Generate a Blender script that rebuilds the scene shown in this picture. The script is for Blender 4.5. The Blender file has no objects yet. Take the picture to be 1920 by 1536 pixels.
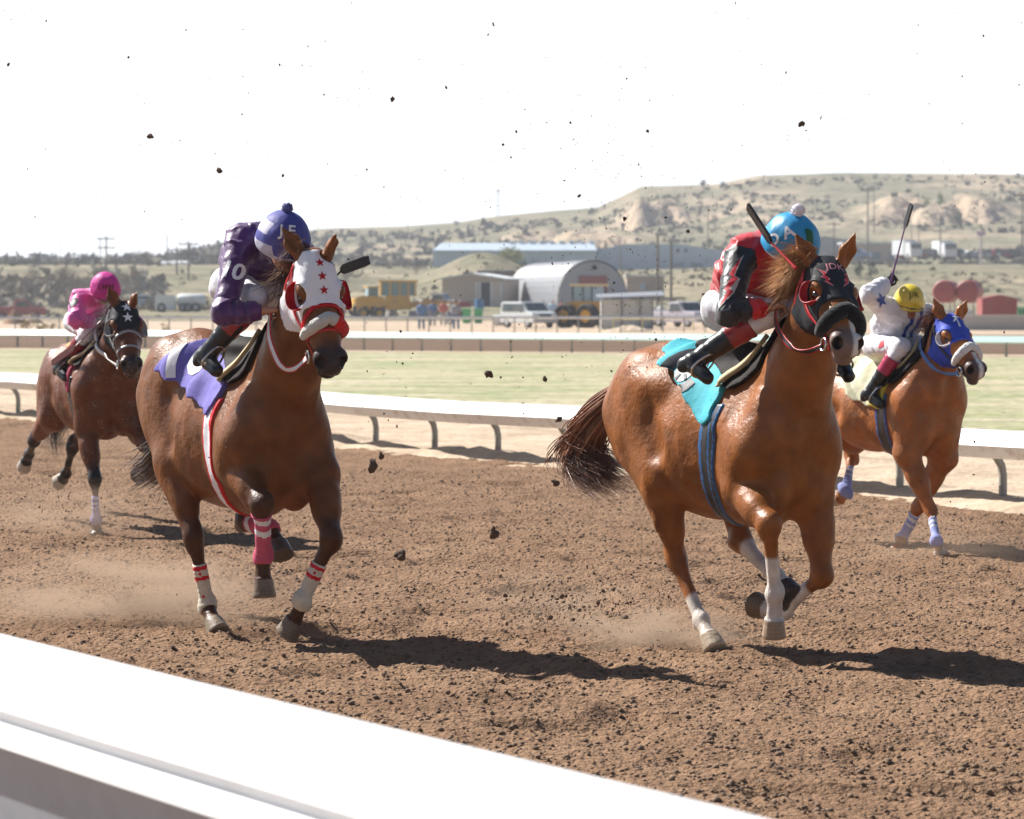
import bpy, bmesh, math, random
import numpy as np
from mathutils import Vector, Matrix
from mathutils.bvhtree import BVHTree
R=math.radians
sc=bpy.context.scene
COL=sc.collection
# ---------------------------------------------------------------- camera
CAMH=1.86
cd=bpy.data.cameras.new('camera'); cam=bpy.data.objects.new('camera',cd); COL.objects.link(cam)
cam.location=(0,0,CAMH); cam.rotation_euler=(R(90)-math.atan(208/6200),0,0)
cd.sensor_width=36; cd.sensor_fit='HORIZONTAL'; cd.lens=36*6200/1920
cd.clip_start=0.2; cd.clip_end=12000
cd.dof.use_dof=True; cd.dof.focus_distance=17.2; cd.dof.aperture_fstop=6.3
sc.camera=cam
# ---------------------------------------------------------------- sky and sun
SUN_AZ=math.atan2(-0.79,0.61)     # sun stands behind and to the left of the field
SUN_EL=R(42)
w=bpy.data.worlds.new('World'); sc.world=w; w.use_nodes=True
nt=w.node_tree; bg=nt.nodes['Background']
sky=nt.nodes.new('ShaderNodeTexSky'); sky.sky_type='NISHITA'; sky.sun_disc=False
sky.sun_elevation=SUN_EL; sky.sun_rotation=SUN_AZ; sky.air_density=1.0; sky.dust_density=2.5; sky.ozone_density=1.0; sky.altitude=1600
# pale dust haze hanging low over the horizon
tcw=nt.nodes.new('ShaderNodeTexCoord'); sx=nt.nodes.new('ShaderNodeSeparateXYZ'); nt.links.new(tcw.outputs['Generated'],sx.inputs[0])
mrw=nt.nodes.new('ShaderNodeMapRange'); mrw.interpolation_type='SMOOTHSTEP'; mrw.inputs['From Min'].default_value=.17; mrw.inputs['From Max'].default_value=.10
nt.links.new(sx.outputs['Z'],mrw.inputs['Value'])
mry=nt.nodes.new('ShaderNodeMapRange'); mry.interpolation_type='SMOOTHSTEP'; mry.inputs['From Min'].default_value=-.15; mry.inputs['From Max'].default_value=.75; mry.inputs['To Min'].default_value=.12; nt.links.new(sx.outputs['Y'],mry.inputs['Value'])
mmw=nt.nodes.new('ShaderNodeMath'); mmw.operation='MULTIPLY'; nt.links.new(mrw.outputs[0],mmw.inputs[0]); nt.links.new(mry.outputs[0],mmw.inputs[1])
mxw=nt.nodes.new('ShaderNodeMix'); mxw.data_type='RGBA'; nt.links.new(mmw.outputs[0],mxw.inputs['Factor']); nt.links.new(sky.outputs[0],mxw.inputs['A']); mxw.inputs['B'].default_value=(13.4,13.9,14.3,1)
nt.links.new(mxw.outputs['Result'],bg.inputs[0]); bg.inputs[1].default_value=0.05
sl=bpy.data.lights.new('sun','SUN'); so=bpy.data.objects.new('sun',sl); COL.objects.link(so)
sl.energy=5.0; sl.angle=R(0.53); sl.color=(1.0,0.955,0.89)
sd=Vector((math.sin(SUN_AZ)*math.cos(SUN_EL),math.cos(SUN_AZ)*math.cos(SUN_EL),math.sin(SUN_EL)))
so.rotation_euler=sd.to_track_quat('Z','Y').to_euler(); so.location=(0,0,60)
sc.view_settings.view_transform='Standard'; sc.view_settings.look='None'
sc.view_settings.exposure=0.95; sc.view_settings.gamma=1.0
sc.render.engine='CYCLES'
sc.cycles.max_bounces=6; sc.cycles.transparent_max_bounces=12
# ---------------------------------------------------------------- noise
def _hash(ix,iy,iz,seed):
    h=(ix.astype(np.uint32)*np.uint32(374761393)+iy.astype(np.uint32)*np.uint32(668265263)+iz.astype(np.uint32)*np.uint32(2147483647)+np.uint32((seed*974634777)&0xffffffff))
    h=(h^(h>>np.uint32(13)))*np.uint32(1274126177); h=h^(h>>np.uint32(16))
    return h.astype(np.float32)/np.float32(4294967295.0)
def vnoise2(x,y,seed=0):
    ix=np.floor(x); iy=np.floor(y); fx=(x-ix).astype(np.float32); fy=(y-iy).astype(np.float32)
    ix=ix.astype(np.int64); iy=iy.astype(np.int64); z=np.zeros_like(ix)
    fx=fx*fx*(3-2*fx); fy=fy*fy*(3-2*fy)
    a=_hash(ix,iy,z,seed); b=_hash(ix+1,iy,z,seed); c=_hash(ix,iy+1,z,seed); d=_hash(ix+1,iy+1,z,seed)
    return (a+(b-a)*fx)*(1-fy)+(c+(d-c)*fx)*fy
def fbm2(x,y,o=4,seed=0,g=0.5):
    r=0; a=1; t=0
    for i in range(o):
        r=r+a*vnoise2(x,y,seed+i*17); t+=a; a*=g; x=x*2.03+5.1; y=y*2.03+1.7
    return r/t
def vnoise3(P,seed=0):
    I=np.floor(P); f=(P-I).astype(np.float32); I=I.astype(np.int64); f=f*f*(3-2*f)
    x,y,z=I[...,0],I[...,1],I[...,2]; fx,fy,fz=f[...,0],f[...,1],f[...,2]
    def l(dz):
        a=_hash(x,y,z+dz,seed); b=_hash(x+1,y,z+dz,seed); c=_hash(x,y+1,z+dz,seed); d=_hash(x+1,y+1,z+dz,seed)
        return (a+(b-a)*fx)*(1-fy)+(c+(d-c)*fx)*fy
    return l(0)*(1-fz)+l(1)*fz
# ---------------------------------------------------------------- objects
def tag(o,label=None,cat=None,group=None,kind=None):
    if label: o['label']=label
    if cat: o['category']=cat
    if group: o['group']=group
    if kind: o['kind']=kind
    return o
def empty(name,loc=(0,0,0),rz=0,label=None,cat=None,group=None):
    o=bpy.data.objects.new(name,None); COL.objects.link(o); o.location=loc; o.rotation_euler=(0,0,rz)
    o.empty_display_size=0.2
    return tag(o,label,cat,group)
def newobj(name,me,mats,parent=None,smooth=True):
    o=bpy.data.objects.new(name,me); COL.objects.link(o)
    if mats is not None:
        for m in (mats if isinstance(mats,(list,tuple)) else [mats]): me.materials.append(m)
    if smooth: me.polygons.foreach_set('use_smooth',[True]*len(me.polygons))
    if parent is not None: o.parent=parent
    return o
def npmesh(name,V,F,mats=None,parent=None,smooth=True,midx=None):
    me=bpy.data.meshes.new(name)
    V=np.asarray(V,dtype=np.float32); F=np.asarray(F,dtype=np.int32)
    me.vertices.add(len(V)); me.vertices.foreach_set('co',V.ravel())
    n=len(F); k=F.shape[1] if n else 4
    me.loops.add(n*k); me.polygons.add(n)
    me.loops.foreach_set('vertex_index',F.ravel())
    me.polygons.foreach_set('loop_start',np.arange(0,n*k,k,dtype=np.int32))
    me.update(calc_edges=True); me.validate()
    o=newobj(name,me,mats,parent,smooth)
    if midx is not None: me.polygons.foreach_set('material_index',np.asarray(midx,dtype=np.int32))
    return o
class MB:
    "collects boxes, prisms, tubes and lathes into one mesh"
    def __init__(s): s.V=[];s.F=[];s.M=[]
    def add(s,V,F,m=0):
        b=len(s.V); s.V+= [tuple(v) for v in V]; s.F+=[tuple(b+i for i in f) for f in F]; s.M+=[m]*len(F); return s
    def box(s,c,d,rz=0,m=0,tilt=None):
        x,y,z=d[0]/2,d[1]/2,d[2]/2
        V=[Vector((sx*x,sy*y,sz*z)) for sz in(-1,1) for sy in(-1,1) for sx in(-1,1)]
        Mx=Matrix.Rotation(rz,3,'Z')
        if tilt is not None: Mx=Mx@tilt
        V=[Mx@v+Vector(c) for v in V]
        return s.add(V,[(0,2,3,1),(4,5,7,6),(0,1,5,4),(2,6,7,3),(1,3,7,5),(0,4,6,2)],m)
    def tube(s,pts,r,n=8,m=0,cap=True):
        pts=[Vector(p) for p in pts]; rs=r if isinstance(r,(list,tuple)) else [r]*len(pts)
        V=[];F=[]; up=None
        for i,p in enumerate(pts):
            t=(pts[min(i+1,len(pts)-1)]-pts[max(i-1,0)]).normalized()
            if up is None:
                up=Vector((0,0,1)) if abs(t.z)<.9 else Vector((1,0,0))
            a=t.cross(up).normalized(); b=a.cross(t).normalized(); up=b
            for k in range(n):
                an=2*math.pi*k/n; V.append(p+(a*math.cos(an)+b*math.sin(an))*rs[i])
        for i in range(len(pts)-1):
            for k in range(n):
                k2=(k+1)%n; F.append((i*n+k,i*n+k2,(i+1)*n+k2,(i+1)*n+k))
        if cap:
            F.append(tuple(range(n))); F.append(tuple((len(pts)-1)*n+k for k in reversed(range(n))))
        return s.add(V,F,m)
    def prism(s,poly,y0,y1,m=0,ax='y',T=None):
        "polygon in (x,z) extruded along y (or T maps (a,b,c)->point)"
        n=len(poly); T=T or (lambda a,b,c:(a,c,b))
        V=[T(a,b,y0) for a,b in poly]+[T(a,b,y1) for a,b in poly]
        F=[tuple(range(n)),tuple(reversed(range(n,2*n)))]+[(i,i+n,(i+1)%n+n,(i+1)%n) for i in range(n)]
        return s.add(V,F,m)
    def lathe(s,prof,c,axis='z',n=20,m=0):
        V=[];F=[]
        for r,h in prof:
            for k in range(n):
                a=2*math.pi*k/n; p=(r*math.cos(a),r*math.sin(a),h)
                if axis=='x': p=(h,p[0],p[1])
                if axis=='y': p=(p[0],h,p[1])
                V.append((p[0]+c[0],p[1]+c[1],p[2]+c[2]))
        for i in range(len(prof)-1):
            for k in range(n): F.append((i*n+k,i*n+(k+1)%n,(i+1)*n+(k+1)%n,(i+1)*n+k))
        return s.add(V,F,m)
    def ball(s,c,r,n=10,m=0):
        r=r if isinstance(r,(tuple,list)) else (r,r,r)
        V=[];F=[]; q=n//2+1
        for i in range(q+1):
            th=math.pi*i/q
            for k in range(n):
                a=2*math.pi*k/n; V.append((c[0]+r[0]*math.sin(th)*math.cos(a),c[1]+r[1]*math.sin(th)*math.sin(a),c[2]+r[2]*math.cos(th)))
        for i in range(q):
            for k in range(n): F.append((i*n+k,i*n+(k+1)%n,(i+1)*n+(k+1)%n,(i+1)*n+k))
        return s.add(V,F,m)
    def build(s,name,mats,parent=None,smooth=False,bevel=0):
        me=bpy.data.meshes.new(name); me.from_pydata([tuple(v) for v in s.V],[],s.F)
        bm=bmesh.new(); bm.from_mesh(me); bmesh.ops.remove_doubles(bm,verts=bm.verts,dist=1e-5)
        bmesh.ops.recalc_face_normals(bm,faces=bm.faces); 
        n=len(s.F)
        bm.to_mesh(me); bm.free()
        o=newobj(name,me,mats,parent,smooth)
        if len(me.polygons)==n: me.polygons.foreach_set('material_index',s.M)
        elif max(s.M)>0: 
            me2=bpy.data.meshes.new(name); me2.from_pydata([tuple(v) for v in s.V],[],s.F)
            for m in me.materials: me2.materials.append(m)
            me2.polygons.foreach_set('material_index',s.M); o.data=me2
            if smooth: me2.polygons.foreach_set('use_smooth',[True]*len(me2.polygons))
        if bevel:
            b=o.modifiers.new('bevel','BEVEL'); b.width=bevel; b.segments=2; b.limit_method='ANGLE'
        if smooth:
            try: o.data.set_sharp_from_angle(angle=R(40))
            except Exception: pass
        return o
# ---------------------------------------------------------------- materials
_mats={}
def mat(name,color,rough=.6,metal=0,spec=.5,bump=0,bscale=40,var=0,vscale=6,coat=0,dirt=None,attr=None,sheen=0,bdist=.01,emit=None,alpha=None,sss=0):
    if name in _mats: return _mats[name]
    m=bpy.data.materials.new(name); m.use_nodes=True; nt=m.node_tree; N=nt.nodes; L=nt.links
    b=N['Principled BSDF']; b.inputs['Roughness'].default_value=rough; b.inputs['Metallic'].default_value=metal
    b.inputs['Specular IOR Level'].default_value=spec; b.inputs['Coat Weight'].default_value=coat; b.inputs['Coat Roughness'].default_value=.25
    if sheen: b.inputs['Sheen Weight'].default_value=sheen
    if sss: b.inputs['Subsurface Weight'].default_value=sss; b.inputs['Subsurface Radius'].default_value=(.02,.008,.004); b.inputs['Subsurface Scale'].default_value=.5
    tc=N.new('ShaderNodeTexCoord'); src=None
    if attr:
        a=N.new('ShaderNodeAttribute'); a.attribute_name=attr; src=a.outputs['Color']
    else:
        c=N.new('ShaderNodeRGB'); c.outputs[0].default_value=(*color,1); src=c.outputs[0]
    if var:
        n=N.new('ShaderNodeTexNoise'); n.inputs['Scale'].default_value=vscale; n.inputs['Detail'].default_value=6; n.inputs['Roughness'].default_value=.65
        L.new(tc.outputs['Object'],n.inputs['Vector'])
        r=N.new('ShaderNodeMapRange'); r.inputs['From Min'].default_value=.3; r.inputs['From Max'].default_value=.7
        r.inputs['To Min'].default_value=1-var; r.inputs['To Max'].default_value=1+var*.6; L.new(n.outputs['Fac'],r.inputs['Value'])
        mx=N.new('ShaderNodeVectorMath'); mx.operation='SCALE'; L.new(src,mx.inputs[0]); L.new(r.outputs[0],mx.inputs['Scale']); src=mx.outputs[0]
    if dirt:
        n=N.new('ShaderNodeTexNoise'); n.inputs['Scale'].default_value=dirt[1]; n.inputs['Detail'].default_value=8; L.new(tc.outputs['Object'],n.inputs['Vector'])
        r=N.new('ShaderNodeMapRange'); r.inputs['From Min'].default_value=.52; r.inputs['From Max'].default_value=.7; r.inputs['To Max'].default_value=dirt[2]; L.new(n.outputs['Fac'],r.inputs['Value'])
        mx=N.new('ShaderNodeMix'); mx.data_type='RGBA'; L.new(r.outputs[0],mx.inputs['Factor']); L.new(src,mx.inputs['A']); mx.inputs['B'].default_value=(*dirt[0],1); src=mx.outputs['Result']
    L.new(src,b.inputs['Base Color'])
    if bump:
        n=N.new('ShaderNodeTexNoise'); n.inputs['Scale'].default_value=bscale; n.inputs['Detail'].default_value=5; L.new(tc.outputs['Object'],n.inputs['Vector'])
        bp=N.new('ShaderNodeBump'); bp.inputs['Strength'].default_value=bump; bp.inputs['Distance'].default_value=bdist
        L.new(n.outputs['Fac'],bp.inputs['Height']); L.new(bp.outputs[0],b.inputs['Normal'])
    if emit: b.inputs['Emission Color'].default_value=(*emit,1); b.inputs['Emission Strength'].default_value=1
    if alpha is not None: b.inputs['Alpha'].default_value=alpha
    _mats[name]=m; return m
# ---------------------------------------------------------------- implicit modelling
def nrm(v): v=np.asarray(v,float); return v/ (np.linalg.norm(v)+1e-12)
class Pr:
    "primitive: fn(P)->d, bounding box lo,hi"
    def __init__(s,fn,lo,hi): s.fn=fn; s.lo=np.asarray(lo,float); s.hi=np.asarray(hi,float)
def cone(a,b,ra,rb,side=None,wa=None,wb=None):
    "round cone from a to b; with side given, half-width wa->wb along side and ra->rb across it"
    a=np.asarray(a,float); b=np.asarray(b,float); d=b-a; L2=max(d@d,1e-9)
    m=max(ra,rb,wa or 0,wb or 0); lo=np.minimum(a,b)-m; hi=np.maximum(a,b)+m
    if side is None:
        def fn(P):
            t=np.clip(((P-a)@d)/L2,0,1); q=P-a-t[...,None]*d
            return np.sqrt((q*q).sum(-1))-(ra+(rb-ra)*t)
    else:
        s=np.asarray(side,float); s=nrm(s-d*(s@d)/L2)
        def fn(P):
            t=np.clip(((P-a)@d)/L2,0,1); q=P-a-t[...,None]*d
            u=q@s; r=ra+(rb-ra)*t; w_=wa+((wb if wb is not None else wa)-wa)*t
            o2=np.maximum((q*q).sum(-1)-u*u,0)
            k0=np.sqrt(u*u/(w_*w_)+o2/(r*r)); k1=np.sqrt(u*u/w_**4+o2/r**4)+1e-9
            return k0*(k0-1)/k1
    return Pr(fn,lo,hi)
def ell(c,r,ax=None):
    "ellipsoid radii r along axes ax (3 rows)"
    c=np.asarray(c,float); r=np.asarray(r,float); A=np.eye(3) if ax is None else np.asarray([nrm(v) for v in ax])
    e=np.sqrt(((A*r[:,None])**2).sum(0))
    def fn(P):
        q=(P-c)@A.T; k0=np.sqrt(((q/r)**2).sum(-1)); k1=np.sqrt(((q/r**2)**2).sum(-1))+1e-9
        return k0*(k0-1)/k1
    return Pr(fn,c-e,c+e)
def frame(z,x):
    "axes rows (x,y,z) with z given and x approximately"
    z=nrm(z); y=nrm(np.cross(z,x)); x=np.cross(y,z); return np.array([x,y,z])
BIG=.2
class Fld:
    def __init__(s,lo,hi,h):
        s.lo=np.asarray(lo,float); s.h=h; s.n=np.ceil((np.asarray(hi)-s.lo)/h).astype(int)+1
        s.D=np.full(tuple(s.n),BIG,np.float32)
        s.ax=[s.lo[i]+h*np.arange(s.n[i]) for i in range(3)]
    def blk(s,lo,hi):
        i0=np.clip(np.floor((lo-s.lo)/s.h).astype(int),0,s.n); i1=np.clip(np.ceil((hi-s.lo)/s.h).astype(int)+1,0,s.n)
        if (i1<=i0).any(): return None,None
        g=np.stack(np.meshgrid(*[s.ax[k][i0[k]:i1[k]] for k in range(3)],indexing='ij'),-1)
        return tuple(slice(i0[k],i1[k]) for k in range(3)),g
    def add(s,p,k=.02):
        sl_,g=s.blk(p.lo-k-2*s.h,p.hi+k+2*s.h)
        if sl_ is None: return s
        d=p.fn(g).astype(np.float32); D=s.D[sl_]
        h=np.maximum(k-np.abs(D-d),0)/max(k,1e-6); s.D[sl_]=np.minimum(D,d)-h*h*k*.25
        return s
    def cut(s,p,k=.01):
        sl_,g=s.blk(p.lo-k-2*s.h,p.hi+k+2*s.h)
        if sl_ is None: return s
        d=-p.fn(g).astype(np.float32); D=s.D[sl_]
        h=np.maximum(k-np.abs(D-d),0)/max(k,1e-6); s.D[sl_]=np.maximum(D,d)+h*h*k*.25
        return s
    def G(s): return np.stack(np.meshgrid(*s.ax,indexing='ij'),-1)
    def near(s,f,band=.05):
        "apply D+=f(P) close to the surface"
        m=np.abs(s.D)<band; I=np.nonzero(m); P=np.stack([s.ax[k][I[k]] for k in range(3)],-1)
        s.D[m]+=f(P).astype(np.float32); return s
    def clip(s,f,band=.05):
        m=np.abs(s.D)<band; m|=s.D<0; I=np.nonzero(m); P=np.stack([s.ax[k][I[k]] for k in range(3)],-1)
        s.D[m]=np.maximum(s.D[m],f(P).astype(np.float32)); return s
    def mesh(s):
        D=s.D.copy(); 
        for a in range(3):
            ix=[slice(None)]*3; ix[a]=0; D[tuple(ix)]=np.maximum(D[tuple(ix)],s.h*.3); ix[a]=-1; D[tuple(ix)]=np.maximum(D[tuple(ix)],s.h*.3)
        S=D<0; nx,ny,nz=D.shape
        c=np.zeros((nx-1,ny-1,nz-1),np.int8)
        for i in(0,1):
            for j in(0,1):
                for k in(0,1): c+=S[i:nx-1+i,j:ny-1+j,k:nz-1+k]
        act=(c>0)&(c<8); I=np.stack(np.nonzero(act),1); n=len(I)
        idx=np.full(c.shape,-1,np.int32); idx[act]=np.arange(n)
        P=np.zeros((n,3)); cnt=np.zeros(n)
        offs=[(0,0,0),(1,0,0),(0,1,0),(1,1,0),(0,0,1),(1,0,1),(0,1,1),(1,1,1)]
        vals=[D[I[:,0]+o[0],I[:,1]+o[1],I[:,2]+o[2]].astype(float) for o in offs]
        for a in range(8):
            for b in range(a+1,8):
                df=[offs[b][q]-offs[a][q] for q in range(3)]
                if sum(map(abs,df))!=1: continue
                m=(vals[a]<0)!=(vals[b]<0); va=vals[a][m]; vb=vals[b][m]; t=va/(va-vb)
                P[m]+=np.array(offs[a])+t[:,None]*np.array(df); cnt[m]+=1
        V=s.lo+(I+P/cnt[:,None])*s.h
        F=[]
        for ax in range(3):
            u,v=(ax+1)%3,(ax+2)%3
            sa=[slice(None)]*3; sb=[slice(None)]*3; sa[ax]=slice(0,-1); sb[ax]=slice(1,None)
            A=S[tuple(sa)]; B=S[tuple(sb)]; E_=np.nonzero(A!=B); E=np.stack(E_,1)
            ok=(E[:,u]>0)&(E[:,v]>0)&(E[:,u]<D.shape[u]-1)&(E[:,v]<D.shape[v]-1); E=E[ok]; fl=A[E[:,0],E[:,1],E[:,2]]
            q=[]
            for du,dv in((-1,-1),(0,-1),(0,0),(-1,0)):
                T=E.copy(); T[:,u]+=du; T[:,v]+=dv; q.append(idx[T[:,0],T[:,1],T[:,2]])
            q=np.stack(q,1); q[~fl]=q[~fl][:,::-1]; F.append(q)
        F=np.concatenate(F); return V,F
def relax(V,F,it=1,lam=.5):
    V=V.copy(); e=np.concatenate([F[:,[0,1]],F[:,[1,2]],F[:,[2,3]],F[:,[3,0]]])
    n=len(V); cnt=np.bincount(e[:,0],minlength=n)+np.bincount(e[:,1],minlength=n)
    for _ in range(it):
        for lm in (lam,-lam*1.04):
            A=np.zeros_like(V)
            for k in range(3): A[:,k]=np.bincount(e[:,0],V[e[:,1],k],n)+np.bincount(e[:,1],V[e[:,0],k],n)
            V+=lm*(A/np.maximum(cnt,1)[:,None]-V)
    return V
def sdfobj(name,fld,mats,parent,it=2,color=None,midx=None):
    V,F=fld.mesh(); V=relax(V,F,it)
    o=npmesh(name,V,F,mats,parent)
    if color is not None:
        C=color(V); a=o.data.color_attributes.new('coat','FLOAT_COLOR','POINT')
        a.data.foreach_set('color',np.concatenate([C,np.ones((len(C),1))],1).astype(np.float32).ravel())
    if midx is not None:
        ctr=V[F].mean(1); o.data.polygons.foreach_set('material_index',midx(ctr).astype(np.int32))
    return o
def sstep(a,b,x): t=np.clip((x-a)/(b-a),0,1); return t*t*(3-2*t)
def segd(P,a,b):
    a=np.asarray(a,float); b=np.asarray(b,float); d=b-a; t=np.clip(((P-a)@d)/(d@d),0,1); return np.linalg.norm(P-a-t[:,None]*d,axis=1),t
SPEC={'h2': {'o': [1.1094, 17.4144], 'a': 28.6, 'J': {'poll': [1.0, 0.0, 2.062], 'muz': [1.398, -0.13, 1.631], 'earR': [0.873, -0.13, 2.199], 'earL': [1.074, 0.09, 2.163], 'earRb': [0.906, -0.065, 2.042], 'earLb': [1.065, 0.065, 2.041], 'eRF': [0.509, -0.2, 0.893], 'kRF': [0.863, -0.265, 0.726], 'fRF': [0.799, -0.19, 0.375], 'cRF': [0.779, -0.18, 0.24], 'sRF': [0.755, -0.17, 0.122], 'eLF': [0.56, 0.2, 0.857], 'kLF': [0.7, 0.16, 0.442], 'fLF': [0.403, 0.125, 0.241], 'cLF': [0.272, 0.105, 0.24], 'sLF': [0.177, 0.08, 0.255], 'stRH': [-0.274, -0.21, 0.897], 'hRH': [-0.333, -0.08, 0.476], 'fRH': [-0.097, -0.065, 0.152], 'cRH': [0.002, -0.08, 0.085], 'sRH': [0.07, -0.08, -0.002], 'stLH': [-0.22, 0.2, 0.93], 'hLH': [-0.017, 0.13, 0.577], 'fLH': [0.326, 0.125, 0.416], 'cLH': [0.42, 0.12, 0.379], 'sLH': [0.49, 0.12, 0.318], 'tail0': [-0.9, 0.0, 1.42], 'tail1': [-1.241, -0.05, 1.189], 'tail2': [-1.421, -0.05, 0.973], 'tail3': [-1.137, 0.0, 0.858], 'jhead': [0.683, -0.02, 2.158], 'jshR': [0.462, -0.18, 2.094], 'jshL': [0.475, 0.17, 2.08], 'jelR': [0.625, -0.36, 1.785], 'jhaR': [0.71, -0.13, 1.82], 'jhipR': [0.179, -0.13, 1.81], 'jknR': [0.644, -0.135, 1.792], 'janR': [0.424, -0.45, 1.534], 'jtoR': [0.28, -0.38, 1.416], 'wa': [0.995, -0.2, 2.011], 'wb': [0.802, -0.22, 2.141], 'wc': [0.615, -0.24, 2.327]}},
 'h1': {'o': [-1.5372, 18.1991], 'a': 27, 'J': {'poll': [1.169, 0.0, 2.098], 'muz': [1.396, -0.005, 1.505], 'earR': [1.044, -0.12, 2.193], 'earL': [1.291, 0.04, 2.176], 'earRb': [1.041, -0.065, 2.088], 'earLb': [1.2, 0.065, 2.081], 'eRF': [0.514, -0.2, 0.977], 'kRF': [0.86, -0.185, 0.782], 'fRF': [0.705, -0.115, 0.496], 'cRF': [0.716, -0.12, 0.367], 'sRF': [0.73, -0.12, 0.243], 'eLF': [0.735, 0.2, 0.921], 'kLF': [1.001, 0.15, 0.603], 'fLF': [0.881, 0.03, 0.26], 'cLF': [0.816, 0.015, 0.159], 'sLF': [0.765, -0.025, 0.063], 'stRH': [-0.323, -0.21, 0.94], 'hRH': [-0.094, -0.2, 0.553], 'fRH': [-0.101, -0.11, 0.165], 'cRH': [-0.01, -0.115, 0.084], 'sRH': [0.07, -0.11, 0.009], 'stLH': [-0.22, 0.2, 0.95], 'hLH': [-0.125, 0.13, 0.632], 'fLH': [0.155, 0.16, 0.595], 'cLH': [0.228, 0.17, 0.526], 'sLH': [0.302, 0.17, 0.429], 'tail0': [-0.92, 0.0, 1.5], 'tail1': [-1.0, 0.05, 1.15], 'tail2': [-1.364, 0.1, 0.912], 'tail3': [-1.757, 0.1, 0.789], 'jhead': [0.837, -0.05, 2.183], 'jshR': [0.564, -0.18, 2.172], 'jshL': [0.524, 0.17, 2.147], 'jelR': [0.789, -0.37, 1.782], 'jhaR': [0.875, -0.14, 1.798], 'jhipR': [0.258, -0.13, 1.932], 'jknR': [0.708, -0.155, 1.86], 'janR': [0.499, -0.36, 1.554], 'jtoR': [0.325, -0.325, 1.453], 'wa': [0.748, 0.15, 1.817], 'wb': [0.974, 0.22, 2.009], 'wc': [1.232, 0.26, 2.06]}},
 'h4': {'o': [2.721, 24.4588], 'a': 30, 'J': {'poll': [0.847, 0.0, 1.745], 'muz': [1.263, -0.045, 1.352], 'earR': [0.801, -0.09, 1.814], 'earL': [0.904, 0.08, 1.81], 'earRb': [0.844, -0.06, 1.719], 'earLb': [0.899, 0.06, 1.719], 'eRF': [0.587, -0.19, 0.744], 'kRF': [0.729, -0.08, 0.343], 'fRF': [0.918, -0.165, 0.127], 'cRF': [0.865, -0.1, 0.041], 'sRF': [0.83, -0.045, -0.002], 'eLF': [0.518, 0.19, 0.693], 'kLF': [0.299, 0.135, 0.332], 'fLF': [0.112, 0.12, 0.077], 'cLF': [0.141, 0.05, 0.011], 'sLF': [0.082, 0.055, -0.041], 'stRH': [-0.45, -0.2, 0.85], 'hRH': [-0.75, -0.16, 0.58], 'fRH': [-0.72, -0.14, 0.2], 'cRH': [-0.64, -0.14, 0.1], 'sRH': [-0.6, -0.14, 0.02], 'stLH': [-0.6, 0.2, 0.92], 'hLH': [-0.798, 0.325, 0.655], 'fLH': [-0.609, 0.13, 0.396], 'cLH': [-0.692, 0.145, 0.343], 'sLH': [-0.789, 0.155, 0.329], 'tail0': [-0.88, 0.0, 1.35], 'tail1': [-1.05, 0.0, 1.15], 'tail2': [-1.15, 0.0, 0.95], 'tail3': [-1.1, 0.0, 0.7], 'jhead': [0.418, -0.04, 1.86], 'jshR': [0.336, -0.2, 1.782], 'jshL': [0.358, 0.17, 1.743], 'jelR': [0.434, -0.415, 1.891], 'jhaR': [0.353, -0.175, 1.984], 'jhipR': [0.126, -0.14, 1.508], 'jknR': [0.538, -0.205, 1.513], 'janR': [0.329, -0.335, 1.171], 'jtoR': [0.188, -0.27, 1.088], 'wa': [0.414, -0.22, 1.945], 'wb': [0.624, -0.24, 2.377], 'wc': [0.699, -0.24, 2.536]}},
 'h3': {'o': [-3.3722, 26.4876], 'a': 22, 'J': {'poll': [1.038, 0.0, 1.835], 'muz': [1.37, -0.03, 1.332], 'earR': [1.002, -0.1, 1.893], 'earL': [1.144, 0.06, 1.893], 'earRb': [0.978, -0.06, 1.811], 'earLb': [1.051, 0.06, 1.811], 'eRF': [0.539, -0.19, 0.857], 'kRF': [0.692, -0.155, 0.457], 'fRF': [0.7, -0.15, 0.132], 'cRF': [0.623, -0.13, 0.039], 'sRF': [0.679, -0.145, -0.015], 'eLF': [0.754, 0.19, 0.817], 'kLF': [1.12, 0.185, 0.674], 'fLF': [0.868, 0.2, 0.53], 'cLF': [0.954, 0.15, 0.514], 'sLF': [0.867, 0.14, 0.481], 'stRH': [-0.5, -0.2, 0.92], 'hRH': [-0.868, -0.255, 0.693], 'fRH': [-1.2, -0.215, 0.563], 'cRH': [-1.274, -0.22, 0.498], 'sRH': [-1.348, -0.225, 0.441], 'stLH': [-0.4, 0.2, 0.9], 'hLH': [-0.68, 0.02, 0.643], 'fLH': [-0.954, 0.035, 0.41], 'cLH': [-1.042, 0.03, 0.362], 'sLH': [-1.123, 0.005, 0.322], 'tail0': [-0.88, 0.0, 1.4], 'tail1': [-0.95, 0.25, 1.1], 'tail2': [-2.339, 0.3, 0.746], 'tail3': [-2.381, 0.3, 0.521], 'jhead': [0.643, -0.05, 1.952], 'jshR': [0.391, -0.19, 1.86], 'jshL': [-0.066, 0.17, 1.796], 'jelR': [0.584, -0.275, 1.693], 'jhaR': [0.415, -0.055, 1.667], 'jhipR': [0.044, -0.14, 1.677], 'jknR': [0.461, -0.145, 1.588], 'janR': [0.191, -0.305, 1.311], 'jtoR': [0.032, -0.3, 1.223], 'wa': [0.698, -0.1, 1.685], 'wb': [0.66, -0.3, 1.486], 'wc': [0.25, -0.38, 1.351]}}}
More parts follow.
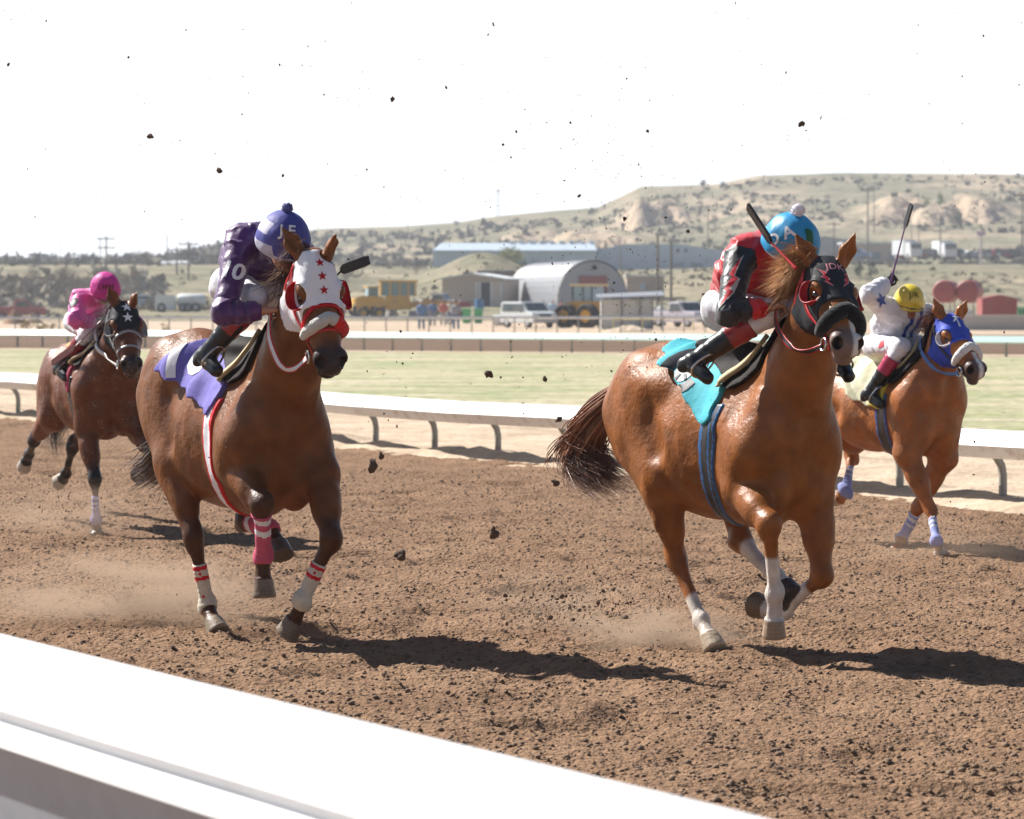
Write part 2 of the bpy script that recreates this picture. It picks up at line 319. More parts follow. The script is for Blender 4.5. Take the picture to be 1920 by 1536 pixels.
# ---------------------------------------------------------------- ground
HV=np.array([.478,-.878]); NV=np.array([.878,.478])      # along the rails / towards the infield
def sn(s_,n_): return s_*HV[0]+n_*NV[0], s_*HV[1]+n_*NV[1]
def gridobj(name,xs,ys,f,m,kind='structure',conv=None):
    A,B_=np.meshgrid(xs,ys,indexing='ij'); X,Y=(conv(A,B_) if conv else (A,B_)); Z=f(A,B_,X,Y)
    V=np.stack([X,Y,Z],-1).reshape(-1,3); nx,ny=A.shape; i=np.arange(nx*ny).reshape(nx,ny)
    F=np.stack([i[:-1,:-1],i[1:,:-1],i[1:,1:],i[:-1,1:]],-1).reshape(-1,4)
    o=npmesh(name,V,F,m,None,True); 
    if kind: o['kind']=kind
    return o
def steps(a,b,d0,d1,p=1.0):
    out=[a]; 
    while out[-1]<b: t=(out[-1]-a)/(b-a); out.append(out[-1]+d0+(d1-d0)*t**p)
    return np.array(out)
def ramp_mat(name,stops,scale,detail=8,rough=.95,bump=.6,bscale=8,bdist=.02,stretch=(1,1,1),fine=None,spec=.1,mask=None,rot=0):
    m=bpy.data.materials.new(name); m.use_nodes=True; N=m.node_tree.nodes; L=m.node_tree.links; b=N['Principled BSDF']; b.inputs['Roughness'].default_value=rough; b.inputs['Specular IOR Level'].default_value=spec
    tc=N.new('ShaderNodeTexCoord'); mp=N.new('ShaderNodeMapping'); mp.inputs['Scale'].default_value=stretch; mp.inputs['Rotation'].default_value=(0,0,rot); L.new(tc.outputs['Object'],mp.inputs[0])
    n=N.new('ShaderNodeTexNoise'); n.inputs['Scale'].default_value=scale; n.inputs['Detail'].default_value=detail; n.inputs['Roughness'].default_value=.62; L.new(mp.outputs[0],n.inputs['Vector'])
    r=N.new('ShaderNodeValToRGB'); L.new(n.outputs['Fac'],r.inputs[0]); e_=r.color_ramp.elements
    while len(e_)<len(stops): e_.new(.5)
    for q,(p,c) in enumerate(stops): e_[q].position=p; e_[q].color=(*c,1)
    src=r.outputs[0]
    if fine:
        n2=N.new('ShaderNodeTexNoise'); n2.inputs['Scale'].default_value=fine[0]; n2.inputs['Detail'].default_value=4; L.new(tc.outputs['Object'],n2.inputs['Vector'])
        mr=N.new('ShaderNodeMapRange'); mr.inputs['From Min'].default_value=.3; mr.inputs['From Max'].default_value=.7; mr.inputs['To Min'].default_value=1-fine[1]; mr.inputs['To Max'].default_value=1+fine[1]; L.new(n2.outputs['Fac'],mr.inputs['Value'])
        v=N.new('ShaderNodeVectorMath'); v.operation='SCALE'; L.new(src,v.inputs[0]); L.new(mr.outputs[0],v.inputs['Scale']); src=v.outputs[0]
    L.new(src,b.inputs['Base Color'])
    nb=N.new('ShaderNodeTexNoise'); nb.inputs['Scale'].default_value=bscale; nb.inputs['Detail'].default_value=6; L.new(tc.outputs['Object'],nb.inputs['Vector'])
    bp=N.new('ShaderNodeBump'); bp.inputs['Strength'].default_value=bump; bp.inputs['Distance'].default_value=bdist; L.new(nb.outputs['Fac'],bp.inputs['Height']); L.new(bp.outputs[0],b.inputs['Normal'])
    return m
def billow(x,y,seed): return 1-np.abs(vnoise2(x,y,seed)*2-1)
HOOFP=[(-1.2,18.2),(1.15,17.2),(3.6,23.8)]
def dirt_h(S,Nn,X,Y):
    wx=X+.05*vnoise2(X*7,Y*7,5); wy=Y+.05*vnoise2(X*7,Y*7,9)
    a=vnoise2(wx*9,wy*9,1); b=vnoise2(wx*19,wy*19,2); c=vnoise2(X*41,Y*41,3); d=fbm2(X*1.3,Y*1.3,3,4)
    patch=.55+.75*fbm2(X*.9,Y*.9,2,8)
    h=.022*np.maximum(0,a-.40)**.75*patch+.026*np.maximum(0,b-.42)**.8*patch+.012*c+.05*(d-.5)
    # chopped hoof holes
    k=vnoise2(X*2.1+3,Y*2.1,12); h-=.05*sstep(.68,.86,k); h+=.012*np.sin(Nn*9+2.5*fbm2(X*.4,Y*.4,2,14)*4)*fbm2(S*.5,Nn*.5,2,15)
    return h+.004
m_dirt=ramp_mat('track_dirt',[(.30,(.188,.112,.067)),(.5,(.245,.150,.092)),(.7,(.285,.180,.112))],1.3,bump=1.0,bscale=34,bdist=.045,fine=(30,.14))
S_=-steps(4,66,.024,.13,1.6)[::-1]; N_=np.concatenate([np.arange(1.2,3.4,.06),np.arange(3.4,17.7,.0215)])
gridobj('dirt_track',S_,N_,dirt_h,m_dirt,conv=sn)
def verge_h(S,Nn,X,Y):
    edge=17.25+.35*fbm2(S*.8,Nn*.2,3,21); e_=fbm2(S*1.1,Nn*1.6,4,22); f=fbm2(S*4,Nn*4,3,23)
    berm=np.exp(-((Nn-18.2-.3*np.sin(S*.9))/.55)**2)*(.03+.26*np.maximum(0,e_-.35))
    hump=np.exp(-((Nn-21.5)/2.2)**2)*.10*e_
    up=sstep(edge-.25,edge+.25,Nn); far=sstep(24.6,26.2,Nn)
    return (-.05*(1-up)+berm+hump+.035*(f-.5)*up)*(1-far)-.03*far
m_sand=ramp_mat('pale_sand',[(.32,(.34,.255,.18)),(.5,(.47,.37,.27)),(.68,(.55,.45,.34))],.9,bump=.8,bscale=14,bdist=.03,fine=(9,.12))
gridobj('sand_verge',-steps(8,110,.07,.30,1.3)[::-1],np.concatenate([np.arange(16.9,20.5,.06),np.arange(20.5,26.3,.15)]),verge_h,m_sand,conv=sn)
def sheet(name,pts,z,m,sub=1):
    o=MB().add([(x,y,z) for x,y in pts],[tuple(range(len(pts)))]).build(name,m); o['kind']='structure'; return o
# one sheet to the horizon, then the course laid over it
m_plain=ramp_mat('plain_sand',[(.30,(.34,.25,.17)),(.5,(.44,.34,.25)),(.7,(.50,.41,.31))],.05,bump=.6,bscale=2,bdist=.1,fine=(.6,.15))
o=sheet('ground',[(-6000,-3000),(6000,-3000),(6000,9000),(-6000,9000)],-.10,m_plain)
m_grass=ramp_mat('infield_turf',[(.36,(.42,.36,.25)),(.46,(.39,.36,.24)),(.50,(.21,.25,.115)),(.535,(.33,.32,.19)),(.60,(.44,.38,.28))],.42,detail=9,stretch=(.30,1.0,1),bump=.8,bscale=5,bdist=.06,fine=(3.5,.34))
g1=sn(-160,29); g2=sn(-10,29)
sheet('infield_grass',[(-90,124),g1 if False else (-90,115),(-45,100),sn(-100,25.2),sn(-6,25.2),(60,30),(60,108.5),(17,112),(-19,126)],-.010,m_grass)
sheet('sand_strip',[(-90,122),(-19,121),(17,106),(60,96),(60,118),(17,116),(-19,132),(-90,136)],-.004,m_sand)
m_bt=ramp_mat('backstretch_dirt',[(.35,(.115,.072,.045)),(.6,(.15,.096,.062))],.2,bump=.4,bscale=3,bdist=.05,fine=(1.2,.12),stretch=(.2,1,1))
sheet('backstretch_track',[(-120,128),(-19,124.5),(17,110),(80,98),(80,150),(17,172),(-19,180),(-120,186)],.004,m_bt)
# ragged tufts of grass
rg=np.random.RandomState(4); nT=2200
sx_=rg.uniform(-105,-14,nT); nx_=rg.uniform(25.6,34,nT)*1.0
X,Y=sn(sx_,nx_+rg.exponential(4,nT)); ok=(Y>35)&(Y<118)&(np.abs(X)<Y*.22)&(fbm2(X*.12,Y*.55,3,40)>.47); X,Y=X[ok],Y[ok]; n=len(X)
V=[];F=[]
for k in range(5):
    a=rg.uniform(0,6.28,n); r=rg.uniform(.02,.10,n); h=rg.uniform(.02,.06,n); bx=X+np.cos(a)*r; by=Y+np.sin(a)*r; w_=.02
    p0=np.stack([bx-w_,by,np.zeros(n)-.01],1); p1=np.stack([bx+w_,by,np.zeros(n)-.01],1); p2=np.stack([bx+np.cos(a)*.05,by+np.sin(a)*.05,h],1)
    b=len(V)*n; V.append(np.stack([p0,p1,p2],1).reshape(-1,3)); F.append((np.arange(n*3).reshape(-1,3))+k*n*3)

# ---------------------------------------------------------------- rails
m_rail=mat('rail_white',(.80,.81,.80),.42,spec=.4,bump=.15,bscale=3,bdist=.02,dirt=((.42,.33,.25),7,.5))
m_post=mat('post_galv',(.36,.35,.31),.55,bump=.3,bscale=20,dirt=((.30,.22,.16),5,.8))
def rail(label,cat,prof,s0,s1,post_n,step,top,curve,post_s0,r=.038,seg=2.4,mr=None):
    root=empty('safety_rail',(*sn(s0,post_n),0),0,label,cat); o0=np.array([*sn(s0,post_n),0])
    n=len(prof); ss=np.arange(s0,s1+.01,seg); V=[];F=[]
    for i,s_ in enumerate(ss):
        wob=.012*math.sin(i*1.7)+.008*math.sin(i*.6)
        for (q,z) in prof: x,y=sn(s_,q); V.append((x-o0[0],y-o0[1],z+wob))
    for i in range(len(ss)-1):
        for k in range(n): F.append((i*n+k,i*n+(k+1)%n,(i+1)*n+(k+1)%n,(i+1)*n+k))
    m=MB(); m.add(V,F+[tuple(range(n)),tuple(reversed(range(len(V)-n,len(V))))]); m.build('rail_cover',mr or m_rail,root,True)
    if mr is not None:
        bp_=[(2.855,.735),(2.885,.60),(2.93,.40),(2.96,.40),(2.915,.60),(2.885,.735)]; V=[];F=[]; nb=len(bp_)
        for s_ in ss:
            for (q,z) in bp_: x,y=sn(s_,q); V.append((x-o0[0],y-o0[1],z))
        for i in range(len(ss)-1):
            for k in range(nb): F.append((i*nb+k,i*nb+(k+1)%nb,(i+1)*nb+(k+1)%nb,(i+1)*nb+k))
        MB().add(V,F).build('shaded_underside',mat('underside_shade',(.36,.40,.46),.5,var=.1),root,True)  # underside of the rail, its grey shade put into this strip's colour
    s_=post_s0; c=0
    while s_>s0 and c<95:
        x,y=sn(s_,post_n); b=Vector((x-o0[0],y-o0[1],0)); q=MB(); dn=Vector((*sn(0,1),0)) 
        pts=[b+Vector((0,0,-.3)),b+Vector((0,0,top*.45))]+[b+dn*curve*(1-math.cos(a))+Vector((0,0,top*.45+(top*.5)*math.sin(a))) for a in (.3,.6,.9,1.2,1.5)]
        if curve==0: pts=[b+Vector((0,0,-.3)),b+Vector((0,0,top))]
        q.tube(pts,r,8); q.build('post',m_post,root,True); s_-=step; c+=1
    return root
rail('low white inner rail on curved grey posts running behind the horses','rail',[(18.02,.60),(17.98,.655),(17.88,.685),(17.76,.66),(17.62,.585),(17.60,.555),(17.68,.445),(17.71,.44),(17.66,.55),(17.80,.62)],-130,-6,18.25,1.61,.58,-.42,-24.2)
rail('wide white outer rail close to the camera crossing the bottom left corner','rail',[(3.04,.93),(3.03,.965),(2.99,.976),(2.93,.955),(2.875,.89),(2.85,.820),(2.876,.812),(2.876,.788),(2.836,.778),(2.824,.765),(2.822,.737),(2.87,.73),(2.89,.80),(2.93,.88)],-60,2.5,3.15,2.4,.9,-.25,-2.0,.045,mr=mat('rail_white_clean',(.80,.81,.82),.45,spec=.4,bump=.1,bscale=2,bdist=.02,var=.06,vscale=2))
# ---------------------------------------------------------------- horses
def hframe(o,a):
    e_=Vector((math.sin(R(a)),-math.cos(R(a)),0)); return math.atan2(e_.y,e_.x)
def legf(F,J,s,K,c):
    "fore leg; s side letter"
    sg=1 if s=='L' else -1
    e,k_,f,co,so_=[np.array(J[n+s+'F']) for n in 'ekfcs']
    side=np.array([0,1.,0]); u=nrm(k_-e); fw=nrm(np.cross(side,u)); fw=fw if fw[0]>0 or fw[2]>0 else -fw
    F.add(cone([.58,sg*.19,K['B']+.40],e,.13*c,.10*c,side,.10*c,.085*c),.09)
    F.add(cone(e,e+(k_-e)*.55,.088*c,.07*c,side,.075*c,.060*c),.04)
    F.add(cone(e+(k_-e)*.4,k_,.072*c,.045*c,side,.062*c,.044*c),.05)
    F.add(ell(e+(k_-e)*.25+fw*.035,(.125,.05*c,.045*c),[u,fw,side]),.02)
    F.add(ell(e+(k_-e)*.30+side*sg*.042,(.13,.042*c,.028*c),[u,fw,side]),.014)
    F.add(cone(e+(k_-e)*.45-fw*.03,k_-fw*.022,.024*c,.016*c),.012)
    F.add(ell(e-u*.03-fw*.05,(.07,.05,.05)),.05)
    u2=nrm(f-k_); fw2=nrm(np.cross(side,u2)); 
    if fw2@nrm(np.cross(side,nrm(k_-e)))*1<0: fw2=-fw2
    F.add(ell(k_+u2*.005,(.062*c,.05*c,.048*c),[u2,nrm(np.cross(side,u2)),side]),.03)
    bk_=-nrm(np.cross(side,u2)); bk_=bk_ if bk_@(-fw)>-.2 else -bk_
    F.add(ell(k_+bk_*.036,(.030*c,.022*c,.018*c),[u2,bk_,side]),.015); F.add(ell(k_+u2*.035+side*sg*.022,(.022,.02,.014)),.015)
    F.add(cone(k_,k_+(f-k_)*.3,.036*c,.026*c,side,.036*c,.025*c),.03)
    F.add(cone(k_+u2*.04+bk_*.026,f+bk_*.024-u2*.01,.015*c,.016*c),.008)
    F.add(cone(k_+(f-k_)*.2,f,.026*c,.027*c,side,.024*c,.026*c),.014)
    lower(F,f,co,so_,c,side,u2,bk_)
def lower(F,f,co,so_,c,side,u2,bk):
    F.add(ell(f+bk*.026+u2*.006,(.028*c,.026*c,.028*c),[u2,bk,side]),.014)
    F.add(ell(f,(.045*c,.044*c,.038*c),[u2,nrm(np.cross(side,u2)),side]),.025)
    F.add(cone(f,co,.031*c,.035*c,side,.029*c,.040*c),.02)
    F.add(ell(co+bk*.028,(.03,.022,.034),[u2,bk,side]),.015)
    ax=nrm(so_-co); L=.082*c; sole=co+ax*L
    F.add(Pr_hoof(co-ax*.008,sole,.045*c,.058*c),.016); F.add(Pr_hoof(co+nrm(np.cross(ax,side))*(.010 if np.cross(ax,side)[0]>0 else -.010)+ax*.02,sole+nrm(np.cross(ax,side))*(.016 if np.cross(ax,side)[0]>0 else -.016),.040*c,.052*c),.012)
def Pr_hoof(a,b,ra,rb):
    d=b-a; L=np.linalg.norm(d); u=d/L; m=max(ra,rb)
    def fn(P):
        q=P-a; t=q@u; r=np.sqrt(np.maximum((q*q).sum(-1)-t*t,0)); R_=ra+(rb-ra)*np.clip(t/L,0,1)
        return np.maximum(np.maximum(r-R_,t-L),-t)
    return Pr(fn,np.minimum(a,b)-m,np.maximum(a,b)+m)
def legh(F,J,s,K,c):
    sg=1 if s=='L' else -1
    st,h_,f,co,so_=[np.array(J[n+s+'H']) for n in ('st','h','f','c','s')]
    side=np.array([0,1.,0]); hip=np.array([-.56,sg*.13,K['C']-.32])
    F.add(cone(hip,st,.24*c,.12*c,side,.14*c,.09*c),.05)
    F.add(ell(st+np.array([.0,0,.03]),(.10*c,.075*c,.12*c)),.05)
    u=nrm(h_-st); bk=nrm(np.cross(u,side)); bk=bk if bk[0]<0 else -bk
    F.add(cone(hip+np.array([-.2,0,-.05]),st+(h_-st)*.35+bk*.04,.11*c,.07*c,side,.1*c,.06*c),.08)
    F.add(cone(st,st+(h_-st)*.6,.105*c,.07*c,side,.078*c,.055*c),.04); F.add(ell(st+(h_-st)*.32+side*sg*.045-bk*.02,(.14,.045*c,.034*c),[u,bk,side]),.018)
    F.add(cone(st+(h_-st)*.5,h_,.072*c,.048*c,side,.055*c,.040*c),.04)
    u2=nrm(f-h_); bk2=nrm(np.cross(u2,side)); bk2=bk2 if bk2@bk>0 else -bk2
    hp=h_+nrm(-u2+.8*bk2)*.062*c
    F.add(cone(st+(h_-st)*.5+bk*.055,hp,.028*c,.022*c),.03)
    F.add(cone(hp,h_+u2*.07,.030*c,.034*c,side,.026*c,.03*c),.03)
    F.add(ell(h_,(.075*c,.055*c,.046*c),[u2,bk2,side]),.03)
    F.add(cone(h_,h_+(f-h_)*.3,.042*c,.030*c,side,.038*c,.028*c),.03); F.add(ell(h_+side*sg*.03+u2*.01,(.03,.026,.018),[u2,bk2,side]),.015)
    F.add(cone(hp+u2*.05,f+bk2*.026-u2*.01,.017*c,.017*c),.008)
    F.add(cone(h_+(f-h_)*.2,f,.029*c,.029*c,side,.027*c,.028*c),.014)
    lower(F,f,co,so_,c,side,u2,bk2)
class Head:
    def __init__(s,J,L=None):
        s.p=np.array(J['poll']); m=np.array(J['muz']); s.L=np.linalg.norm(m-s.p); s.a=nrm(m-s.p)
        er=np.array(J['earL'])-np.array(J['earR']); er=er*.25+np.array([0,.5,0])
        ys=s.yaw if hasattr(s,'yaw') else 0
        s.s=nrm(er-s.a*(er@s.a)); s.n=nrm(np.cross(s.s,s.a)); 
        if s.n[0]<0: s.n=-s.n
        s.k=s.L/.60
    def P(s,t,n,y): return s.p+s.a*t*s.k+s.n*n*s.k+s.s*y*s.k
    def ax(s): return np.array([s.a,s.n,s.s])
    def loc(s,V):
        q=V-s.p; return (q@s.a)/s.k,(q@s.n)/s.k,(q@s.s)/s.k
def head_field(F,H,J,open_mouth=.0,ears=True):
    k=H.k; A=H.ax(); P=lambda t,n,y: H.P(t,n,y*1.28); w=k*1.27
    F.add(ell(P(.09,-.075,0),(.12*k,.090*k,.076*w),A),.04)
    F.add(cone(P(.15,-.10,0),P(.40,-.085,0),.092*k,.074*k,H.s,.084*w,.060*w),.04)
    F.add(cone(P(.33,-.08,0),P(.53,-.068,0),.064*k,.056*k,H.s,.052*w,.046*w),.04)
    F.add(cone(P(.0,-.05,0),P(.50,-.035,0),.03*k,.018*k,H.s,.045*w,.024*w),.04)
    for g in(-1,1):
        F.add(ell(P(.21,-.160,g*.042),(.125*k,.105*k,.042*w),A),.03)      # jowl
        F.add(ell(P(.185,-.042,g*.074),(.045*k,.032*k,.026*w),A),.03)     # brow
        F.add(cone(P(.26,-.055,g*.07),P(.38,-.085,g*.055),.024*k,.013*k),.02)  # facial crest
        F.add(ell(P(.535,-.042,g*.038),(.05*k,.044*k,.030*w),A),.02)      # nostril rim
    F.add(cone(P(.28,-.17,0),P(.52,-.125,0),.048*k,.036*k,H.s,.040*w,.034*w),.03)
    F.add(ell(P(.555,-.070,0),(.055*k,.056*k,.050*w),A),.025)               # muzzle
    F.add(ell(P(.568,-.122-open_mouth,0),(.04*k,.032*k,.038*w),A),.015)     # chin
    for g in(-1,1):
        F.cut(ell(P(.566,-.032,g*.050),(.036*k,.034*k,.019*w),frame_rot(A,g*.5)),.008)
        F.cut(ell(P(.215,-.062,g*.088),(.028*k,.02*k,.014*w),A),.02)
    F.cut(ell(P(.56,-.106-open_mouth*.5,0),(.07*k,(.003+open_mouth*.4)*k,.08*w),A),.006)
    if ears:
        for nm,g in(('earR',-1),('earL',1)):
            b=np.array(J[nm+'b']); t=np.array(J[nm]); b=H.P(.0,-.05,g*.055)*.5+b*.5
            u=nrm(t-b); L=.17*k; t=b+u*L; fwd=nrm(H.n*.9+H.s*g*.25); sd=nrm(np.cross(u,fwd)); fwd=np.cross(sd,u)
            F.add(cone(b,b+u*L*.5,.028*k,.028*k,sd,.034*k,.050*k),.02)
            F.add(cone(b+u*L*.42,t,.024*k,.004*k,sd,.049*k,.005*k),.012)
            F.cut(ell(b+u*L*.55+fwd*.026*k,(.075*k,.022*k,.029*k),[u,fwd,sd]),.008)
def frame_rot(A,ang):
    a,n,s_=A; c_,q=math.cos(ang),math.sin(ang)
    return np.array([a*c_+s_*q,n,-a*q+s_*c_])
def neck_pts(H,K):
    b=np.array([.46,0,K['W']-.36]); e_=H.P(.06,-.16,0)
    m=(b+e_)/2+np.array([.05,0,-.03]); return b,m,e_
def body_field(sp,K,vox):
    J=sp['J']; c=K.get('c',1.13); H=Head(J); W,C,B,Fl=K['W'],K['C'],K['B'],K['F']; kw=K.get('kw',1.0)
    allp=np.array(list(v for k,v in J.items() if not k.startswith('j') and not k.startswith('tail')))
    lo=np.minimum(allp.min(0)-.22,[-1.1,-.36,0]); hi=np.maximum(allp.max(0)+.2,[.9,.36,1.8]); lo[2]=max(lo[2],-.08)
    F=Fld(lo,hi,vox); Y=np.array([0,1.,0])
    F.add(cone([.36,0,(W-.12+B)/2],[-.12,0,(W-.12+B+.06)/2],(W-.12-B)/2,(W-.18-B)/2,Y,.235*kw,.275*kw),.1)
    F.add(cone([-.1,0,(W-.15+B+.06)/2],[-.5,0,(C-.03+Fl)/2],(W-.2-B)/2,(C-.05-Fl)/2,Y,.27*kw,.215*kw),.1)
    F.add(cone([.05,0,W-.24],[-.5,0,C-.22],.17,.19,Y,.19*kw,.2*kw),.08)
    F.add(ell([-.52,0,C-.25],(.36,.25*kw,.25)),.08)
    F.add(ell([.16,0,W-.13],(.34,.07,.12)),.08)
    for g in(-1,1):
        F.add(ell([-.55,g*.165*kw,C-.38],(.27,.125*kw,.34)),.045)
        F.add(ell([-.80,g*.10,C-.42],(.12,.11,.27)),.06)
        F.add(ell([-.32,g*.175*kw,C-.24],(.14,.08,.10)),.08)
        F.add(cone([.24,g*.10,W-.24],[.58,g*.185*kw,B+.42],.13,.14,Y,.08,.105),.08)
        F.add(ell([.36,g*.19*kw,B+.42],(.16,.08,.20)),.05)
        F.add(ell([.59,g*.105*kw,B+.27],(.155,.115,.23)),.028)
        F.add(ell([.66,g*.14*kw,B+.50],(.12,.115,.18)),.035)
    F.add(ell([.62,0,B+.42],(.13,.12,.26)),.06)
    b,m,e_=neck_pts(H,K)
    F.add(cone(b,m,.27,.175,Y,.20,.135),.10)
    F.add(cone(m,e_,.17,.125,H.s,.128,.10),.06)
    F.add(cone(b+np.array([-.02,0,.14]),H.P(-.0,-.10,0),.10,.06,Y,.05,.045),.06)
    F.add(cone([.64,0,B+.56],H.P(.12,-.2,0),.15,.07,Y,.21,.08),.10)
    F.add(cone([-.86,0,C-.14],[-.98,0,C-.24],.06,.04),.05)
    for s in'RL': legf(F,J,s,K,c); legh(F,J,s,K,c)
    head_field(F,H,J,K.get('mouth',0))
    for g in(-1,1):
        F.cut(cone([-.27,g*.335*kw,C-.42],[-.19,g*.33*kw,Fl+.16],.06,.07),.07)
        F.cut(cone([.29,g*.33*kw,B+.16],[.34,g*.33*kw,B+.46],.07,.06),.05)
    F.cut(cone([.87,0,B+.56],[.82,0,B+.22],.06,.07),.07)
    def mus(P):
        n=vnoise3(P*np.array([5,7,4.])+3.1)-.5; n2=vnoise3(P*13+7.7)-.5
        n3=vnoise3(P*np.array([9,6,7.])+31)-.5; n4=1-np.abs(2*vnoise3((P+.05*vnoise3(P*4)[...,None])*np.array([10,9,4.5])+13)-1); return n*.013+n3*.007+n2*.003-(n4-.5)*.0065*sstep(.45,.8,P[...,2])
    F.near(mus,.04)
    return F,H
CH=[.22,.075,.022]
def coat_color(J,K,H):
    base=np.array(K['coat']); dark=np.array(K.get('dark',(base*.45)))
    chains={}
    for s in'RL':
        chains[s+'F']=[J[n+s+'F'] for n in 'ekfcs']; chains[s+'H']=[J[n+s+'H'] for n in('st','h','f','c','s')]
    def f(V):
        n=len(V); nz=vnoise3(V*6)-.5; n2=vnoise3(V*25)-.5
        C=base[None]*(1+.22*nz+.12*n2)[:,None]
        # darker lower legs: the bay's black points, painted leg shade on the dark chestnut
        for key,ch in chains.items():
            best=np.full(n,9.); par=np.zeros(n)
            for i in range(4):
                d,t=segd(V,ch[i],ch[i+1]); m=d<best; best[m]=d[m]; par[m]=i+t[m]
            near=sstep(.13,.09,best)
            if 'points' in K:
                w_=(near*sstep(.55,1.0,par))[:,None]; C=C*(1-w_)+np.array(K['points'])*w_
            sk=K.get('socks',{}).get(key)
            if sk is not None:
                w_=(near*sstep(sk-.04,sk+.04,par+.12*nz))[:,None]; C=C*(1-w_)+np.array([.62,.56,.5])*(1+.2*n2[:,None])*w_
            ax=nrm(np.array(ch[4])-np.array(ch[3])); t=(V-np.array(ch[3]))@ax; dd=np.linalg.norm(V-np.array(ch[3])-t[:,None]*ax,axis=1)
            hf=((t>-.002+.006*nz)&(dd<.085)&(t<.12)).astype(float)[:,None]*near[:,None]
            hc=np.array(K.get('hoof',{}).get(key,(.10,.075,.05)))
            ring=(1+.10*np.sin(t*300+nz*5)+.25*nz)[:,None]
            C=C*(1-hf)+hc*ring*hf
        t,nn,y=H.loc(V); inh=(np.abs(y)<.12)&(t>-.02)&(nn>-.3)&(nn<.06)
        w_=(inh*sstep(.44,.53,t+.06*nz))[:,None]*K.get('muzd',.9); C=C*(1-w_)+np.array(K.get('muzc',(.05,.04,.038)))*w_
        if K.get('blaze'):
            bw=K['blaze']; w_=(inh*sstep(bw[2]+.012,bw[2]-.004,np.abs(y-bw[1]-.02*nz))*sstep(-.085,-.06,nn)*sstep(bw[0],bw[0]+.03,t))[:,None]
            C=C*(1-w_)+np.array([.7,.66,.62])*w_
        # near-black inside the nostril hollows
        for g in(-1,1):
            dq=np.sqrt(((t-.560)/.036)**2+((nn+.032)/.034)**2+((y-g*.064)/.024)**2); w_=(inh*sstep(1.12,.95,dq))[:,None]; C=C*(1-w_)+np.array([.02,.012,.012])*w_
        return np.clip(C,.004,.9)
    return f
def coat_mat(name,rough=.46,coat=.16,shine=.2,spat=.25):
    if name in _mats: return _mats[name]
    m=bpy.data.materials.new(name); m.use_nodes=True; N=m.node_tree.nodes; L=m.node_tree.links; b=N['Principled BSDF']
    a=N.new('ShaderNodeAttribute'); a.attribute_name='coat'; tc=N.new('ShaderNodeTexCoord')
    def noise(sc_,det,vec=None):
        n=N.new('ShaderNodeTexNoise'); n.inputs['Scale'].default_value=sc_; n.inputs['Detail'].default_value=det; L.new(vec or tc.outputs['Object'],n.inputs['Vector']); return n.outputs['Fac']
    def mr(s,a_,b_,c_,d_):
        r=N.new('ShaderNodeMapRange'); r.inputs['From Min'].default_value=a_; r.inputs['From Max'].default_value=b_; r.inputs['To Min'].default_value=c_; r.inputs['To Max'].default_value=d_; L.new(s,r.inputs['Value']); return r.outputs[0]
    n1=noise(9,8); v=N.new('ShaderNodeVectorMath'); v.operation='SCALE'; L.new(a.outputs['Color'],v.inputs[0]); L.new(mr(n1,.3,.7,.72,1.22),v.inputs['Scale'])
    vo=N.new('ShaderNodeTexVoronoi'); vo.inputs['Scale'].default_value=55; vo.inputs['Randomness'].default_value=1; L.new(tc.outputs['Object'],vo.inputs['Vector'])
    dm=N.new('ShaderNodeMath'); dm.operation='LESS_THAN'; L.new(vo.outputs['Distance'],dm.inputs[0]); L.new(mr(noise(14,3),.48,.62,0,.26*spat+.12),dm.inputs[1])
    dx=N.new('ShaderNodeMix'); dx.data_type='RGBA'; L.new(dm.outputs[0],dx.inputs['Factor']); L.new(v.outputs[0],dx.inputs['A']); dx.inputs['B'].default_value=(.21,.135,.088,1)
    L.new(dx.outputs['Result'],b.inputs['Base Color'])
    n2=noise(5,6); L.new(mr(n2,.35,.65,rough-.14,rough+.14),b.inputs['Roughness'])
    L.new(mr(noise(7,5),.50,.66,0,coat),b.inputs['Coat Weight']); b.inputs['Coat Roughness'].default_value=.34
    b.inputs['Specular IOR Level'].default_value=shine
    # short hair lying down the body
    mp=N.new('ShaderNodeMapping'); mp.inputs['Scale'].default_value=(90,160,45); L.new(tc.outputs['Object'],mp.inputs[0])
    nh=noise(1,3,mp.outputs[0]); nm=noise(38,6); nb=noise(4.5,3)
    h=N.new('ShaderNodeMath'); h.operation='MULTIPLY_ADD'; L.new(nm,h.inputs[0]); h.inputs[1].default_value=1.6; L.new(nh,h.inputs[2])
    h2=N.new('ShaderNodeMath'); h2.operation='MULTIPLY_ADD'; L.new(nb,h2.inputs[0]); h2.inputs[1].default_value=6; L.new(h.outputs[0],h2.inputs[2])
    dn=N.new('ShaderNodeTexNoise'); dn.inputs['Scale'].default_value=5; L.new(tc.outputs['Object'],dn.inputs['Vector']); dv=N.new('ShaderNodeVectorMath'); dv.operation='MULTIPLY_ADD'; L.new(dn.outputs['Color'],dv.inputs[0]); dv.inputs[1].default_value=(.22,.22,.22); L.new(tc.outputs['Object'],dv.inputs[2])
    ve=N.new('ShaderNodeTexVoronoi'); ve.feature='DISTANCE_TO_EDGE'; ve.inputs['Scale'].default_value=5.5; L.new(dv.outputs[0],ve.inputs['Vector'])
    h3=N.new('ShaderNodeMath'); h3.operation='MULTIPLY_ADD'; L.new(mr(ve.outputs['Distance'],.028,0,0,.5),h3.inputs[0]); L.new(mr(nb,.45,.6,0,1),h3.inputs[1]); L.new(h2.outputs[0],h3.inputs[2]); h2=h3
    bp=N.new('ShaderNodeBump'); bp.inputs['Strength'].default_value=.42; bp.inputs['Distance'].default_value=.006; L.new(h2.outputs[0],bp.inputs['Height']); L.new(bp.outputs[0],b.inputs['Normal'])
    _mats[name]=m; return m
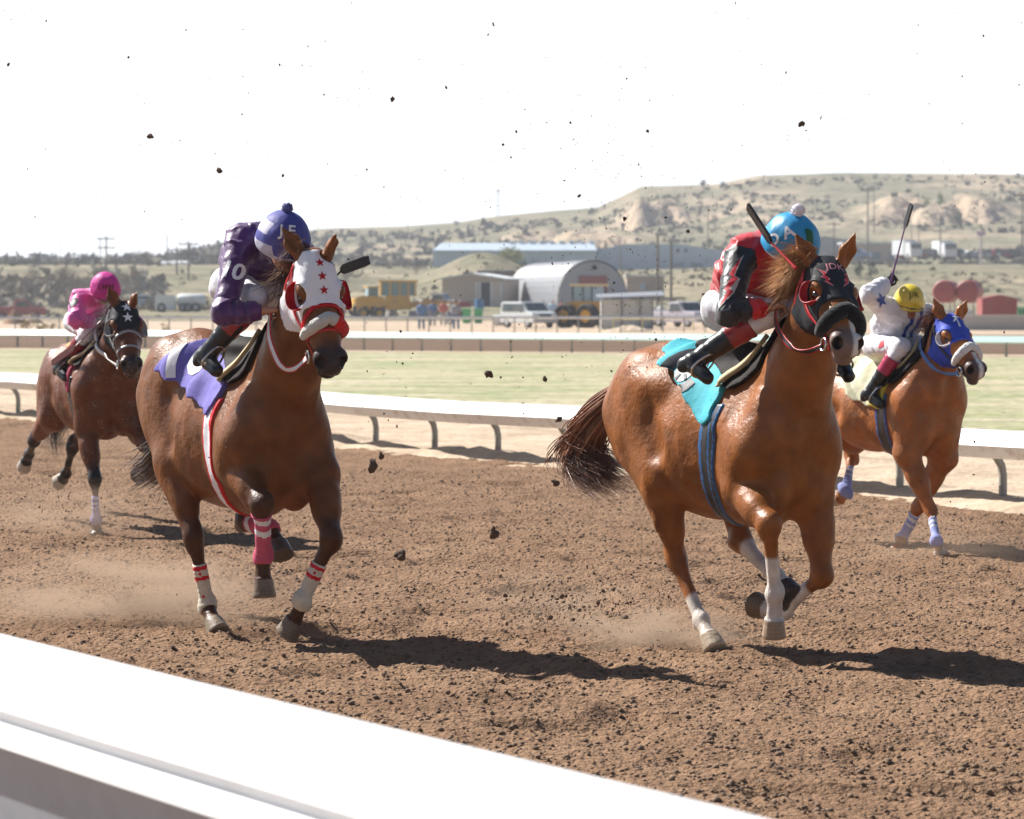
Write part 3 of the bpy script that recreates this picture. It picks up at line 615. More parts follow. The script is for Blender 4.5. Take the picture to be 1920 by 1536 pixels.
# ---------------------------------------------------------------- surface helpers
def bvh_of(*objs):
    V=[];P=[]
    for o in objs:
        b=len(V); V+= [v.co.copy() for v in o.data.vertices]; P+=[tuple(b+i for i in p.vertices) for p in o.data.polygons]
    return BVHTree.FromPolygons(V,P)
def densify(pts,step=.015,closed=False):
    pts=[Vector(p) for p in pts]; out=[]
    n=len(pts); q=[pts[0]*2-pts[1]]+pts+[pts[-1]*2-pts[-2]]
    for i in range(n-1):
        p0,p1,p2,p3=q[i],q[i+1],q[i+2],q[i+3]; m=max(2,int((p2-p1).length/step))
        for k in range(m):
            t=k/m; out.append(.5*((2*p1)+(p2-p0)*t+(2*p0-5*p1+4*p2-p3)*t*t+(3*p1-p0-3*p2+p3)*t**3))
    out.append(pts[-1]); return out
def strap(name,bvh,pts,w_,mats,parent,off=.004,th=.004,project=True,step=.015,edge=None,dir_=None):
    "flat strap laid over a surface; edge adds border strips with material 1"
    P=densify(pts,step); Q=[];Nn=[]
    for p in P:
        if callable(project):
            o_=Vector(project(p)); dr=(p-o_).normalized(); c,n,i,d=bvh.ray_cast(p+dr*.25,-dr,.6)
            if c is None: continue
            if n.dot(dr)<0: n=-n
            Q.append(c+n*off);Nn.append(n)
        elif project:
            c,n,i,d=bvh.find_nearest(p); 
            if c is None: continue
            if project=='max' and (p-c).dot(n)>off: Q.append(p);Nn.append(n); continue
            Q.append(c+n*off);Nn.append(n)
        else: Q.append(p); Nn.append(Vector(dir_) if dir_ is not None else Vector((0,0,1)))
    for _ in range(3):
        Q=[Q[0]]+[(Q[i-1]+Q[i]*2+Q[i+1])/4 for i in range(1,len(Q)-1)]+[Q[-1]]
        Nn=[Nn[0]]+[(Nn[i-1]+Nn[i]*2+Nn[i+1]).normalized() for i in range(1,len(Nn)-1)]+[Nn[-1]]
    cols=[(-.5,0),(.5,0)] if not edge else [(-.5,1),(-.5+edge,0),(.5-edge,1),(.5,1)]
    V=[];F=[];M=[]; nc=len(cols)
    for i,p in enumerate(Q):
        t=(Q[min(i+1,len(Q)-1)]-Q[max(i-1,0)]).normalized(); s=t.cross(Nn[i]).normalized()
        for c,_ in cols:
            base=p+s*c*w_
            V+= [base,base+Nn[i]*th]
    for i in range(len(Q)-1):
        a=i*nc*2; b=(i+1)*nc*2
        for j in range(nc-1):
            m=(1 if edge and j!=1 else 0)
            F.append((a+2*j+1,a+2*j+3,b+2*j+3,b+2*j+1)); M.append(m)
            F.append((a+2*j,b+2*j,b+2*j+2,a+2*j+2)); M.append(m)
        m=1 if edge else 0
        F.append((a,a+1,b+1,b)); M.append(m); e_=2*nc-2
        F.append((a+e_,b+e_,b+e_+1,a+e_+1)); M.append(m)
    L=(len(Q)-1)*nc*2
    for j in range(nc-1):
        F.append((2*j,2*j+2,2*j+3,2*j+1)); M.append(0); F.append((L+2*j,L+2*j+1,L+2*j+3,L+2*j+2)); M.append(0)
    return npmesh(name,[tuple(v) for v in V],F,mats,parent,True,M)
def txt_polys(s,size=1,bold=.0,ext=None):
    cu=bpy.data.curves.new('t','FONT'); cu.body=s; cu.size=size; cu.align_x='CENTER'; cu.align_y='CENTER'; cu.offset=bold; cu.resolution_u=3
    o=bpy.data.objects.new('t',cu); COL.objects.link(o); bpy.context.view_layer.update()
    me=bpy.data.meshes.new_from_object(o.evaluated_get(bpy.context.evaluated_depsgraph_get()))
    V=[(v.co.x,v.co.y) for v in me.vertices]; F=[tuple(p.vertices) for p in me.polygons]
    bpy.data.objects.remove(o); bpy.data.curves.remove(cu); bpy.data.meshes.remove(me); return V,F
def poly(pts): return [tuple(p) for p in pts],[tuple(range(len(pts)))]
def star(r,rin=.4,rot=90):
    return poly([((r if k%2==0 else r*rin)*math.cos(R(rot+36*k)),(r if k%2==0 else r*rin)*math.sin(R(rot+36*k))) for k in range(10)])
BOLT=poly([(-.35,.5),(.12,.16),(-.05,.10),(.28,-.14),(.12,-.18),(.42,-.5),(-.12,-.20),(.05,-.14),(-.28,.06),(-.10,.12)])
def decal(name,bvh,VF,c,u,v,m,parent,off=.0025,far=.25,sc_=1.0,maxe=.02,label=None):
    V,F=VF; c=Vector(c); u=Vector(u).normalized(); v=Vector(v).normalized(); n=u.cross(v).normalized()
    bm=bmesh.new(); vs=[bm.verts.new((a*sc_,b*sc_,0)) for a,b in V]
    for f in F:
        try: bm.faces.new([vs[i] for i in f])
        except ValueError: pass
    bmesh.ops.triangulate(bm,faces=bm.faces)
    for _ in range(5):
        le=[e_ for e_ in bm.edges if e_.calc_length()>maxe]
        if not le: break
        bmesh.ops.subdivide_edges(bm,edges=le,cuts=1); bmesh.ops.triangulate(bm,faces=bm.faces)
    bad=[]
    for q in bm.verts:
        p=c+u*q.co.x+v*q.co.y+n*far
        h,nn,i,d=bvh.ray_cast(p,-n,far*2.2)
        if h is None: bad.append(q); continue
        if nn.dot(n)<0: nn=-nn
        q.co=h+(nn+n*.5).normalized()*off
    bmesh.ops.delete(bm,geom=bad,context='VERTS')
    me=bpy.data.meshes.new(name); bm.to_mesh(me); bm.free()
    o=newobj(name,me,m,parent,True)
    if label: o['label']=label
    return o
def crop(F,lo,hi):
    lo=np.asarray(lo,float); hi=np.asarray(hi,float)
    i0=np.clip(np.floor((lo-F.lo)/F.h).astype(int),0,F.n-1); i1=np.clip(np.ceil((hi-F.lo)/F.h).astype(int)+1,1,F.n)
    G=Fld.__new__(Fld); G.h=F.h; G.lo=F.lo+i0*F.h; G.D=F.D[i0[0]:i1[0],i0[1]:i1[1],i0[2]:i1[2]].copy(); G.n=np.array(G.D.shape)
    G.ax=[G.lo[i]+F.h*np.arange(G.n[i]) for i in range(3)]; return G
def smax(*a):
    r=a[0]
    for b in a[1:]: r=np.maximum(r,b)
    return r
def hair(name,strands,m,parent,w_=.006,rng=None,seg=6):
    "strands: list of point lists; thin tapered three-sided locks"
    V=[];F=[]
    for pts,ww in strands:
        P=densify(pts,.035); n=len(P); b=len(V)
        for i,p in enumerate(P):
            t=(P[min(i+1,n-1)]-P[max(i-1,0)]).normalized(); a=t.cross(Vector((.3,.5,.8))).normalized(); c=t.cross(a)
            r=ww*(1-.92*(i/(n-1))**1.7)*(.6+.4*min(1,i/2))
            for k in range(3):
                an=2.094*k; V.append(tuple(p+a*math.cos(an)*r+c*math.sin(an)*r*.5))
        for i in range(n-1):
            for k in range(3): F.append((b+i*3+k,b+i*3+(k+1)%3,b+(i+1)*3+(k+1)%3,b+(i+1)*3+k))
    return npmesh(name,V,F,m,parent,True)
# ---------------------------------------------------------------- tack
def leather(n,c,r=.4): return mat(n,c,rough=r,bump=.3,bscale=300,var=.2,bdist=.002)
def cloth(n,c,r=.75,var=.12,sheen=.0): return mat(n,c,rough=r,bump=.35,bscale=22,var=var,vscale=14,bdist=.012,sheen=sheen,spec=.25)
def tail_hair(sp,m,parent,seed,n=260,r0=.035,r1=.13,ln=1.0,wisps=.35):
    J=sp['J']; rg=random.Random(seed); T=[Vector(J['tail%d'%i]) for i in range(4)]; S=[]
    for i in range(n):
        a=rg.uniform(0,6.283); q=rg.random()**.5; L=rg.uniform(.55,1.0)*ln; pts=[]
        wob=Vector((rg.gauss(0,1),rg.gauss(0,1),rg.gauss(0,1)))
        for j,t in enumerate(T):
            rr=(r0+(r1-r0)*(j/3)**.8)*q*(1.0 if j<3 else .9)
            d=Vector((math.cos(a)*.7,math.cos(a)*.7,math.sin(a)))
            pts.append(t+d*rr+wob*(wisps*.03*j*(1 if rg.random()<.8 else 2.2)))
        if L<.85: pts=pts[:3]+[pts[2].lerp(pts[3],L)]
        S.append((pts,rg.uniform(.004,.009)))
    return hair('tail',S,m,parent)
def sdpoly(x,z,P_):
    P_=np.asarray(P_,float); d=np.full(len(x),1e9); sg=np.ones(len(x)); n=len(P_)
    for i in range(n):
        a=P_[i]; b=P_[i-1]; ex,ez=b-a; wx=x-a[0]; wz=z-a[1]; t=np.clip((wx*ex+wz*ez)/(ex*ex+ez*ez+1e-12),0,1)
        d=np.minimum(d,(wx-ex*t)**2+(wz-ez*t)**2); c1=z>=a[1]; c2=z<b[1]; c3=ex*wz>ez*wx
        sg=np.where((c1&c2&c3)|(~c1&~c2&~c3),-sg,sg)
    return sg*np.sqrt(d)
def build_horse(key,K,labels):
    sp=SPEC[key]; J=sp['J']; vox=K.get('vox',.0085)
    root=empty('racehorse',(sp['o'][0],sp['o'][1],0),hframe(0,sp['a']),*labels)
    F,H=body_field(sp,K,vox); W,C,B,Fl=K['W'],K['C'],K['B'],K['F']
    body=sdfobj('body',F,coat_mat('coat_'+key,K.get('rough',.46),K.get('cw',.16),K.get('sh',.2),K.get('spat',.25)),root,2,coat_color(J,K,H))
    bv=bvh_of(body); P=H.P; A=H.ax(); out=dict(root=root,H=H,F=F,bv=bv,sp=sp,K=K,body=body)
    # eyes
    for g in(-1,1):
        e_=MB(); e_.ball((0,0,0),.024*H.k,14); o=e_.build('eye',mat('horse_eye',(.012,.007,.005),rough=.06,coat=.6),root,True); o.location=Vector(P(.212,-.062,g*.092))
    # saddle cloth
    dx,dz=K.get('sx',0),W-1.59; sh_=lambda L:[(x+dx,z+dz) for x,z in L]
    cl=crop(F,[-.7,-.44,B+.2],[.62,.44,W+.2]); cl.D-=.018
    cp=K.get('cloth',sh_([(-.46,1.9),(-.40,1.60),(-.22,1.50),(.03,1.345),(.165,1.235),(.235,1.195),(.31,1.25),(.335,1.42),(.36,1.9)]))
    cl.near(lambda p:-.030*np.maximum(0,np.sin(p[:,0]*30+p[:,2]*22+2.5*np.sin(p[:,2]*11+p[:,0]*5)))*sstep(.12,-.12,p[:,0]-dx)-.012*vnoise3(p*11),.05)
    cl.clip(lambda p:smax(sdpoly(p[:,0]+.008*np.sin(p[:,2]*50),p[:,2]+.008*np.sin(p[:,0]*45),cp),(B+.3)-p[:,2]),.07)
    cloth_o=sdfobj('saddle_cloth',cl,K['cloth_m'],root,2,midx=K.get('cloth_idx')); out['cloth']=cloth_o
    # girth
    gx=K.get('girthx',.245)+dx*1.0; gz=crop(F,[gx-.3,-.42,B-.12],[gx+.3,.42,W-.2]); gz.D-=.010
    gl=lambda p:(p[:,0]-(gx+(p[:,2]-1.0-dz)*.16))/(K.get('gw',.058)+.07*np.clip(p[:,2]-.8-dz,0,.5))
    gz.clip(lambda p:smax((np.abs(gl(p))-1)*.06,p[:,2]-(1.32+dz),np.where((p[:,2]<B-.03)|((p[:,2]<B+.10)&(p[:,1]>-.02)),.02,-1)),.05)
    gi=K.get('girth_idx',lambda g:((np.abs(g)>.66)).astype(int))
    sdfobj('girth',gz,K['girth_m'],root,2,midx=lambda c:gi(gl(c)))
    # saddle: seat, dark flap forward over the withers, pale pad edge
    sd_=crop(F,[-.35,-.40,B+.35],[.82,.40,W+.22]); sd_.D-=.028
    sd_.add(ell([.10+dx,0,W+.00],(.24,.11,.05)),.06); sd_.add(ell([-.10+dx,0,W+.03],(.05,.10,.03)),.05)
    spl=sh_([(-.14,1.9),(-.14,1.60),(.08,1.53),(.285,1.455),(.33,1.405),(.40,1.395),(.48,1.43),(.57,1.50),(.61,1.58),(.635,1.66),(.60,1.9)])
    sd_.clip(lambda p: sdpoly(p[:,0],p[:,2],spl),.08)
    so_=sdfobj('saddle',sd_,mat('saddle_black',(.022,.018,.017),.75,spec=.15,bump=.3,bscale=200,bdist=.002),root,2)
    bs=bvh_of(so_,body)
    for g in(-1,1):
        pts=[(x+dx,g*y,z+dz) for x,y,z in ((.275,.34,1.44),(.30,.33,1.49),(.35,.30,1.545),(.41,.26,1.60),(.47,.20,1.65),(.52,.10,1.70))]
        strap('saddle_pad_edge',bs,pts,.045,mat('pad_edge_'+key,K.get('padc',(.42,.34,.2)),.8,bump=.2),root,off=.010,th=.02)
    # noseband roll
    if 'roll' in K:
        t0,rr,m0,m1=K['roll']; pts=[]
        tm=Matrix
        n_=22
        for i in range(n_+1):
            a=math.pi*(-.10+1.20*i/n_); pts.append(Vector(P(t0+.045*abs(math.cos(a)),-.095+.115*math.sin(a),-.076*1.28*math.cos(a))))
        V=[];Fc=[];M=[]; k=16
        for i,p in enumerate(pts):
            t=(pts[min(i+1,n_)]-pts[max(i-1,0)]).normalized(); a_=t.cross(Vector(H.a)).normalized(); b_=t.cross(a_)
            r=rr*(1-.45*abs(2*i/n_-1)**4)
            for j in range(k):
                an=2*math.pi*j/k; V.append(p+(a_*math.cos(an)+b_*math.sin(an))*r)
        V=np.array([tuple(v) for v in V]); V2=V.copy()
        for i in range(n_):
            for j in range(k): Fc.append((i*k+j,i*k+(j+1)%k,(i+1)*k+(j+1)%k,(i+1)*k+j)); M.append(0 if i<n_*.56 else 1)
        # caps
        o=npmesh('noseband_roll',V,Fc,[m0,m1],root,True,M)
        s=o.modifiers.new('s','SUBSURF'); s.levels=s.render_levels=2
        tx=bpy.data.textures.new('fleece','CLOUDS'); tx.noise_scale=.012; d=o.modifiers.new('d','DISPLACE'); d.texture=tx; d.strength=.008; d.mid_level=.5
    return out
def fleece(n,c): return mat(n,c,rough=.95,bump=.8,bscale=160,var=.15,vscale=30,bdist=.006,spec=.1,sheen=.3)
def hood(out,m_main,m_trim,front=.30,cup=True,cupm=None,jaw=True,trim=True):
    H=out['H']; F=out['F']; k=H.k; A=H.ax(); root=out['root']; P=lambda t,n,y:H.P(t,n,y*1.28)
    c=H.P(.18,-.12,0); g=crop(F,c-.36,c+.36); g.D-=.009
    def fr(t,n,y): return t-(front+.0*y)-1.0*np.clip(-.03-n,0,.12)+.9*np.clip(-.17-n,0,.2)
    def reg(p):
        t,n,y=H.loc(p)
        r=smax(fr(t,n,y),-.045-t+.9*np.clip(-.06-n,-.1,.2),-.275-n if jaw else -.16-n,(t+n*.55-.33), -(t*1.0)-.02+ .6*np.maximum(-.1-n,0))
        for nm,s_ in(('earR',-1),('earL',1)):
            b=H.P(.0,-.05,s_*.055)*.5+np.array(out['sp']['J'][nm+'b'])*.5; u_=nrm(np.array(out['sp']['J'][nm])-b); d,_t=segd(p,b+u_*.01,b+u_*.3); r=np.maximum(r,(.046+.03*np.clip(_t*4,0,1))*k-d)
        for s_ in(-1,1):
            e_=P(.205,-.05,s_*.095); q=(p-e_)@A.T; d=np.sqrt((q[:,0]/.062)**2+(q[:,1]/.060)**2+(q[:,2]/.05)**2); r=np.maximum(r,(1-d)*.05)
        return r
    g.clip(reg,.06)
    ho=sdfobj('hood',g,m_main if isinstance(m_main,list) else [m_main],root,3,midx=out['K'].get('hood_idx') and (lambda c_:out['K']['hood_idx'](*H.loc(c_))))
    bv=bvh_of(ho,out['body']); out['hood']=ho; out['bvh_head']=bv
    if trim:
        pts=[]
        for i in range(25):
            y=-.088+.176*i/24; n=-.012-.17*(abs(y)/.088)**2.6; t=front+1.0*min(.12,max(0,-.03-n))-.9*max(0,-.17-n)
            pts.append(P(t,n,y))
        strap('hood_trim',bv,pts,.020,m_trim,root,off=.004,th=.007,project=lambda p:H.P(front,-.11,0))
    if cup:
        for s_ in(-1,1):
            e_=Vector(P(.205,-.055,s_*.085)); a=Vector(H.a); n=Vector(H.n); s=Vector(H.s)*s_; V=[];Fc=[]; N_=14; rows=[(0,.058),(.35,.066),(.7,.070),(1.0,.066)]
            for layer in(0,.005):
                for h,r in rows:
                    for i in range(N_+1):
                        an=math.pi*(.42+1.12*i/N_)       # back half of the eye opening
                        edge=math.sin(math.pi*i/N_)**.5
                        p=e_+(n*math.cos(an)*r*k*1.0+a*math.sin(an)*r*k*1.05)+(s*.8+n*.35)*(h*.075*k*edge)+(n*math.cos(an)+a*math.sin(an))*layer
                        V.append(p)
            m_=N_+1; tot=len(rows)*m_
            for l_ in range(2):
                for q in range(len(rows)-1):
                    for i in range(N_):
                        f=(l_*tot+q*m_+i,l_*tot+q*m_+i+1,l_*tot+(q+1)*m_+i+1,l_*tot+(q+1)*m_+i); Fc.append(f if l_ else f[::-1])
            q=len(rows)-1
            for i in range(N_): Fc.append((q*m_+i,q*m_+i+1,tot+q*m_+i+1,tot+q*m_+i))
            npmesh('blinker_cup',[tuple(v) for v in V],Fc,cupm or m_trim,root)
    return ho
def bridle(out,m_strap,m_rein,hand,wid=.02,browband=False,noseband=True,ring=True,slack=.10,reinw=.022):
    H=out['H']; root=out['root']; bv=out.get('bvh_head') or out['bv']; P=lambda t,n,y:H.P(t,n,y*1.28)
    for g in(-1,1):
        strap('cheek_strap',bv,[P(.50,-.105,g*.065),P(.40,-.12,g*.09),P(.30,-.13,g*.10),P(.15,-.13,g*.11),P(.03,-.10,g*.09)],wid,m_strap,root,off=.005,th=.004)
        if ring:
            c=Vector(P(.50,-.115,g*.062)); mb=MB(); pr=[]
            for i in range(17):
                an=2*math.pi*i/16; pr.append(c+Vector(H.s)*g*.014+(Vector(H.a)*math.cos(an)+Vector(H.n)*math.sin(an))*.032)
            mb.tube(pr,.005,8); mb.build('bit_ring',mat('steel',(.55,.55,.56),.25,metal=1),root,True)
        h=Vector(hand)+Vector((0,.06 if g>0 else 0,0)); b=Vector(P(.50,-.13,g*.07))
        if g>0: h=Vector((hand[0],abs(hand[1])*.8,hand[2]))
        mid=b.lerp(h,.5)+Vector((0,g*.05,-slack)); q1=b.lerp(h,.22)+Vector((0,g*.03,-slack*.7)); q2=b.lerp(h,.8)+Vector((0,g*.05,-slack*.55))
        strap('rein',bv,[b,q1,mid,q2,h],reinw,m_rein,root,project='max',off=.012,th=.005,edge=.2 if isinstance(m_rein,list) and len(m_rein)>1 else None)
    if noseband:
        strap('noseband',bv,[P(.45,-.16,-.03),P(.43,-.13,-.075),P(.41,-.06,-.07),P(.40,-.01,0),P(.41,-.06,.07),P(.43,-.13,.075),P(.45,-.16,.03)],wid*.9,m_strap,root,off=.005,th=.004)
    strap('throat_strap',bv,[P(.02,-.08,-.1),P(.12,-.22,-.09),P(.2,-.27,-.05),P(.24,-.30,0),P(.2,-.27,.05),P(.12,-.22,.09),P(.02,-.08,.1)],wid*.8,m_strap,root,off=.006,th=.004)
    strap('chin_strap',bv,[P(.50,-.11,-.065),P(.50,-.15,-.04),P(.50,-.17,0),P(.50,-.15,.04),P(.50,-.11,.065)],wid,m_strap,root,off=.004,th=.004)
def bandage(out,leg,a,b,mats,idx=None,extra=.007,fet=False):
    "wrap between chain parameters a and b on a leg (1=knee/hock 2=fetlock 3=coronet)"
    J=out['sp']['J']; ch=[np.array(J[n+leg]) for n in (('e','k','f','c','s') if leg[1]=='F' else ('st','h','f','c','s'))]
    def pt(q): i=min(int(q),3); return ch[i]+(ch[i+1]-ch[i])*(q-i)
    allp=np.array([pt(a+(b-a)*i/6) for i in range(7)]); lo=allp.min(0)-.09; hi=allp.max(0)+.09
    g=crop(out['F'],lo,hi); g.D-=extra
    g.near(lambda p: -.0022*np.sin(segd(p,ch[1],ch[2])[1]*95+p[:,0]*30),.03)
    ua=nrm(pt(a+.05)-pt(a)); ub=nrm(pt(b)-pt(b-.05)); pa,pb=pt(a),pt(b)
    lat=[]
    def reg(p):
        best=np.full(len(p),9.)
        for i in range(1,4): d,t=segd(p,ch[i],ch[i+1]); best=np.minimum(best,d)
        return smax(-(p-pa)@ua,(p-pb)@ub,best-.075)
    g.clip(reg,.08)
    def mi(c):
        t=np.zeros(len(c)); best=np.full(len(c),9.)
        for i in range(1,4):
            d,tt=segd(c,ch[i],ch[i+1]); m=d<best; best[m]=d[m]; t[m]=i+tt[m]
        return idx((t-a)/(b-a)) if idx else np.zeros(len(c))
    o=sdfobj('leg_bandage',g,mats,out['root'],2,midx=mi); return o,ch
# ---------------------------------------------------------------- far terrain
SKY_U=[-600,0,60,130,200,300,420,600,750,860,920,1000,1120,1160,1200,1340,1420,1560,1920,2600]
SKY_Y=[488,490,484,485,491,480,456,430,425,418,408,400,390,372,352,347,330,326,327,325]
DR=950.
def terr(X,D):
    u=960+6200*X/np.maximum(D,150); zr=CAMH+(560-np.interp(u,SKY_U,SKY_Y))*DR/6200
    base=sstep(285,545,D)*7.4
    nz=fbm2(X*.012,D*.012,5,61)-.5; n2=fbm2(X*.05,D*.05,4,62)-.5; rid=1-np.abs(fbm2(X*.02,D*.010,4,63)*2-1)
    t=np.clip((D-600)/350.,0,1); t=t**1.35*(1-.12*np.sin(t*math.pi)); z=base+(zr-7.4)*t
    z=z+(nz*8*t+(rid-.6)*6*t+n2*2.4*sstep(590,700,D))*(1-sstep(800,945,D)*.9)
    z+=sstep(950,1150,D)*3*0
    # mounds this side of the warehouse
    uu=(u-908)/85.; z=z+3.6*np.exp(-uu**2)*np.exp(-((D-420)/42)**2)
    z=z-1.2*np.exp(-((D-520)/60)**2)*np.exp(-((u-1080)/300.)**2)+1.5*np.exp(-((u-1500)/260.)**2)*np.exp(-((D-400)/60)**2)+n2*1.6*np.exp(-((D-420)/80)**2)
    # terraces of rock
    dn_=(fbm2(u*.035,D*.0+3,3,51)-.5)*34; un_=(fbm2(D*.05,u*.02,3,52)-.5)*50
    for uc,us,dc,h in((1220,52,830,5.0),(1110,80,735,4.0),(1755,125,790,5.0),(1350,60,860,2.0),(1000,50,800,2.5)):
        z=z+h*(.35+1.1*fbm2(X*.09,D*.09,3,77))*np.exp(-np.abs((u+un_-uc)/us)**6)*(.6*sstep(dc-2,dc+1,D+dn_)+.4*sstep(dc+7,dc+10,D+dn_*1.4)-sstep(dc+12,dc+75,D+dn_))
    return z-.12*(1-sstep(280,330,D))
m_hill=ramp_mat('desert_hill',[(.30,(.130,.125,.082)),(.44,(.19,.178,.118)),(.55,(.235,.205,.138)),(.70,(.33,.27,.19))],.035,detail=10,bump=1.0,bscale=.35,bdist=1.2,fine=(.22,.30),spec=.05)
# exposed sandstone where the slope is steep
nt_=m_hill.node_tree; b_=nt_.nodes['Principled BSDF']; src=b_.inputs['Base Color'].links[0].from_socket
ge=nt_.nodes.new('ShaderNodeNewGeometry'); sp_=nt_.nodes.new('ShaderNodeSeparateXYZ'); nt_.links.new(ge.outputs['True Normal'],sp_.inputs[0])
mr_=nt_.nodes.new('ShaderNodeMapRange'); mr_.inputs['From Min'].default_value=.93; mr_.inputs['From Max'].default_value=.72; nt_.links.new(sp_.outputs['Z'],mr_.inputs['Value'])
mx_=nt_.nodes.new('ShaderNodeMix'); mx_.data_type='RGBA'; nt_.links.new(mr_.outputs[0],mx_.inputs['Factor']); nt_.links.new(src,mx_.inputs['A']); mx_.inputs['B'].default_value=(.43,.335,.24,1); nt_.links.new(mx_.outputs['Result'],b_.inputs['Base Color'])
gridobj('hills',np.concatenate([np.arange(-900,-230,30),np.arange(-230,230,1.5),np.arange(230,901,30)]),np.concatenate([np.arange(280,600,4),np.arange(600,955,2.2),np.array([960,980,1010,1060,1150,1300])]),lambda A,B_,X,Y:terr(X,Y),m_hill)
ho_=bpy.data.objects['hills']; hv=np.empty(len(ho_.data.vertices)*3,np.float32); ho_.data.vertices.foreach_get('co',hv); hv=hv.reshape(-1,3); hu=960+6200*hv[:,0]/hv[:,1]
rk=np.zeros(len(hv))
for uc,us,dc in((1225,60,830),(1115,90,735),(1755,135,790),(1350,60,860),(1000,50,800)):
    dn_=(fbm2(hu*.035,hv[:,1]*.0+3,3,51)-.5)*34; un_=(fbm2(hv[:,1]*.05,hu*.02,3,52)-.5)*50; rk=np.maximum(rk,np.exp(-np.abs((hu+un_-uc)/us)**6)*(sstep(dc-6,dc-2,hv[:,1]+dn_)-sstep(dc+12,dc+20,hv[:,1]+dn_)))
rk=np.maximum(rk,.8*sstep(.60,.68,fbm2(hv[:,0]*.03,hv[:,1]*.05,4,91))*sstep(640,720,hv[:,1]))*np.clip(fbm2(hv[:,0]*.15,hv[:,1]*.15,3,92)*2.2-.3,0,1)
at_=ho_.data.attributes.new('rock','FLOAT','POINT'); at_.data.foreach_set('value',rk.astype(np.float32))
na_=nt_.nodes.new('ShaderNodeAttribute'); na_.attribute_name='rock'; mm_=nt_.nodes.new('ShaderNodeMath'); mm_.operation='MAXIMUM'; nt_.links.new(mr_.outputs[0],mm_.inputs[0]); nt_.links.new(na_.outputs['Fac'],mm_.inputs[1]); nt_.links.new(mm_.outputs[0],mx_.inputs['Factor'])
def gz(X,D): return float(terr(np.array([X]),np.array([float(D)]))[0]) if D>=285 else -.10
def at(u,D): X=(u-960)/6200*D; return X,D
def at_y(u,y,D):
    "height that shows at image row y when it stands at distance D"
    return CAMH+(560-y)*D/6200
# scrub
rg=np.random.RandomState(9)
def scatter(nm,n,u0,u1,d0,d1,r0,r1,col,seed,dens=None,leaf=10,flat=.75):
    rg=np.random.RandomState(seed); D=rg.uniform(d0,d1,n*3); u=rg.uniform(u0,u1,n*3); X=(u-960)/6200*D
    k=fbm2(X*.03,D*.03,3,seed)>(dens or .0); X,D=X[k][:n],D[k][:n]; Z=terr(X,D); n=len(X); R_=rg.uniform(r0,r1,n); V=[]
    for j in range(leaf):
        d=rg.normal(0,1,(n,3)); d/=np.linalg.norm(d,axis=1)[:,None]; d[:,2]=np.abs(d[:,2])*flat; c=np.stack([X,D,Z],1)+d*R_[:,None]*rg.uniform(.3,.9,n)[:,None]
        for q in range(3): V.append(c+rg.normal(0,.42,(n,3))*R_[:,None])
    V=np.stack(V,1).reshape(-1,3); F=np.arange(len(V)).reshape(-1,3)
    o=npmesh(nm,V,F,mat('scrub_'+nm+str(seed),col,.95,var=.35,vscale=.05,spec=.05),None,False); tag(o,kind='stuff'); return o
scatter('scrub',2600,-150,2100,560,940,.4,1.2,(.11,.105,.075),71,.47)
scatter('scrub',900,-150,2100,300,560,.2,.6,(.14,.13,.085),72,.45)
scatter('scrub',460,-60,1000,560,900,0.9,2.2,(.17,.155,.12),73,.50,14)
scatter('thicket',170,-80,300,330,440,.6,1.5,(.30,.27,.22),74,.44,18,1.3)
# ---------------------------------------------------------------- trees
def crown_mesh(R_,H_,n,seed,leafs=.28,base=.0):
    rg=np.random.RandomState(seed); ctr=[]; m=9
    cl=np.stack([rg.normal(0,.45,m)*R_,rg.normal(0,.45,m)*R_,rg.uniform(.25,.9,m)*H_],1); rr=rg.uniform(.28,.55,m)*R_
    V=[]
    for i in range(n):
        j=rg.randint(m); d=rg.normal(0,1,3); d/=np.linalg.norm(d); c=cl[j]+d*rr[j]*rg.uniform(.5,1.05); c[2]=max(c[2],.1)
        q=c+rg.normal(0,leafs*R_*.35,(3,3)); V+=list(q)
    V=np.array(V); return V,np.arange(len(V)).reshape(-1,3)
def tree(name,u,D,hpx,wpx,label,col,seed,cat='tree',group=None,n=420,zoff=0):
    X,_=at(u,D); z=gz(X,D)+zoff; s_=D/6200; H_=hpx*s_; R_=wpx*s_/2; r=empty(name,(X,D,z),0,label,cat,group)
    m=MB(); m.tube([(0,0,-.3),(.05*R_,0,H_*.3),(0,.05*R_,H_*.6)],[R_*.10,R_*.07,R_*.03],6)
    for a in(.5,2.4,4.4): m.tube([(0,0,H_*.25),(math.cos(a)*R_*.4,math.sin(a)*R_*.4,H_*.55)],[R_*.05,R_*.015],5)
    m.build('trunk',mat('bark_grey',(.14,.12,.10),.9),r)
    V,F=crown_mesh(R_,H_,n,seed); npmesh('crown',V,F,mat('crown_'+str(col),col,.9,var=.45,vscale=.5/ max(.3,R_/3),spec=.08),r,False); return r
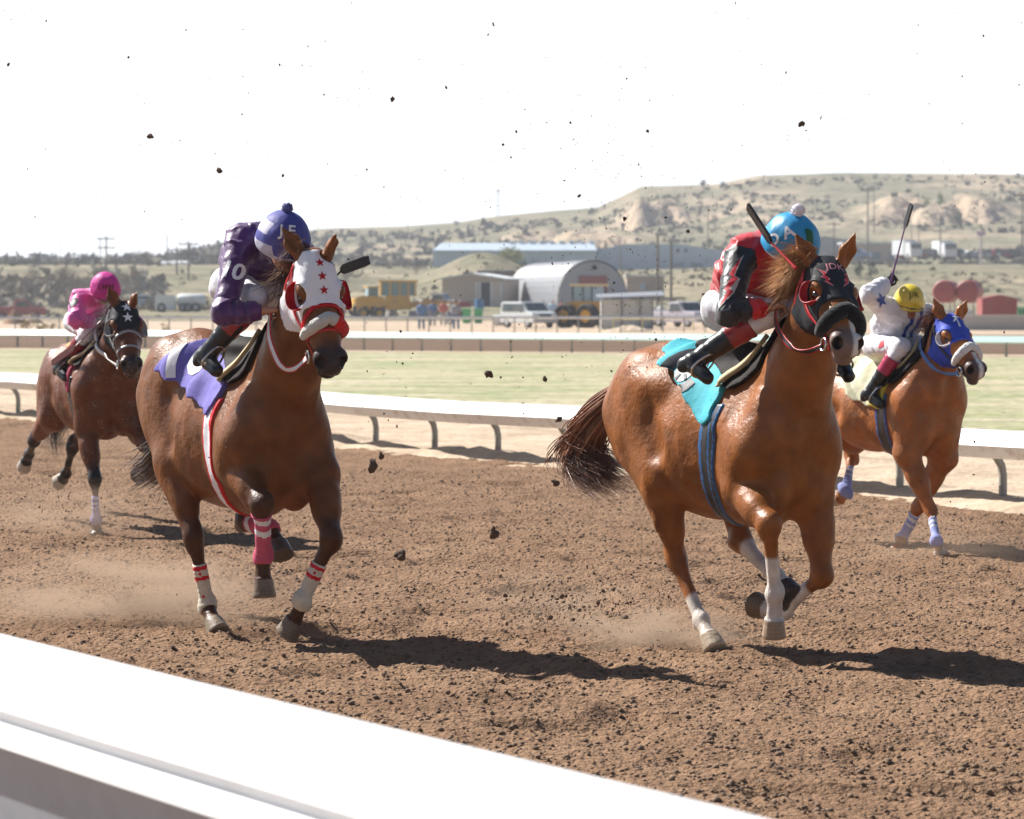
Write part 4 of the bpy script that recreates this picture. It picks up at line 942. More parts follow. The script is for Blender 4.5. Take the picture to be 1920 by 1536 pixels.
def bare_tree(u,D,hpx,label,seed,group):
    X,_=at(u,D); z=gz(X,D); H_=hpx*D/6200; r=empty('bare_tree',(X,D,z),0,label,'tree',group); rg=random.Random(seed); m=MB(); tw=MB()
    def br(p,d,L,rad,lev):
        q=p+d*L; mid=p.lerp(q,.5)+Vector((rg.gauss(0,1),rg.gauss(0,1),0))*L*.06
        (m if lev<2 else tw).tube([p,mid,q],[rad,rad*.8,rad*.55],4 if lev<2 else 3,cap=False)
        if lev>=5: return
        for _ in range(rg.choice((3,3,4)) if lev<4 else 3):
            nd=(d+Vector((rg.gauss(0,.55),rg.gauss(0,.55),rg.gauss(.12,.3)))).normalized(); br(p.lerp(q,rg.uniform(.55,1)),nd,L*rg.uniform(.55,.8),rad*.55,lev+1)
    for k in range(3): br(Vector((rg.gauss(0,.3),rg.gauss(0,.3),-.2)),Vector((rg.gauss(0,.3),rg.gauss(0,.3),1)).normalized(),H_*.34,H_*.018,0)
    m.build('trunk',mat('bark_bare',(.17,.145,.12),.9),r); tw.build('crown',mat('twig_bare',(.24,.20,.165),.9),r); return r
for i,(u,D,h,lb) in enumerate([(22,345,84,'leafless tree above the roof of the red pickup'),(62,360,96,'leafless tree just right of the red pickup, second from the left edge'),(104,350,104,'tallest leafless tree, left of the pink jockey'),(150,345,98,'leafless tree straight behind the pink jockey\'s back'),(196,352,92,'leafless tree rising over the pink cap'),(238,372,70,'leafless tree right of the pink cap'),(-30,350,90,'leafless tree cut by the left edge'),(128,330,60,'short leafless tree in front of the tallest one'),(180,325,52,'lowest leafless tree, behind the bay horse')]):
    bare_tree(u,D,h,lb,100+i,'leafless trees behind the left fence')
for i,(u,D,h,lb) in enumerate([(612,420,62,'leafless tree showing past the ear of the white hood'),(645,400,70,'leafless tree above the flap of the purple jockey\'s crop'),(672,430,58,'leafless tree above the grader\'s engine hood'),(268,500,44,'spreading bare tree on the distant hillside left of the purple jockey'),(780,430,30,'low bare tree just right of the grader cab')]):
    bare_tree(u,D,h,lb,140+i,'leafless trees on the slope')
for i,(u,D,h,w_,lb) in enumerate([(1318,938,15,17,'round dark juniper on the skyline left of the mesa step'),(1355,936,11,13,'smaller dark juniper on the skyline beside the mesa step'),(1133,930,12,9,'narrow dark juniper on the skyline above the low ridge'),(1109,925,13,17,'bushy dark juniper on the skyline at the foot of the mesa'),(857,935,8,12,'tiny dark juniper on the skyline above the long blue warehouse'),(1437,742,16,16,'rounded juniper on the hillside right of the blue cap')]):
    tree('juniper',u,D,h,w_,lb,(.06,.075,.045),200+i)
tree('juniper',1633,400,36,22,'pointed dark green juniper above the white jockey, taller of the pair',(.05,.075,.035),211); tree('juniper',1612,402,24,22,'squat dark green juniper, lower of the pair above the white jockey',(.06,.08,.04),212)
tree('budding_tree',955,545,24,62,'yellow-green budding tree behind the long blue warehouse',(.34,.36,.12),213,n=700,zoff=1.0); tree('leafy_tree',1762,795,26,22,'pale green tree below the rock band on the right hillside',(.20,.26,.10),214); tree('leafy_tree',1735,800,14,16,'low pale green tree beside the red-roofed house',(.22,.27,.11),215); tree('leafy_tree',1792,790,14,20,'dark green tree right of the pale one on the right hillside',(.10,.13,.06),216)
# ---------------------------------------------------------------- buildings
def bmat(n,c,r=.6,**k): return mat(n,c,rough=r,**k)
m_white=bmat('sheet_white',(.66,.68,.68),.5,dirt=((.40,.36,.30),.6,.5)); m_blue=bmat('sheet_blue',(.42,.50,.58),.5,dirt=((.3,.32,.34),.4,.4)); m_gal=bmat('sheet_galv',(.24,.25,.27),.45,dirt=((.35,.30,.25),.7,.5)); m_tan=bmat('sheet_tan',(.46,.37,.30),.7,dirt=((.35,.28,.2),.6,.5)); m_dark=bmat('dark_opening',(.03,.03,.035),.8); m_redm=bmat('red_paint',(.30,.065,.06),.55,dirt=((.22,.10,.07),1.2,.6))
m_glass=mat('glass_dark',(.05,.07,.08),.08,coat=.5)
class BB:
    "building frame: local x across the picture, y away, z up, metres; origin by image column, distance and base row"
    def __init__(s,name,u,D,label,cat,y=None,rz=0,group=None):
        X,_=at(u,D); z=gz(X,D) if y is None else at_y(u,y,D); s.r=empty(name,(X,D,z),rz,label,cat,group); s.s=D/6200
    def p(s,name,m,mb,smooth=False,parent=None): return mb.build(name,m,parent or s.r,smooth)
def shed(b,w_,d,h,rise,mw,mr,over=.3):
    m=MB(); m.prism([(-w_/2,-.4),(w_/2,-.4),(w_/2,h),(0,h+rise),(-w_/2,h)],0,d); b.p('wall',mw,m)
    m=MB(); t=.12
    m.prism([(-w_/2-over,h-.05+0.03),(0,h+rise+.03),(w_/2+over,h-.02),(w_/2+over,h+t),(0,h+rise+t+.05),(-w_/2-over,h+t)],-over,d+over); b.p('roof',mr,m)
def opening(b,x,z,w_,h,m,y=-.03,name='door'):
    q=MB(); q.box((x,y,z+h/2),(w_,.06,h)); b.p(name,m,q)
# long warehouse
D=560; k=D/6200
b=BB('warehouse',965,D,'long pale blue metal warehouse on the rise behind the arched shed','warehouse',y=500)
m=MB(); m.prism([(-153*k,-1),(153*k,-1),(153*k,30*k),(-153*k,30*k)],0,16); b.p('wall',bmat('sheet_paleblue',(.50,.58,.62),.5,dirt=((.4,.4,.4),.4,.4)),m)
m=MB(); m.add([(-155*k,-.4,29*k),(155*k,-.4,29*k),(150*k,10,46*k),(-140*k,10,46*k),(155*k,20,29*k),(-155*k,20,29*k)],[(0,1,2,3),(3,2,4,5),(0,3,5),(1,4,2)]); m.box((0,-.45,29*k),(310*k,.15,.25)); b.p('roof',m_blue,m)
for u in(-102,-70,-37,-8,105,138): opening(b,u*k*1.0+34*k*0,.0,19*k if u>60 else 13*k,15*k if u>60 else 9*k,m_white,name='loading_door')
for i in range(9):
    q=MB(); q.box((( -5+i*19)*k,9.2,47*k),(11*k,1.2,.5)); b.p('skylight',m_white,q)
b=BB('warehouse',1236,D+3,'blue-grey gable end hall joined to the long pale warehouse','warehouse',y=502)
m=MB(); m.prism([(-117*k,-1),(135*k,-1),(135*k,30*k),(40*k,44*k),(-60*k,44*k),(-117*k,34*k)],0,18); b.p('wall',m_blue,m)
for u in(35,70): opening(b,u*k,1*k,22*k,8*k,bmat('door_grey',(.25,.27,.3)),name='loading_door')
for u in(35,50): opening(b,u*k,29*k,6*k,6*k,m_dark,name='vent')
# arched ribbed shed
D=330; k=D/6200
b=BB('arched_shed',1111,D,'silver ribbed arched shed with a dark red door in its end wall','shed',y=None,rz=R(0))
W_=68*k; Hh=96*k; L_=30
arc=[(-W_*math.cos(math.pi*i/24)*.99, (Hh)*(math.sin(math.pi*i/24)**.72)) for i in range(25)]
shx=-96*k/L_*1.0
V=[];F=[]; nr=64
for j in range(nr+1):
    y=L_*j/nr; rip=.10
    for x,z in arc: V.append((x*(1-.03*(j%4>1))+shx*y,y,z*(1-.03*(j%4>1))-(.2 if z<.1 else 0)))
for j in range(nr):
    for i in range(24): F.append((j*25+i,j*25+i+1,(j+1)*25+i+1,(j+1)*25+i))
b.p('roof',m_gal,MB().add(V,F),False)
m=MB(); m.prism([(x*.985,z*.985-.1) for x,z in arc],-.05,.08); b.p('end_wall',bmat('end_wall_shade',(.36,.36,.40),.5,dirt=((.4,.36,.3),.7,.4)),m)  # shade on the camera-facing end is put into this lilac-grey colour
opening(b,0*k,-.2,54*k,70*k,m_redm,y=-.14,name='door'); opening(b,46*k,10*k,20*k,42*k*.6,bmat('grey_panel',(.22,.24,.25)),y=-.12,name='window'); 
q=MB(); q.lathe([(0,-.12),(5*k,-.12),(5*k,-.2),(0,-.2)],(3*k,0,82*k),'y',14); b.p('vent',m_dark,q)
# tan shed with dark doorway
D=345; k=D/6200
b=BB('tool_shed',886,D,'tan shed with white corner trim and an open dark doorway','shed',rz=R(-14)); shed(b,118*k,7,50*k,9*k,m_tan,m_white,.4); opening(b,26*k,0,17*k,44*k,m_dark); opening(b,44*k,0,19*k,46*k,bmat('sheet_beige',(.55,.47,.4)),y=-.05,name='door'); 
for x in(8,14.5,37,56): opening(b,x*k,-.2,3.5*k,49*k,m_white,y=-.07,name='trim_board')
b=BB('storage_block',1210,365,'small tan flat-roofed block behind the lean-to shed','building'); k=365/6200; m=MB(); m.box((0,2,14*k),(70*k,4,60*k)); b.p('wall',m_tan,m); m=MB(); m.box((0,2,45*k),(76*k,4.6,3*k)); b.p('roof',m_white,m); opening(b,-6*k,18*k,9*k,14*k,m_blue,name='window')
# lean-to shed with white boards
D=212; k=D/6200
b=BB('lean_to_shed',1180,D,'white boarded lean-to shed with a sagging metal roof beside the yellow tractor','shed'); 
m=MB(); m.box((-4*k,1.5,26*k),(96*k,3,58*k)); b.p('wall',bmat('board_white',(.55,.55,.52),.7,dirt=((.3,.27,.22),1.2,.7)),m)
for x in(-52,-14,20,44): opening(b,x*k,-.1,1.6*k,56*k,m_dark,y=-.04,name='batten')
m=MB(); m.add([(-60*k,-.6,58*k),(66*k,-.6,62*k),(66*k,3.4,70*k),(-60*k,3.4,64*k),(-60*k,-.6,59.6*k),(66*k,-.6,63.6*k),(66*k,3.4,71.6*k),(-60*k,3.4,65.6*k)],[(3,2,1,0),(4,5,6,7),(0,1,5,4),(1,2,6,5),(2,3,7,6),(3,0,4,7)]); b.p('roof',m_gal,m)
for x in(60,): 
    q=MB(); q.box((x*k,-.3,30*k),(.12,.12,66*k)); b.p('post',m_post,q)
# far right buildings
b=BB('roadside_shop',1640,590,'long low tan shop with a white roof behind the parked cars','building',y=489); k=590/6200; m=MB(); m.box((0,4,14*k),(116*k,8,34*k)); b.p('wall',m_tan,m); m=MB(); m.box((0,4,33*k),(124*k,9,3.5*k)); b.p('roof',m_white,m); 
for x in(-28,0,38): opening(b,x*k,2*k,22*k,14*k,bmat('grey_panel',(.22,.24,.25)),name='window')
b=BB('grey_hall',1545,600,'low grey hall seen right behind the sky blue cap','building',y=488); k=600/6200; shed(b,90*k,8,36*k,7*k,bmat('hall_grey',(.30,.31,.33)),bmat('hall_roof',(.26,.27,.3)))
b=BB('hill_house',1716,800,'small house with an orange roof halfway up the right hillside','house',y=392); k=800/6200; shed(b,34*k,6,6*k,4*k,m_tan,bmat('tile_orange',(.5,.2,.1)))
b=BB('storage_block',870,390,'weathered brown block on the mound behind the tan shed','building',y=530); k=390/6200; m=MB(); m.box((60*k,3,10*k),(70*k,5,22*k)); b.p('wall',bmat('brown_wall',(.25,.18,.14)),m); m=MB(); m.box((60*k,3,22*k),(72*k,5.3,2*k)); b.p('roof',bmat('hall_grey',(.30,.31,.33)),m)
# ---------------------------------------------------------------- vehicles and machines
tyre=bmat('tyre_rubber',(.03,.03,.03),.85,dirt=((.25,.18,.12),3,.6)); rim=bmat('rim_grey',(.4,.4,.4),.4)
def wheel(b,x,y,z,r,w_,rm=rim,name='wheel'):
    q=MB(); q.lathe([(r*.55,-w_/2),(r*.9,-w_/2),(r,-w_*.35),(r,w_*.35),(r*.9,w_/2),(r*.55,w_/2)],(x,y,z),'y',20); o=b.p(name,tyre,q)
    q=MB(); q.lathe([(0,-w_*.42),(r*.5,-w_*.46),(r*.56,-w_*.3),(r*.56,w_*.3),(0,w_*.4)],(x,y,z),'y',16); b.p('rim',rm,q,False,o)
def car(u,D,L,col,label,cat,kind='suv',rz=0,name='parked_car',y=None,group=None,simple=False):
    b=BB(name,u,D,label,cat,y=y,rz=rz,group=group); W_=1.85; pm=bmat('paint_%s'%'_'.join('%d'%(c*100) for c in col),col,.35,coat=.4)
    h={'suv':1.75,'pickup':1.75,'car':1.42}[kind]; g_=.34
    if kind=='suv': pr=[(-L/2,g_),(-L/2,1.05),(-L/2+.12,h-.08),(-L/2+.5,h),(L*.14,h),(L*.30,1.12),(L/2-.1,1.0),(L/2,.75),(L/2,g_)]
    elif kind=='pickup': pr=[(-L/2,g_),(-L/2,1.08),(-L*.10,1.08),(-L*.08,h-.05),(L*.02,h),(L*.14,h-.03),(L*.24,1.12),(L/2-.1,1.02),(L/2,.8),(L/2,g_)]
    else: pr=[(-L/2,g_),(-L/2,.95),(-L*.38,1.0),(-L*.22,h),(L*.06,h),(L*.24,.95),(L/2-.1,.85),(L/2,.6),(L/2,g_)]
    m=MB(); m.prism(pr,-W_/2,W_/2); o=b.p('body',pm,m); 
    bv_=o.modifiers.new('b','BEVEL'); bv_.width=.07; bv_.segments=2
    t=h-.14; lo_=1.1 if kind!='car' else .98
    a,c={'suv':(-L/2+.3,L*.22),'pickup':(-L*.06,L*.17),'car':(-L*.24,L*.14)}[kind]
    for s_ in(-1,1): m=MB(); m.prism([(a,lo_),(c+.15,lo_),(c-.18,t),(a+.12,t)],s_*(W_/2+.012)-.01,s_*(W_/2+.012)+.01); b.p('side_window',m_glass,m)
    x0,x1={'suv':(L*.30-.02,L*.14+.02),'pickup':(L*.24-.02,L*.14+.02),'car':(L*.24-.02,L*.06+.02)}[kind]
    m=MB(); z0,z1=(1.14,h-.06) if kind!='car' else (.97,h-.05)
    m.add([(x0+.03,-W_*.42,z0),(x0+.03,W_*.42,z0),(x1+.05,W_*.38,z1),(x1+.05,-W_*.38,z1)],[(0,1,2,3)]); b.p('windscreen',m_glass,m)
    if not simple:
        for s_ in(-1,1):
            q=MB(); q.box((L/2+.01,s_*.66,.80),(.05,.36,.18)); b.p('headlight',bmat('lamp_glass',(.7,.7,.7),.2),q)
        q=MB(); q.box((L/2+.015,0,.80),(.05,.85,.2)); b.p('grille',m_dark,q)
        q=MB(); q.box((L/2+.05,0,.48),(.14,W_*.98,.18)); b.p('bumper',rim,q)
    for x in(-L*.31,L*.31):
        for s_ in(-1,1): wheel(b,x,s_*(W_/2-.12),.36,.36,.24)
    return b
car(991,222,4.7,(.50,.53,.54),'pale silver SUV parked facing right before the arched shed','SUV','suv',R(-62))
car(1280,228,5.2,(.42,.40,.46),'dusty lilac pickup truck parked behind the lean-to shed','pickup truck','pickup',R(-55))
car(36,300,5.0,(.40,.07,.07),'red pickup truck half hidden behind sand piles at the left edge','pickup truck','pickup',R(8))
car(1203,228,4.8,(.62,.62,.62),'white van-like SUV behind the lean-to shed corner','SUV','suv',R(70)) if False else None
car(822,330,4.6,(.45,.42,.40),'grey pickup truck behind the yellow grader blade','pickup truck','pickup',R(-20))
car(266,345,4.4,(.35,.5,.6),'light blue car parked left of the white tanker','car','car',R(25))
far=[(1606,.25,'suv','small blue car nearest the roadside shop wall',(.12,.2,.4)),(1742,.0,'suv','dark grey SUV beside the white truck cab on the far road',(.08,.08,.09)),(1795,0,'suv','dark SUV right of the white box truck on the far road',(.05,.05,.06)),(1822,0,'car','white car fifth from the right on the far road',(.6,.6,.6)),(1852,0,'pickup','silver pickup parked under the pink billboard',(.45,.46,.48)),(1880,0,'suv','dark red SUV in the far row of cars',(.2,.02,.03)),(1905,0,'suv','black SUV at the right end of the far row of cars',(.03,.03,.04)),(1838,0,'car','grey car tucked between white car and pickup on the far road',(.3,.3,.32)),(1712,0,'car','small red car beside the semi truck nose',(.4,.04,.03)),(1500,0,'car','dark car at the foot of the hill behind the blue cap',(.06,.06,.07)),(275,0,'suv','distant grey SUV on the left hillside road',(.2,.2,.22)),(296,0,'car','distant dark car beside the tank on the left hillside',(.05,.05,.06))]
for i,(u,r_,kd,lb,c) in enumerate(far): car(u,565,4.8,c,lb,'car',kd,R(-20+40*(i%2)),y=486 if u>1000 else 518,simple=True)
def truck(u,D,label,y,boxc,cabc,L=7,H_=3.2,rz=0):
    b=BB('truck',u,D,label,'truck',y=y,rz=rz); m=MB(); m.prism([(L/2-2.2,.5),(L/2,.5),(L/2,1.5),(L/2-.3,H_*.85),(L/2-2.2,H_*.85)],-1.1,1.1); b.p('cab',bmat('cab_'+str(cabc[0]),cabc,.4),m)
    m=MB(); m.box((-1.2,0,H_/2+.35),(L-2.6,2.3,H_-.9)); b.p('cargo_box',bmat('box_'+str(boxc[0]),boxc,.5),m); q=MB(); q.box((L/2-.14,0,H_*.66),(.5,1.8,.7)); b.p('windscreen',m_glass,q)
    for x in(-L*.3,L*.33):
        for s_ in(-1,1): wheel(b,x,s_*1.0,.5,.5,.3)
truck(1700,562,'white semi truck with a red fender left in the far row','487' and 487,(.62,.64,.66),(.66,.66,.68),7,3.4,R(-70)); truck(1770,564,'white box truck parked in the middle of the far row',487,(.68,.7,.7),(.66,.67,.68),7.4,3.3,R(-80))
# white tanker
D=330; k=D/6200; b=BB('tanker_trailer',335,D,'white tank trailer with a square front section parked on the left','tanker')
m=MB(); m.lathe([(0,-22*k),(12*k,-21*k),(14*k,-17*k),(14*k,26*k),(12*k,30*k),(0,31*k)],(20*k,0,20*k),'x',20); b.p('tank',m_white,m,True); m=MB(); m.box((-24*k,0,18*k),(36*k,2,28*k)); b.p('front_box',m_white,m); m=MB(); m.box((0,0,4*k),(86*k,1.4,2*k)); b.p('chassis',m_dark,m)
for x in(-30,10,18,34): wheel(b,x*k,-.9,.45,.45,.3); wheel(b,x*k,.9,.45,.45,.3)
b=BB('storage_tank',330,560,'small pale storage tank on the distant left hillside','tank',y=520); m=MB(); m.lathe([(0,-2.6),(1.2,-2.4),(1.3,2.4),(0,2.6)],(0,0,1.5),'x',16); b.p('tank',m_white,m,True); m=MB(); m.box((0,0,.1),(4.6,1,.5)); b.p('cradle',m_dark,m)
# yellow grader
yel=bmat('machine_yellow',(.62,.33,.03),.5,dirt=((.35,.22,.12),1.2,.6)); D=300; k=D/6200
b=BB('road_grader',745,D,'long yellow road grader with a tall glass cab behind the far rail','grader',rz=R(4))
m=MB(); m.prism([(-78*k,24*k),(-78*k,40*k),(-66*k,44*k),(-26*k,42*k),(-20*k,24*k)],-.9,.9); b.p('engine_hood',yel,m)
m=MB(); m.prism([(-22*k,18*k),(-22*k,44*k),(22*k,44*k),(26*k,18*k)],-1.0,1.0); b.p('cab_base',yel,m)
m=MB(); m.prism([(-34*k,70*k),(-36*k,73*k),(38*k,73*k),(38*k,69*k)],-1.25,1.25); b.p('cab_roof',yel,m)
m=MB(); m.prism([(-30*k,44*k),(-32*k,70*k),(34*k,70*k),(30*k,44*k)],-.98,.98); b.p('cab_glass',mat('cab_teal',(.12,.22,.22),.1,coat=.4),m)
for x in(-31,-14,4,20,33):
    q=MB(); q.box((x*k,0,57*k),(3.2*k,2.1,27*k)); b.p('cab_pillar',yel,q)
m=MB(); m.prism([(22*k,20*k),(24*k,32*k),(60*k,38*k),(120*k,30*k),(122*k,22*k),(62*k,28*k)],-.25,.25); b.p('boom',yel,m); m=MB(); m.tube([(30*k,-.6,14*k),(95*k,-.6,20*k)],.1); m.tube([(50*k,0,30*k),(44*k,-.8,8*k)],.09); b.p('blade_arm',yel,m); m=MB(); m.prism([(20*k,4*k),(20*k,16*k),(74*k,16*k),(74*k,4*k)],-1.6,-1.5); b.p('blade',bmat('steel_worn',(.3,.28,.26),.5),m)
for x in(-64,-34): wheel(b,x*k,-1.0,11*k,11*k,.4,yel); wheel(b,x*k,1.0,11*k,11*k,.4,yel)
wheel(b,112*k,-1.0,10*k,10*k,.35,yel); wheel(b,112*k,1,10*k,10*k,.35,yel)
m=MB(); m.box((126*k,0,28*k),(22*k,1.4,11*k)); b.p('front_weight',m_redm,m)
b=BB('wheel_loader',690,308,'yellow wheel loader left of the grader, half behind the white hood','loader',rz=R(14)); k=308/6200
m=MB(); m.prism([(-30*k,12*k),(-30*k,34*k),(-4*k,38*k),(-2*k,14*k)],-.9,.9); m2=b.p('engine_hood',yel,m); m=MB(); m.prism([(-4*k,30*k),(-2*k,54*k),(16*k,54*k),(18*k,30*k)],-.8,.8); b.p('cab_glass',mat('cab_teal',(.12,.22,.22),.1,coat=.4),m); m=MB(); m.box((7*k,0,55.5*k),(24*k,1.9,3*k)); b.p('cab_roof',yel,m); m=MB(); m.prism([(-3*k,12*k),(-3*k,31*k),(20*k,31*k),(22*k,12*k)],-.95,.95); b.p('cab_base',yel,m)
m=MB(); m.tube([(18*k,-.5,24*k),(34*k,-.5,26*k),(44*k,-.5,10*k)],.16); m.tube([(18*k,.5,24*k),(34*k,.5,26*k),(44*k,.5,10*k)],.16); b.p('lift_arm',yel,m); m=MB(); m.prism([(40*k,1*k),(40*k,14*k),(46*k,16*k),(54*k,2*k)],-1.3,1.3); b.p('bucket',bmat('steel_worn',(.3,.28,.26),.5),m)
for x in(-20,16): wheel(b,x*k,-1.0,14*k,14*k,.5,yel); wheel(b,x*k,1.0,14*k,14*k,.5,yel)
# yellow loader tractor
D=222; k=D/6200; b=BB('loader_tractor',1098,D,'yellow loader tractor with huge dusty tyres beside the lean-to shed','tractor',rz=R(-35))
m=MB(); m.prism([(-34*k,26*k),(-34*k,46*k),(-8*k,52*k),(24*k,50*k),(28*k,26*k)],-.7,.7); b.p('hood',yel,m); m=MB(); m.prism([(-16*k,50*k),(-13*k,78*k),(28*k,78*k),(30*k,50*k)],-.75,.75); b.p('cab_glass',mat('cab_blue',(.22,.32,.38),.1,coat=.4),m); m=MB(); m.box((8*k,0,80*k),(54*k,1.9,4.5*k)); b.p('cab_roof',bmat('roof_cream',(.62,.50,.28),.6),m)
for x in(-15,8,28):
    for s_ in(-1,1):
        q=MB(); q.box((x*k,s_*.74,64*k),(.08,.08,28*k)); b.p('cab_pillar',m_dark,q)
for x in(-26,24):
    for s_ in(-1,1): wheel(b,x*k,s_*1.05,22*k,23*k,.65,yel)
b=BB('small_tractor',1060,265,'small orange tractor with a roll bar in front of the arched shed','tractor'); k=265/6200; m=MB(); m.box((6*k,0,14*k),(22*k,1,12*k)); b.p('hood',bmat('paint_orange',(.6,.12,.03),.5),m); m=MB(); m.tube([(-6*k,-.4,10*k),(-6*k,-.4,38*k),(-6*k,.4,38*k),(-6*k,.4,10*k)],.05); b.p('roll_bar',m_dark,m); wheel(b,-5*k,-.6,.75,.75,.3); wheel(b,-5*k,.6,.75,.75,.3); wheel(b,14*k,-.5,.4,.4,.2); wheel(b,14*k,.5,.4,.4,.2)
# red tanks, box
D=225; k=D/6200
for u,lb in((1768,'round red fuel tank on a stand, left one of the pair'),(1812,'round rust-marked red fuel tank on a stand, right one of the pair')):
    b=BB('fuel_tank',u,D,lb,'fuel tank',rz=R(-18)); m=MB(); m.lathe([(0,-.1),(19*k,0),(21.5*k,.15),(21.5*k,2.2),(19*k,2.35),(0,2.4)],(0,0,67*k),'y',26); b.p('tank',m_redm,m,False)
    m=MB(); 
    for x in(-.5,.5):
        for y in(.3,2.0): m.tube([(x,y,0),(x*.8,y,48*k)],.05,6)
    m.tube([(-.5,.3,.2),(.5,.3,1.3)],.03,5); b.p('stand',m_post,m)
b=BB('metal_box',1874,214,'big plain red metal container right of the two fuel tanks','container'); k=214/6200; m=MB(); m.box((0,1.2,30*k),(66*k,2.4,54*k)); b.p('body',m_redm,m); m=MB(); m.prism([(-34*k,57*k),(34*k,57*k),(0,64*k)],0,2.4); b.p('lid',m_redm,m)
b=BB('flatbed_trailer',1780,232,'pale flatbed trailer stacked with white frames under the red tanks','trailer'); k=232/6200; m=MB(); m.box((0,1.4,18*k),(150*k,1.6,3*k)); m.box((-40*k,1.4,36*k),(60*k,1.4,3*k)); m.box((10*k,1.6,27*k),(80*k,1.2,9*k)); b.p('deck',m_white,m); wheel(b,-20*k,.5,.45,.45,.25); wheel(b,28*k,.5,.45,.45,.25)
b=BB('concrete_barrier',1880,205,'low pale concrete wall running out of frame at the right','wall'); k=205/6200; m=MB(); m.prism([(-88*k,-.1),(-88*k,26*k),(160*k,27*k),(160*k,-.1)],0,.4); b.p('wall',bmat('concrete',(.45,.42,.39),.85,dirt=((.3,.26,.22),.7,.5)),m); m=MB(); m.box((36*k,.2,27.5*k),(250*k,.5,.08)); b.p('coping',bmat('concrete_light',(.58,.55,.5),.8),m)
b=BB('roll_off_bin',1925,240,'green metal bin cut off by the right edge','bin'); k=240/6200; m=MB(); m.box((0,1,16*k),(34*k,2,30*k)); b.p('body',bmat('green_bin',(.05,.22,.10),.5),m); m=MB(); m.box((0,.9,33*k),(38*k,2.2,3*k)); b.p('rim',bmat('green_lid',(.12,.42,.22),.5),m)
for u,lb in((875,'bright green bin nearest the men at the far rail'),(897,'bright green bin in front of the dark doorway')):
    b=BB('garden_bin',u,262,lb,'bin'); k=262/6200; m=MB(); m.prism([(-7*k,0),(-8*k,26*k),(8*k,26*k),(7*k,0)],-.4,.4); b.p('body',bmat('green_bin2',(.08,.42,.14),.5),m); m=MB(); m.box((0,0,27*k),(18*k,.9,2*k)); b.p('lid',bmat('green_lid',(.12,.42,.22),.5),m)
b=BB('drum',899,330,'blue plastic drum beside the open shed doorway','drum'); m=MB(); m.lathe([(0,0),(.42,0),(.45,.2),(.45,.9),(.42,1.1),(0,1.1)],(0,0,0),'z',14); b.p('body',bmat('drum_blue',(.06,.2,.45),.4),m,True); m=MB(); m.lathe([(.46,.35),(.48,.38),(.46,.41)],(0,0,0),'z',14); b.p('hoop',bmat('drum_blue',(.06,.2,.45),.4),m)
for u,lb in((1222,'white cube water tank left one behind the lean-to shed'),(1240,'white cube water tank right one behind the lean-to shed')):
    b=BB('water_tank',u,240,lb,'water tank'); k=240/6200; m=MB(); m.lathe([(0,0),(8*k,0),(8.6*k,2*k),(8.6*k,20*k),(6*k,26*k),(0,27*k)],(0,0,10*k),'z',14); b.p('tank',m_white,m,True); m=MB(); m.box((0,0,5*k),(16*k,1,10*k)); b.p('stand',m_post,m)
b=BB('propane_tank',938,232,'small white cylinder tank lying left of the silver SUV','tank'); k=232/6200; m=MB(); m.lathe([(0,-15*k),(9*k,-13*k),(10*k,-9*k),(10*k,9*k),(9*k,13*k),(0,15*k)],(0,0,12*k),'x',14); b.p('tank',m_white,m,True); m=MB(); m.box((-8*k,0,2*k),(2*k,.6,5*k)); m.box((8*k,0,2*k),(2*k,.6,5*k)); b.p('feet',m_post,m)
b=BB('barrier_frame',1225,206,'yellow pipe frame standing in front of the lean-to shed','barrier'); k=206/6200; m=MB(); m.tube([(-75*k,0,0),(-75*k,0,20*k),(75*k,0,22*k),(75*k,0,0)],.05); m.tube([(-20*k,0,0),(-20*k,0,21*k)],.04); b.p('frame',bmat('pipe_yellow',(.6,.5,.12),.5),m)
# piles of earth and sand
def pile(u,D,wpx,hpx,label,col,seed):
    X,_=at(u,D); k=D/6200; rg=np.random.RandomState(seed); n=26; a=np.linspace(0,2*np.pi,n,endpoint=False); V=[(0,0,hpx*k)];F=[]
    rr=np.linspace(.12,1,9)
    for r in rr:
        q=r*(1+.12*np.sin(a*3+seed)+.06*np.sin(a*7)); 
        for i in range(n): V.append((np.cos(a[i])*q[i]*wpx*k/2,np.sin(a[i])*q[i]*wpx*k/2*.8,hpx*k*(math.cos(r*math.pi)*.5+.5)+rg.normal(0,.03)-(.15 if r==1 else 0)))
    for i in range(n): F.append((0,1+i,1+(i+1)%n))
    for j in range(8):
        for i in range(n): F.append((1+j*n+i,1+(j+1)*n+i,1+(j+1)*n+(i+1)%n,1+j*n+(i+1)%n))
    o=MB().add(V,F).build('earth_pile',mat('pile_'+str(seed),col,.95,bump=.8,bscale=2,bdist=.2,var=.25,vscale=1),None,True); o.location=(X,D,-.05 if D<285 else gz(X,D)); return tag(o,label,'earth pile')
pile(28,255,52,26,'reddish brown earth pile in front of the red pickup',(.34,.20,.12),1); pile(62,262,40,18,'paler sand pile right of the reddish one at the left edge',(.48,.34,.23),2); pile(1178,196,96,10,'low smooth sand heap before the lean-to shed',(.55,.44,.32),3); pile(470,250,60,12,'low sand heap behind the purple jockey',(.48,.37,.27),4)
for i,(u,h,w_,lb) in enumerate([(50,26,26,'leftmost and largest dry straw bush behind the far rail'),(74,22,26,'middle dry straw bush behind the far rail at the left'),(98,20,22,'dry straw bush nearest the pink jockey'),(310,16,20,'lone dry bush between the bay head and the purple saddle cloth')]):
    tree('dry_bush',u,192,h,w_,lb,(.42,.34,.18),300+i,'bush','dry bushes behind the far rail',260)
